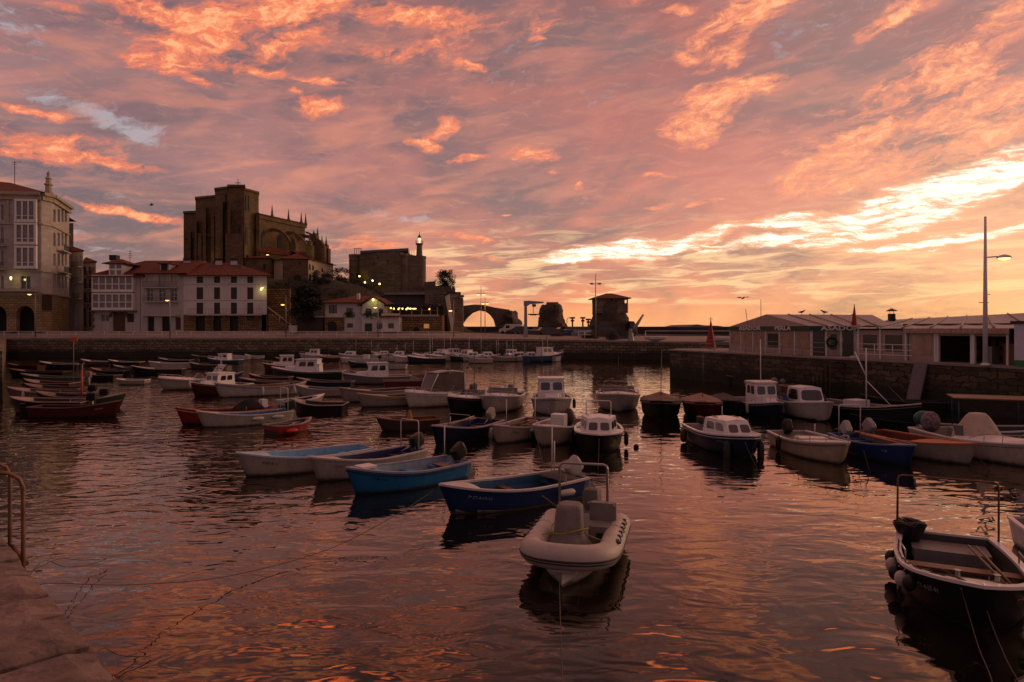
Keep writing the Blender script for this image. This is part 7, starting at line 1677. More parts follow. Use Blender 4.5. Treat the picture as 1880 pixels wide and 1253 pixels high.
def ex_tarpm(t, h):
    bm = B(); grid(bm, 12, 8, lambda u, v: Vector((-h.L / 2 + .35 + 1.3 * u, (v - .5) * 1.0, .42 + .62 * math.sin(PI * (u * .75 + .12)) * math.sin(PI * (.12 + v * .76)) + .02 * math.sin(u * 12 + v * 7)))); bmesh.ops.solidify(bm, geom=bm.faces[:], thickness=.03); obj('dark_tarpaulin', bm, pmat('tarp_navy', srgb('232a33'), .8, var=.3), t)
    bm = B(); box(bm, -h.L / 2 + .1, -h.L / 2 + .4, -.2, .2, .55, .95); obj('white_box', bm, GEL, t)
boat('open', 'red open boat with humped navy tarpaulin at its stern, behind the white and blue one', ('b', (322, 782), (492, 766), 4.5), Bm=1.7, hullc='7c1d1f', inner='5d1a1e', rimc='8a2a28', stripe='b9a79c', seats=3, seatc='8a8078', extra=ex_tarpm, boot='2a1416', fb=(.85, .5, .52))
boat('open', 'small cream boat with dark bundle aboard, above the red dinghy', ('b', (596, 741), (522, 748), 2.9), Bm=1.3, hullc='b5ad9f', inner='4a4540', fb=(.6, .4, .42), seats=2)
def ex_dbl(t, h):
    bm = B(); tube(bm, [(-1.8, .2, .72), (1.5, .25, .75)], .05, 6); tube(bm, [(-1.6, -.1, .7), (1.7, .05, .74)], .04, 6); obj('lowered_mast', bm, TRIM, t)
    bm = B(); box(bm, .5, 1.1, -.3, .3, .2, .72); obj('engine_box', bm, paint('a38a5c'), t)
    for tt in (.55, .2): p = h.p(tt, .8); fender(t, p.x, (p.y + .1), h.z(tt) - .3); fender(t, p.x, -(p.y + .1), h.z(tt) - .3)
boat('open', 'long white double ended boat with poles laid along it, left of centre', ('b', (394, 731), (549, 722), 6.2), Bm=2.0, hullc='a8a29b', inner='6b4038', rimc='a99c90', stripe='5b6a86', fb=(.98, .66, .85), dble=True, seats=3, extra=ex_dbl, name='whaleboat')
boat('wheel', 'maroon hulled boat with low white cabin, its bow beside the long white double ender', ('b', (350, 729), (470, 716), 4.8), Bm=2.0, hullc='3f1618', inner='7a6258', stripe='8d5c50', fb=(1.0, .6, .6), wh=.8, extra=lambda t, h: mast(t, .2, 0, 1.6, 1.5, ((.2, .4),)))
def ex_targa(t, h):
    bm = B()
    for sg in (1, -1): prism(bm, [(-1.35, .55), (-.95, .55), (-1.72, 1.75), (-2.0, 1.75)], sg * .72 - .05, sg * .72 + .05)
    prism(bm, [(-1.72, 1.66), (-2.02, 1.66), (-2.04, 1.78), (-1.76, 1.78)], -.77, .77); obj('targa_arch', bm, GEL, t); goalpost(t, -1.86, .22, 1.75, .75, WPAINT, .02)
    p = h.p(.6, .8)
    for sg in (1, -1): fender(t, p.x, (p.y + .1) * sg, h.z(.6) - .3)
boat('speed', 'white sports boat with raked arch carrying a small frame, at the left', ('b', (290, 717), (382, 713), 5.0), Bm=2.0, hullc='9c9586', inner='a79f96', stripe='8f887c', fb=(.95, .72, .7), extra=ex_targa)
boat('open', 'small pale dinghy lying alone left of the sports boat', ('b', (213, 706), (269, 706), 2.6), Bm=1.2, hullc='958b7e', inner='5b534c', fb=(.48, .38, .4), seats=2, name='dinghy', cat='dinghy')
boat('open', 'dark hulled boat with pale deck edge behind the sports boat', ('b', (240, 689), (330, 688), 4.9), Bm=1.9, hullc='1d1718', inner='4d4644', rimc='a3958b', fb=(.95, .6, .6), td=.6)
boat('open', 'pale boat with blue sheet over its side and ochre bundle, behind the dark one', ('b', (272, 678), (352, 677), 5.0), Bm=1.9, hullc='a79f94', inner='5d4a30', fb=(.9, .65, .65), motor='m', motorc='2a3b58', extra=lambda t, h: (lambda bm: (grid(bm, 6, 4, lambda u, v: Vector((.1 + .7 * u - .3 * v, -(h.b(.6) + .03), .75 - .62 * v + .02 * math.sin(9 * u)))), bmesh.ops.solidify(bm, geom=bm.faces[:], thickness=.02), obj('blue_sheet', bm, paint('2b3a5c'), t)))(B()))
boat('open', 'blue and tan boat lying just behind the maroon cabin boat', ('b', (447, 700), (388, 702), 3.3), Bm=1.5, hullc='28406a', inner='7c5a44', rimc='a3886e', fb=(.85, .5, .5))
boat('wheel', 'white boat with blue hull far off below the quay, left of centre', ('c', (412, 668), 4.6, 176), Bm=1.9, wh=.75, hullc='26344a', inner='6b6462')
boat('open', 'tiny white boat below the far quay, right of the blue hulled one', ('c', (466, 660), 3.0, 170), Bm=1.3, hullc='b9b3ae', inner='6a6461', seats=2)
def far_open(label, px0, px1, py, hullc, rimc='c4bbb4', inner='4c4440', fb=(.8, .5, .5), L_=None, **k):
    x0, y0 = W2(px0, py); x1, y1 = W2(px1, py); return boat('open', label, ('c', ((px0 + px1) / 2, py), L_ or abs(x1 - x0), 180 if px0 < px1 else 0), hullc=hullc, rimc=rimc, inner=inner, fb=fb, **k)
far_open('brown hulled boat with white rim, right of the dark blue tarpaulin boat', 151, 204, 671, '4a3a34', L_=4.0)
far_open('black hulled boat with white rim, second from the tarpaulin boat below the far quay', 202, 257, 672, '15100f', L_=4.2)
far_open('dark blue boat with navy bundle and white rim near the west corner', 74, 146, 676, '1d2234', inner='1c2030', motor='m', L_=4.8)
far_open('maroon boat without rim in the farthest left corner', 16, 74, 680, '3b1416', rimc='4a2422', inner='2a1414', L_=3.8)
far_open('black hulled boat with reddish rim at the left edge', 12, 128, 692, '14140f', rimc='6d463c', inner='30211c', L_=5.6)
far_open('grey boat with sky blue bow rim at the left', 36, 160, 703, '58503f', rimc='6f8896', inner='5d3226', L_=5.6, motor='m', motorc='8f7d68')
far_open('maroon boat with pale rim in the middle of the left cluster', 52, 130, 715, '401218', rimc='8f7876', inner='401820', L_=3.9)
far_open('tan hulled boat with dark fenders in the left cluster', 18, 160, 733, '6e5d50', rimc='8f7872', inner='54433c', L_=5.4, fend=2, motor='m', motorc='20201e')
far_open('black hulled boat with cream rim, lowest at the left edge', 26, 156, 757, '0f0e10', rimc='9d877c', inner='40302c', L_=4.3, fb=(.85, .65, .62), motor='m', motorc='1d1c1f')
boat('open', 'dark green boat with bow raised to the right, in the left cluster', ('b', (232, 750), (84, 756), 4.9), Bm=1.7, hullc='1d2f25', inner='1a241f', rimc='7d6f66', fb=(.9, .55, .55), fend=1)
boat('open', 'maroon boat with white lettering, lowest right of the left cluster', ('b', (224, 765), (98, 765), 4.5), Bm=1.6, hullc='4a1419', inner='321317', rimc='6d4440', fb=(.85, .52, .55), txt='LA MAR', txtc='b5a8a2')
far_open('dark skiff with grey rim between the left cluster and the small pale dinghy', 168, 205, 699, '1c1817', rimc='5f5550', inner='2a2422', L_=2.9)
far_open('brown hulled boat with stacked gear beside the west quay, fourth row', 60, 140, 725, '3b2b24', rimc='6f5c54', inner='2f2420', L_=4.2)
far_open('black skiff squeezed behind the maroon boats in the left cluster', 88, 165, 742, '14110f', rimc='6a5a52', inner='241d1a', L_=4.0, motor='m', motorc='171614')
far_open('long dark boat with bleached rim behind the red and navy tarpaulin boat', 455, 540, 712, '1d1a1a', rimc='8f8078', inner='3a312d', L_=5.0)
far_open('dark blue skiff between the green fishing boat and the railed grey boat', 560, 632, 712, '1a2233', rimc='7d706a', inner='25252c', L_=4.4)
far_open('pale grey skiff right of the long white double ender', 560, 618, 727, '8f8780', rimc='b3a9a2', inner='4b4440', L_=3.6)
far_open('dark skiff with white rim just left of the timber railed boat', 556, 612, 758, '181516', rimc='9a8c84', inner='2c2624', L_=3.0)
far_open('maroon skiff close under the far quay, left of the green fishing boat', 505, 560, 667, '3d1517', rimc='8f7c74', inner='2c1a18', L_=4.0)
far_open('navy skiff close under the far quay below the restaurant', 644, 690, 674, '171d2e', rimc='9a8f8a', inner='22242e', L_=3.8)
far_open('black skiff with white rim under the far quay, below the middle terraced house', 290, 352, 668, '131011', rimc='a0948d', inner='29221f', L_=4.4)
far_open('green skiff under the far quay, below the long white house', 352, 398, 661, '1f2d24', rimc='8f867d', inner='2a2c24', L_=4.0)
far_open('dark skiff right of the tan hulled boat in the left cluster', 172, 228, 690, '191514', rimc='6f625b', inner='2a2422', L_=3.6)
far_open('grey blue skiff behind the small pale dinghy at the left', 214, 268, 684, '2c333c', rimc='857a74', inner='2a2c30', L_=3.8)
far_open('brown skiff with pale rim above the sports boat arch', 350, 408, 678, '33241d', rimc='94877f', inner='2c2420', L_=3.9)
far_open('dark red skiff behind the long white double ender', 470, 520, 703, '3a1214', rimc='84746d', inner='2c1816', L_=3.6)
far_open('white skiff with dark inside between the railed grey boat and the long console boat', 690, 742, 678, 'a39b94', rimc='c4bbb4', inner='2a2624', L_=3.8)
for px, Yp, hh, lb, cc in ((135, 705, 3.2, 'thin grey pole with orange red flag over the left cluster of boats', 'c2482c'), (150, 740, 1.6, 'short orange red pole standing in the left cluster of boats', 'c2482c')):
    x, y = W2(px, Yp); t = thing('marker_pole', lb, 'pole', (x, y, .4)); bm = B(); tube(bm, [(0, 0, -.2), (0, 0, hh)], .03 if hh > 2 else .05, 5); obj('pole', bm, paint('7a7573') if hh > 2 else paint(cc), t)
    if hh > 2: bm = B(); prism(bm, [(-.45, hh - .1), (.35, hh - .1), (.25, hh + .3), (-.1, hh + .2)], -.02, .02); obj('flag', bm, paint(cc), t)
# ---------------- middle distance, centre left
boat('wheel', 'white cabin boat with red side panel behind the green hulled fishing boat', ('b', (482, 683), (575, 681), 4.8), Bm=2.0, hullc='4a1a1a', inner='7c5a50', fb=(.95, .6, .6))
def ex_green(t, h):
    cabin(t, h, -1.2, .1, .62, .6, .65, 1.35, GEL, slope_f=.1, nwin=2, name='deckhouse', wz=(.35, .85), wside=2, roof_m=GEL); mast(t, .3, .1, 1.7, 2.0); bm = B(); box(bm, 1.3, 1.75, -.25, .25, .7, 1.0); obj('orange_buoy', bm, paint('b5532e'), t)
boat('wheel', 'large green hulled fishing boat with white superstructure, centre left below the quay', ('b', (498, 697), (634, 697), 6.6), Bm=2.3, hullc='15271e', inner='8a7a72', stripe='8f7f78', fb=(1.15, .75, .8), extra=ex_green, wh=1.0)
boat('open', 'small boat with bright red rim right of the green hulled fishing boat', ('c', (606, 664), 2.9, 178), Bm=1.4, hullc='26201f', rimc='b23a24', inner='3f2c28', seats=2)
boat('open', 'long white open boat with small console, below the far quay near the gabled house', ('b', (624, 667), (700, 667), 5.2), Bm=1.9, hullc='bdb6b0', inner='8d8580', fb=(.8, .6, .6), motor='m', extra=lambda t, h: (lambda bm: (box(bm, -1.3, -.6, -.35, .35, .1, 1.15), obj('console', bm, GEL, t)))(B()))
boat('wheel', 'grey hulled boat with railed foredeck and white wheelhouse, centre left', ('b', (628, 706), (745, 703), 5.6), Bm=2.1, hullc='6b625e', inner='6b5f58', fb=(.95, .62, .65), extra=lambda t, h: mast(t, -1.0, 0, 1.6, 2.2, r=.02))
boat('open', 'maroon boat with raised bow peeping out right of the hardtop cruiser', ('b', (829, 711), (720, 713), 5.2), Bm=1.9, hullc='5a1c1f', inner='5a3c38', rimc='9b8780', fb=(1.0, .6, .6))
def ex_hard(t, h):
    z0 = h.z(.45); bm = B()
    rows = []
    for i in range(9):
        u = i / 8; x = -1.45 + 2.1 * u; rows.append([bm.verts.new((x, .78 * (1 - .35 * u ** 3) * q, z0 + 1.12 + .16 * math.sin(PI * (.12 + .8 * u)) + .06 * (1 - q * q))) for q in (-1, -.5, 0, .5, 1)])
    for a, b in zip(rows[:-1], rows[1:]):
        for k in range(4): f = bm.faces.new((a[k], a[k + 1], b[k + 1], b[k])); f.smooth = True
    bmesh.ops.solidify(bm, geom=bm.faces[:], thickness=.07); ht = obj('hardtop', bm, GEL, t)
    for sg in (1, -1):
        bm = B(); tube(bm, [(1.05, .5 * sg, z0 + .15), (.55, .6 * sg, z0 + 1.18)], .03, 6); tube(bm, [(-1.3, .74 * sg, z0), (-1.3, .74 * sg, z0 + 1.2)], .03, 6); obj('hardtop_post', bm, WPAINT, t)
        bm = B(); bm.faces.new([bm.verts.new(p) for p in ((.9, .54 * sg, z0 + .15), (-1.28, .74 * sg, z0 + .15), (-1.28, .73 * sg, z0 + 1.15), (.5, .6 * sg, z0 + 1.15))]); bmesh.ops.solidify(bm, geom=bm.faces[:], thickness=.01); obj('side_curtain', bm, CLEAR, t)
    bm = B(); bm.faces.new([bm.verts.new(p) for p in ((1.08, -.5, z0 + .15), (1.08, .5, z0 + .15), (.58, .58, z0 + 1.15), (.58, -.58, z0 + 1.15))]); bmesh.ops.solidify(bm, geom=bm.faces[:], thickness=.01); obj('front_screen', bm, CLEAR, t)
    bm = B(); lathe(bm, [(.1, 0), (.14, .08), (.02, .16)], (-.6, 0, z0 + 1.3), 8); obj('horn', bm, IRON, ht)
boat('speed', 'white cruiser with rounded hardtop and clear curtains, left of centre', ('b', (742, 750), (850, 740), 5.0), Bm=2.1, hullc='c3b9ab', inner='8f877f', stripe='cfc6c0', fb=(.95, .75, .72), motor='m', motorc='77706c', extra=ex_hard, tilt=.2)
boat('open', 'grey white boat with timber rail left of the hardtop cruiser, farther of two', ('b', (622, 740), (745, 730), 5.2), Bm=1.8, hullc='8d847c', inner='3e3a38', rimc='a59487', fb=(.95, .6, .6), td=.62)
boat('open', 'grey boat with tan stripe left of the hardtop cruiser, nearer of two', ('b', (655, 749), (765, 741), 4.6), Bm=1.7, hullc='8a817a', inner='5c4a3c', rimc='b09a7c', stripe='b08f60', fb=(.85, .55, .58), td=.62)
# ---------------- the rank across the middle, bows towards us
def mst(x, z, hh, bars=()): return lambda t, h: mast(t, x, .1, z, hh, bars)
boat('speed', 'black hulled boat with pale foredeck and cross barred mast, left of the white cuddy boats', ('b', (822, 762), (930, 738), 4.9), Bm=2.0, hullc='17120f', inner='7d726b', fb=(1.0, .7, .7), stripe='5b4a42', extra=mst(-.3, .9, 2.3, ((1.45, .42),)))
boat('speed', 'white cuddy boat with low screen, second of the bow-on rank', ('b', (900, 761), (958, 732), 4.9), Bm=2.3, hullc='aaa096', inner='8f877f', fb=(1.0, .78, .75), motor='m', motorc='6b6360', full=2.9, extra=lambda t, h: mast(t, -.7, .6, .9, .9))
def ex_wh(t, h): mast(t, -.9, -.5, 1.9, 1.5); fender(t, .2, h.b(.5) + .12, .45, m=IRON); 
boat('wheel', 'white fishing boat with square two pane wheelhouse, bow-on in the centre', ('b', (1014, 766), (1010, 736), 5.2), Bm=2.25, hullc='a79f98', inner='8f877f', stripe='6d6560', fb=(1.0, .72, .7), full=3.0, extra=ex_wh)
boat('speed', 'wide white cuddy boat with windscreen and bow rail, right of the square wheelhouse boat', ('b', (1136, 759), (1131, 733), 5.0), Bm=2.5, hullc='9a918a', inner='8f877f', stripe='8a817c', fb=(1.05, .82, .78), full=3.0, extra=lambda t, h: (mast(t, -.5, 0, 1.0, 2.0, r=.012), goalpost(t, -1.4, .8, .7, .75, INOX, .016)))
boat('covered', 'black boat under a brown cover with tall thin mast, right of the wide cuddy', ('b', (1214, 774), (1211, 748), 4.6), Bm=2.1, hullc='100d0d', inner='6a4f45', rimc='1c1512', stripe='5f5048', fb=(1.0, .82, .75), full=3.0, extra=lambda t, h: (mast(t, .4, 0, .9, 2.6, ((2.2, .35),), r=.02), bowrail(t, h, .6, .25)))
boat('covered', 'maroon boat under a pale cover with thin mast', ('b', (1296, 774), (1279, 750), 4.3), Bm=2.0, hullc='3a0f12', inner='8a6c60', rimc='6b4a42', stripe='6f3f3a', fb=(.95, .78, .72), full=2.9, extra=lambda t, h: mast(t, .2, 0, .9, 2.4, r=.018))
boat('covered', 'dark low boat under a black cover, right of the maroon covered boat', ('b', (1340, 768), (1322, 752), 4.0), Bm=1.8, hullc='120e0e', inner='2c211d', rimc='2a1f1b', fb=(.9, .7, .7))
def ex_navy(t, h): mast(t, -.2, 0, 1.7, 2.3, r=.022, m=WPAINT); p = h.p(.6, .8); fender(t, p.x, -(p.y + .1), .4); fender(t, p.x, (p.y + .1), .4)
boat('wheel', 'navy hulled boat with white wheelhouse and tall white pole, right of centre', ('b', (1430, 772), (1374, 752), 4.7), Bm=1.9, hullc='141c33', inner='9b9087', stripe='8d8580', fb=(.92, .62, .7), extra=ex_navy)
def ex_blsc(t, h):
    z0 = h.z(.5); cabin(t, h, -.9, .65, .72, .62, z0, z0 + .75, GEL, slope_f=.28, nwin=1, name='cuddy', winm=TINT, wz=(.18, .86), wside=1, tumble=.12); bm = B()
    for sg in (1, -1): prism(bm, [(-1.2, z0 + .02), (.2, z0 + .02), (-.2, z0 + .34), (-1.2, z0 + .40)], sg * (h.b(.45) * .93) - .012, sg * (h.b(.45) * .93) + .012)
    obj('blue_side_panel', bm, paint('27477c'), t)
boat('wheel', 'white cabin boat with blue quarter panel and big windscreen, right of the navy one', ('b', (1524, 778), (1468, 762), 5.0), Bm=2.1, hullc='a39a90', inner='9b9087', boot='1f2c4a', fb=(1.05, .72, .7), extra=ex_blsc) if 0 else boat('open', 'white cabin boat with blue quarter panel and big windscreen, right of the navy one', ('b', (1524, 778), (1462, 760), 5.0), Bm=2.1, hullc='a39a90', inner='9b9087', boot='1f2c4a', fb=(1.05, .78, .72), seats=0, td=.5, deckc='cfc9c5', extra=ex_blsc, name='cabin_boat', group=BG['cabin'])
def ex_dark(t, h):
    bm = B(); box(bm, -.9, -.1, -.45, .45, .55, 1.0); obj('engine_housing', bm, GEL, t); mast(t, .1, 0, .6, 3.0, r=.03, m=WPAINT); bm = B(); tube(bm, [(.1, 0, 2.0), (1.6, .1, .75)], .02, 5); tube(bm, [(.1, 0, 2.2), (-.5, -.1, 3.4)], .03, 5); obj('derrick', bm, WPAINT, t)
boat('open', 'long black hulled boat with white deck edge and derrick, below the landing ramp', ('b', (1692, 788), (1560, 768), 6.2), Bm=2.1, hullc='121a1a', inner='7c716b', rimc='b3a8a2', stripe='6b625e', fb=(1.15, .72, .75), seats=1, extra=ex_dark)
boat('open', 'cream boat with white bundles behind the navy wheelhouse boat', ('b', (1366, 722), (1460, 718), 4.6), Bm=1.8, hullc='a0917f', inner='6b4a3a', rimc='b5a391', fb=(.8, .58, .6), td=.6, extra=lambda t, h: (lambda bm: (bmesh.ops.create_icosphere(bm, subdivisions=2, radius=.3, matrix=Matrix.Translation((-.6, -.2, .75))), bmesh.ops.create_icosphere(bm, subdivisions=2, radius=.24, matrix=Matrix.Translation((-1.1, .1, .72))), obj('white_bundle', bm, cov, t, smooth=True)))(B()))
boat('open', 'orange sided boat behind the blue panelled cabin boat', ('b', (1432, 730), (1505, 726), 4.0), Bm=1.6, hullc='7a3f28', inner='6b4a3a', rimc='9c8a80', fb=(.8, .6, .6))
boat('open', 'small dark boat with heaped gear under the corner of the right quay', ('c', (1266, 689), 3.6, 190), Bm=1.5, hullc='1c1614', inner='5d4a44', rimc='8a7268', fb=(.7, .5, .5))
boat('open', 'dark blue boat with white rim and console along the right quay wall', ('c', (1318, 697), 4.3, 175), Bm=1.7, hullc='141a2c', inner='2a2c3a', rimc='a39690', fb=(.8, .55, .55), extra=lambda t, h: (lambda bm: (box(bm, -.7, -.2, -.25, .25, .1, .95), obj('console', bm, GEL, t)))(B()))
boat('open', 'greenish grey boat along the right quay wall, third from the corner', ('c', (1385, 707), 4.4, 172), Bm=1.6, hullc='262b2a', inner='3b4240', rimc='5f6b68', fb=(.75, .5, .5))
boat('open', 'black boat moored close under the wall right of the landing ramp', ('c', (1655, 752), 4.2, 165), Bm=1.6, hullc='0f0e0e', inner='2a2624', rimc='3a3432', fb=(.8, .5, .5))
# ---------------- nearer middle
def ex_blk(t, h): goalpost(t, -.55, .48, 1.0, .72, WPAINT, .02); fender(t, .1, h.b(.5) + .12, .35, m=IRON); fender(t, .1, -h.b(.5) - .12, .35, m=IRON)
boat('cabin', 'black hulled cuddy boat with wide rear window and pipe frame, bow-on behind the inflatable', ('b', (1100, 840), (1098, 800), 4.5), Bm=1.85, hullc='12100f', inner='7c706a', fb=(.80, .66, .62), full=3.2, extra=ex_blk)
def ex_cons(t, h):
    bm = B(); box(bm, -.35, .15, -.28, .28, .1, 1.05); bmesh.ops.bevel(bm, geom=bm.edges[:], offset=.03, segments=2); obj('console', bm, GEL, t); goalpost(t, .9, .45, .75, .25, INOX, .014)
    p = h.p(.6, .85); fender(t, p.x, (p.y + .1), .4, False); fender(t, p.x, -(p.y + .1), .4, False); bm = B(); bmesh.ops.create_icosphere(bm, subdivisions=3, radius=.3, matrix=Matrix.Translation((-1.5, 0, .75)) @ Matrix.Diagonal((1, .8, 1.3, 1))); obj('covered_motor', bm, pmat('tarp_mottled', srgb('4a3128'), .8, var=.7, vscale=6, col2=srgb('1a1614')), t, smooth=True)
boat('open', 'white console boat with bow towards us, left of the black cuddy boat', ('b', (993, 823), (1050, 794), 4.4), Bm=1.8, hullc='a89a8e', inner='9a908a', fb=(.85, .62, .6), seats=0, td=.7, full=2.8, extra=ex_cons)
def ex_poles(t, h):
    mast(t, .1, -.5, .5, 1.1, m=WPAINT); mast(t, -.6, .5, .5, 1.3, m=WPAINT); bm = B(); tube(bm, [(.4, -.3, .5), (-1.2, .1, .62)], .025, 6); tube(bm, [(.7, .2, .48), (-.9, .35, .62)], .025, 6); obj('oar', bm, TRIM, t)
    bm = B(); tube(bm, [(.1 + .17 * math.cos(q * PI / 8), .1, .62 + .0 * q) if 0 else (-1.0 + .2 * math.cos(q * PI / 8), .2 + .2 * math.sin(q * PI / 8), .58) for q in range(17)], .05, 6); obj('orange_lifebuoy', bm, paint('c25a3a'), t)
boat('open', 'white open boat with oars and orange lifebuoy, left of the console boat', ('b', (906, 818), (985, 792), 4.4), Bm=1.7, hullc='a3968b', inner='6f665c', rimc='b3a59b', seats=3, txt='7ª ST-4', txtc='4a4340', extra=ex_poles)
def ex_nav(t, h):
    goalpost(t, .3, .5, .5, .55, INOX, .015); bm = B(); tube(bm, [(1.0, .1, .75), (-.2, .4, .95)], .03, 6); obj('rolled_awning', bm, paint('b3895a'), t); mast(t, 1.0, 0, .7, .35, m=WPAINT); p = h.p(.35, .8); fender(t, p.x, -(p.y + .1), .2, m=BUFF, r=.12, l=.4); fender(t, p.x, (p.y + .1), .2, m=BUFF, r=.12, l=.4)
boat('open', 'navy open boat with white tipped outboard, second rank left of the white oar boat', ('b', (792, 822), (892, 794), 4.7), Bm=1.75, hullc='151b33', inner='2b2f52', rimc='9a8a92', seats=2, motor='m', motorc='9c9085', tilt=.5, extra=ex_nav, fb=(.85, .55, .55))
boat('open', 'small weathered timber boat with orange gear, left of the navy open boat', ('b', (690, 792), (750, 788), 2.9), Bm=1.3, hullc='40352c', inner='7a3f2a', rimc='6b4a34', fb=(.62, .45, .45), seats=2, extra=lambda t, h: (lambda bm: (bmesh.ops.create_cone(bm, segments=10, radius1=.16, radius2=.05, depth=.5, cap_ends=True, matrix=Matrix.Translation((-.1, 0, .6))), obj('ochre_bundle', bm, paint('a8702e'), t)))(B()))
# ---------------- right
def ex_cud(t, h): mast(t, -.3, 0, 1.1, .5, r=.015, m=WPAINT); outboard(t, -h.L / 2 - .1, 0, .6, s=.8); p = h.p(.2, .8); fender(t, p.x, p.y + .12, .3, m=paint('4a2a20'), r=.13); fender(t, p.x - .2, -p.y - .12, .3, m=paint('4a2a20'), r=.13); fender(t, h.L / 2 - .7, -.62, .1, m=IRON, r=.12, l=.9); fender(t, h.L / 2 - .7, .62, .1, m=IRON, r=.12, l=.9)
boat('cabin', 'navy hulled cuddy boat with white cabin and oval windows, right of centre', ('b', (1383, 846), (1299, 812), 4.5), Bm=2.0, hullc='1a2036', inner='a09288', stripe='b0a39c', fb=(.85, .66, .66), full=2.9, txt='7ª ST-4-17-09', txtc='8a8fa3', extra=ex_cud)
def ex_crm(t, h):
    bowrail(t, h, .5, .22); bm = B(); box(bm, -.5, .1, -.5, .5, .1, .62); obj('seat_box', bm, GEL, t); mast(t, -.9, .5, .5, .5, m=WPAINT)
    p = h.p(.35, .8); fender(t, p.x, -(p.y + .1), .3, m=IRON)
boat('open', 'cream motor boat with low rail and raised black outboard, right of the oval window cuddy', ('b', (1552, 857), (1464, 824), 4.3), Bm=1.9, hullc='a8957f', inner='9a8c80', stripe='6f5e50', fb=(.80, .55, .55), td=.62, seats=1, motor='m', motorc='15120f', tilt=1.0, extra=ex_crm, full=2.6)
def ex_bl3(t, h): goalpost(t, -h.L / 2 + .3, .42, .5, 1.15, WPAINT, .018); bm = B(); tube(bm, [(-1.4, .2, .6), (1.4, .1, .66)], .035, 6); tube(bm, [(-1.3, .35, .6), (1.3, .3, .62)], .03, 6); obj('long_oar', bm, paint('a85a34'), t)
boat('open', 'royal blue open boat with white frame and pale tilted outboard, at the right', ('b', (1680, 860), (1592, 832), 4.2), Bm=1.7, hullc='1f3564', inner='26406f', rimc='5b6488', seats=2, motor='m', motorc='a8a09a', tilt=.9, txt='7ª BI', txtc='8f95a8', extra=ex_bl3, fb=(.75, .52, .52))
boat('open', 'pale hulled boat with orange brown deck, right of the royal blue boat', ('b', (1796, 858), (1700, 838), 4.6), Bm=1.7, hullc='8f867c', inner='6e3a28', rimc='b5653a', deckc='a8552f', seats=2, motor='m', motorc='8f8a8c', tilt=.8, fb=(.78, .55, .55), td=.55)
def ex_cone(t, h):
    bm = B(); rows = []
    for i in range(9):
        k = i / 8; w = .52 * (1 - k) ** .8 + .24; rows.append([bm.verts.new((-.2 + (.55 * (1 - k) ** .8 + .22) * c_, w * s_, .45 + 1.05 * k)) for c_, s_ in [(math.copysign(abs(math.cos(2 * PI * q / 16)) ** .6, math.cos(2 * PI * q / 16)), math.copysign(abs(math.sin(2 * PI * q / 16)) ** .6, math.sin(2 * PI * q / 16))) for q in range(16)]])
    for a, b in zip(rows[:-1], rows[1:]):
        for q in range(16): f = bm.faces.new((a[q], a[(q + 1) % 16], b[(q + 1) % 16], b[q]))
    bm.faces.new(rows[-1]); obj('console_cover', bm, pmat('beige_cover', srgb('b0a08f'), .8, var=.2, vscale=3, dirt=.2), t)
    bm = B(); bmesh.ops.create_icosphere(bm, subdivisions=3, radius=.38, matrix=Matrix.Translation((-h.L / 2 + .1, 0, .85)) @ Matrix.Diagonal((.9, .9, 1.1, 1))); obj('mottled_motor_cover', bm, pmat('mottled_cover', srgb('8c7682'), .8, var=.6, vscale=9, col2=srgb('33262c')), t, smooth=True)
boat('speed', 'long cream motor boat with pyramid shaped beige console cover, at the right edge', ('b', (1925, 866), (1745, 822), 5.6), Bm=2.1, hullc='b0a496', inner='a3968a', stripe='8f8378', fb=(.85, .62, .62), extra=ex_cone)
def ex_bim(t, h):
    z0 = 1.75; bm = B(); box(bm, -1.4, 1.3, -.8, .8, z0, z0 + .05); obj('flat_awning', bm, paint('6d4a34'), t); bm = B()
    for x in (-1.2, 1.1):
        for y in (-.7, .7): bm = B(); tube(bm, [(x, y, .5), (x, y, z0)], .02, 5); obj('awning_post', bm, paint('2c4a6a'), t)
    bm = B(); bmesh.ops.create_icosphere(bm, subdivisions=3, radius=.36, matrix=Matrix.Translation((-h.L / 2 + .2, .1, .8)) @ Matrix.Diagonal((1.1, .9, .9, 1))); obj('green_motor_cover', bm, paint('1c5a44'), t, smooth=True)
boat('open', 'boat with flat brown awning and green motor cover, partly out at the right edge', ('b', (1960, 818), (1850, 812), 5.0), Bm=1.8, hullc='6b6560', inner='4a4440', extra=ex_bim, seats=1)
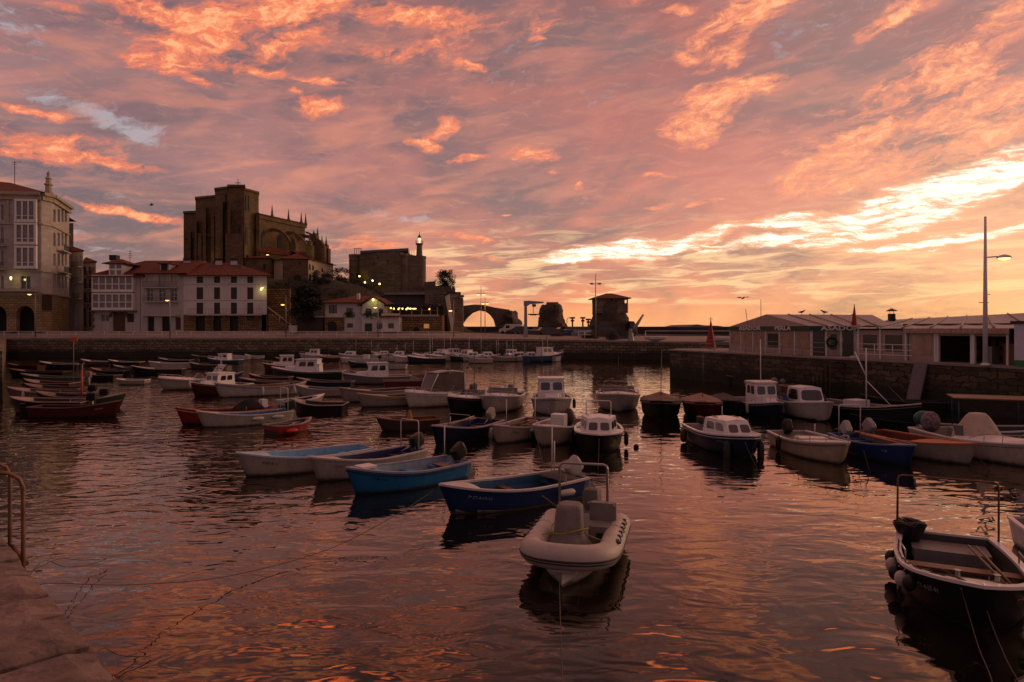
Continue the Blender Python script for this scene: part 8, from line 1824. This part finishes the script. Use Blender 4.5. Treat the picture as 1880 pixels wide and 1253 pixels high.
# ---------------- the row moored under the pier, far side
FAR = [('small white console boat, first of the far row counted from the left', 722, 664, 4.6, 200, 'open', 'b8b0aa', None),
 ('white motor boat with dark side stripe, second of the far row from the left', 752, 666, 5.0, 215, 'speed', 'bdb5ae', None),
 ('navy hulled boat with slanting white screen at the left end of the bright water', 783, 667, 5.2, 185, 'speed', '1a2838', None),
 ('cream hulled boat right of the navy one in the far row', 810, 663, 4.8, 200, 'speed', 'a59786', None),
 ('white boat with tall cream cabin block, in front of the pier ladder', 832, 659, 4.8, 230, 'wheel', 'b5aca4', None),
 ('low green trimmed boat left of the lamp reflection', 849, 663, 4.2, 190, 'open', '26352c', None),
 ('white half cabin boat directly above the lamp reflection', 872, 663, 4.8, 200, 'cabin', 'b5a89e', None),
 ('black hulled boat with white flared rim, middle of the far row', 905, 663, 6.0, 180, 'open', '120e10', None),
 ('white cabin boat stern-to with cream hull, right of the flared black boat', 938, 662, 4.8, 250, 'wheel', 'b0a59b', None),
 ('white boat with two dark outboards, right half of the far row', 962, 661, 4.6, 95, 'speed', 'b3aaa3', 'm'),
 ('white boat with raised foredeck, third from the right end of the far row', 982, 660, 4.8, 170, 'speed', 'b8aea6', 'm'),
 ('small white boat tucked behind the far row near its right end', 1000, 658, 4.4, 160, 'cabin', 'b0a8a1', None),
 ('low white boat hidden behind the cream hulled one in the far row', 800, 656, 4.2, 10, 'cabin', 'b3aaa3', None),
 ('white cuddy behind the flared black boat in the far row', 890, 656, 4.6, 20, 'cabin', 'b3aaa3', None),
 ('pinkish white runabout behind the navy boat in the far row', 765, 657, 4.4, 15, 'speed', 'b8a49e', None),
 ('white runabout behind the two outboards boat in the far row', 948, 655, 4.4, 30, 'cabin', 'b3aaa3', None)]
FAR += [('white sports boat partly hidden at the left end of the far row', 706, 659, 4.4, 165, 'speed', 'b9b0aa', None),
 ('grey white cuddy behind the first boats of the far row', 738, 655, 4.4, 190, 'cabin', 'b3aaa3', None),
 ('white skiff with pale rim between the cream boat and the cabin block', 821, 655, 3.8, 205, 'open', 'bdb4ad', None),
 ('small fishing boat with boxy white house behind the green trimmed boat', 856, 654, 4.4, 160, 'wheel', 'a8a099', None),
 ('low cream skiff left of the flared black boat', 880, 667, 3.4, 195, 'open', 'a3978a', None),
 ('white skiff nosing out behind the cream cabin boat', 921, 655, 4.0, 25, 'open', 'bdb4ad', None),
 ('white cuddy deep in the right half of the far row', 970, 654, 4.2, 15, 'cabin', 'b8afa8', None),
 ('white speedboat behind the raised foredeck boat', 990, 654, 4.2, 200, 'speed', 'b8afa8', None),
 ('white skiff below the far quay right of the blue hulled boat', 436, 661, 3.6, 182, 'open', 'bdb4ad', None),
 ('pale skiff moored between the red rimmed boat and the long white one', 600, 656, 3.6, 175, 'open', 'a89f98', None),
 ('white covered motor boat just left of the white console boat', 688, 657, 4.0, 20, 'speed', 'b3aaa3', 'm')]
FAR += [('white cabin boat tight under the quay between the red rimmed boat and the console boat', 648, 656, 4.4, 185, 'cabin', 'b3aaa3', None),
 ('pale fishing boat with boxy house under the quay, left of the console boat', 577, 657, 4.4, 170, 'wheel', 'a8a099', None),
 ('white skiff crossing behind the low cream skiff of the far row', 896, 653, 4.0, 190, 'open', 'bdb4ad', None),
 ('white runabout behind the slanting screen boat', 783, 655, 4.2, 165, 'speed', 'b8afa8', None),
 ('grey skiff with outboard between the flared black boat and the stern-to cabin boat', 924, 664, 3.6, 200, 'open', '8a827b', 'm'),
 ('white boxy fishing boat just behind the cream hulled boat of the far row', 812, 655, 4.4, 150, 'wheel', 'b0a8a1', None),
 ('white cuddy in front of the quay below the gabled house', 700, 655, 4.4, 20, 'cabin', 'b8afa8', None),
 ('low white runabout behind the half cabin boat', 868, 655, 4.2, 10, 'speed', 'b3aaa3', None)]
for (lb, px, py, L_, a, k, c, mo) in FAR:
    if py < 659: py = 660.6 + (2.2 if px > 830 else .9 if px > 760 else 0) + (px % 7) * .12; a = a + (12 if px % 2 else -10)
    boat(k, lb, ('c', (px, py), L_, a), Bm=1.9, hullc=c, inner='8a807a', fb=(1.0, .7, .7) if k != 'open' else (.9, .6, .6), motor=mo, extra=(lambda t, h: mast(t, -.5, .1, .9, rb.uniform(1.2, 2.6), r=.02, m=WPAINT)) if rb.random() < .7 else None, group='boats moored under the far pier', wh=.8)
def ex_tr(t, h): mast(t, .2, 0, 1.9, 1.6, r=.04); mast(t, -.9, 0, 1.5, 1.9, r=.03); 
boat('wheel', 'blue and white fishing boat with bow to the right, last of the far row', ('b', (1035, 663), (975, 665), 6.6), Bm=2.2, hullc='2a3f5c', inner='8a7f78', rimc='b5aaa2', fb=(1.35, .85, .85), extra=ex_tr, group='boats moored under the far pier')

# ================================================================= floats, markers, mooring lines
for px, py, c, lb in ((1082, 786, 0, 0),): pass
def buoy(label, px, py, c, r=.13):
    x, y = W2(px, py); bm = B(); bmesh.ops.create_icosphere(bm, subdivisions=3, radius=r, matrix=Matrix.Translation((0, 0, r * .4)) @ Matrix.Diagonal((1, 1, .9, 1))); o = obj('mooring_buoy', bm, paint(c), smooth=True); o.location = (x, y, 0); tag(o, label, 'buoy')
buoy('small dark buoy floating right of the black cuddy boat', 1168, 822, '1d1512', .10); buoy('small dark buoy floating between the cuddy boat and the wide white one', 1095, 764, '1d1512', .12)
def rope(label, pts, r=.012, n=6, nm='mooring_line'):
    bm = B(); tube(bm, smooth_path(pts, n), r, 6); tag(obj(nm, bm, ROPE), label, 'rope')
def wp(px, py, z=0.015): x, y = W2(px, py, z); return (x, y, z)
# bow line of the inflatable down to the camera side
rope('mooring line dropping from the bow of the inflatable towards the camera', [wp(1027, 1068, .16), wp(1028, 1110, .06), wp(1030, 1180, .012), wp(1033, 1262, .012), wp(1036, 1400, .012)], .007)
rope('left one of two lines from the bow of the black launch', [wp(1764, 1080, .72), wp(1776, 1120, .42), wp(1797, 1190, .10), wp(1824, 1262, .012), wp(1840, 1400, .012)], .007)
rope('right one of two lines from the bow of the black launch', [wp(1806, 1102, .5), wp(1822, 1150, .25), wp(1848, 1212, .05), wp(1880, 1275, .012), wp(1910, 1400, .012)], .007)
rope('long line running from the quay edge past the rowing boats to the dark blue boat', [(-2.95, 4.30, 2.70), wp(80, 1072, 1.4), wp(240, 1074, .6), wp(420, 1058, .15), wp(600, 1010, .12), wp(720, 950, .45), (-1.9, 16.5, .60)], .007)
rope('slack quay rope sagging into the water, upper of two', [(-3.78, 5.12, 2.6), wp(110, 1026, .8), wp(150, 1029, .35), wp(196, 1026, .15)], .006)
rope('slack quay rope sagging into the water, lower of two', [(-3.70, 5.05, 2.5), wp(80, 1030, .9), wp(120, 1041, .4), wp(160, 1038, .15), wp(196, 1026, .12)], .006)
rope('thin line stretched over the water at the left', [wp(110, 911, .25), wp(230, 893, .3), wp(345, 862, .3), wp(420, 838, .42)], .009)
rope('slack rope hanging off the quay edge at the lower left', [(-2.25, 3.62, 2.75), wp(192, 1190, .45), wp(218, 1203, .16), wp(262, 1206, .06), wp(277, 1204, .03)], .006)
for i, (a, b, lb) in enumerate((((1368, 812, .75), (1391, 862, .01), 'line dropping from the bow of the oval window cuddy'), ((1586, 828, .7), (1598, 868, .01), 'line dropping from the bow of the cream motor boat'), ((1100, 806, .75), (1098, 862, .01), 'line dropping from the black cuddy bow'), ((1790, 830, .7), (1818, 862, .01), 'line dropping from the bow of the orange decked boat'), ((985, 800, .75), (1000, 862, .01), 'line dropping from the console boat bow'), ((1560, 760, .8), (1684, 778, .5), 'slack line between boats under the landing ramp'))):
    A, Bv = Vector(wp(a[0], a[1], a[2])), Vector(wp(b[0], b[1], b[2])); rope(lb, [A, A.lerp(Bv, .5) - Vector((0, 0, .05)), Bv], .009)
rope('heavy pale line hanging down the right quay wall to the black boat', [(qe(44) + .1, 44.0, 2.6), wp(1620, 700, 1.2), wp(1660, 738, .9)], .02)
# bollards and rings on the near quay
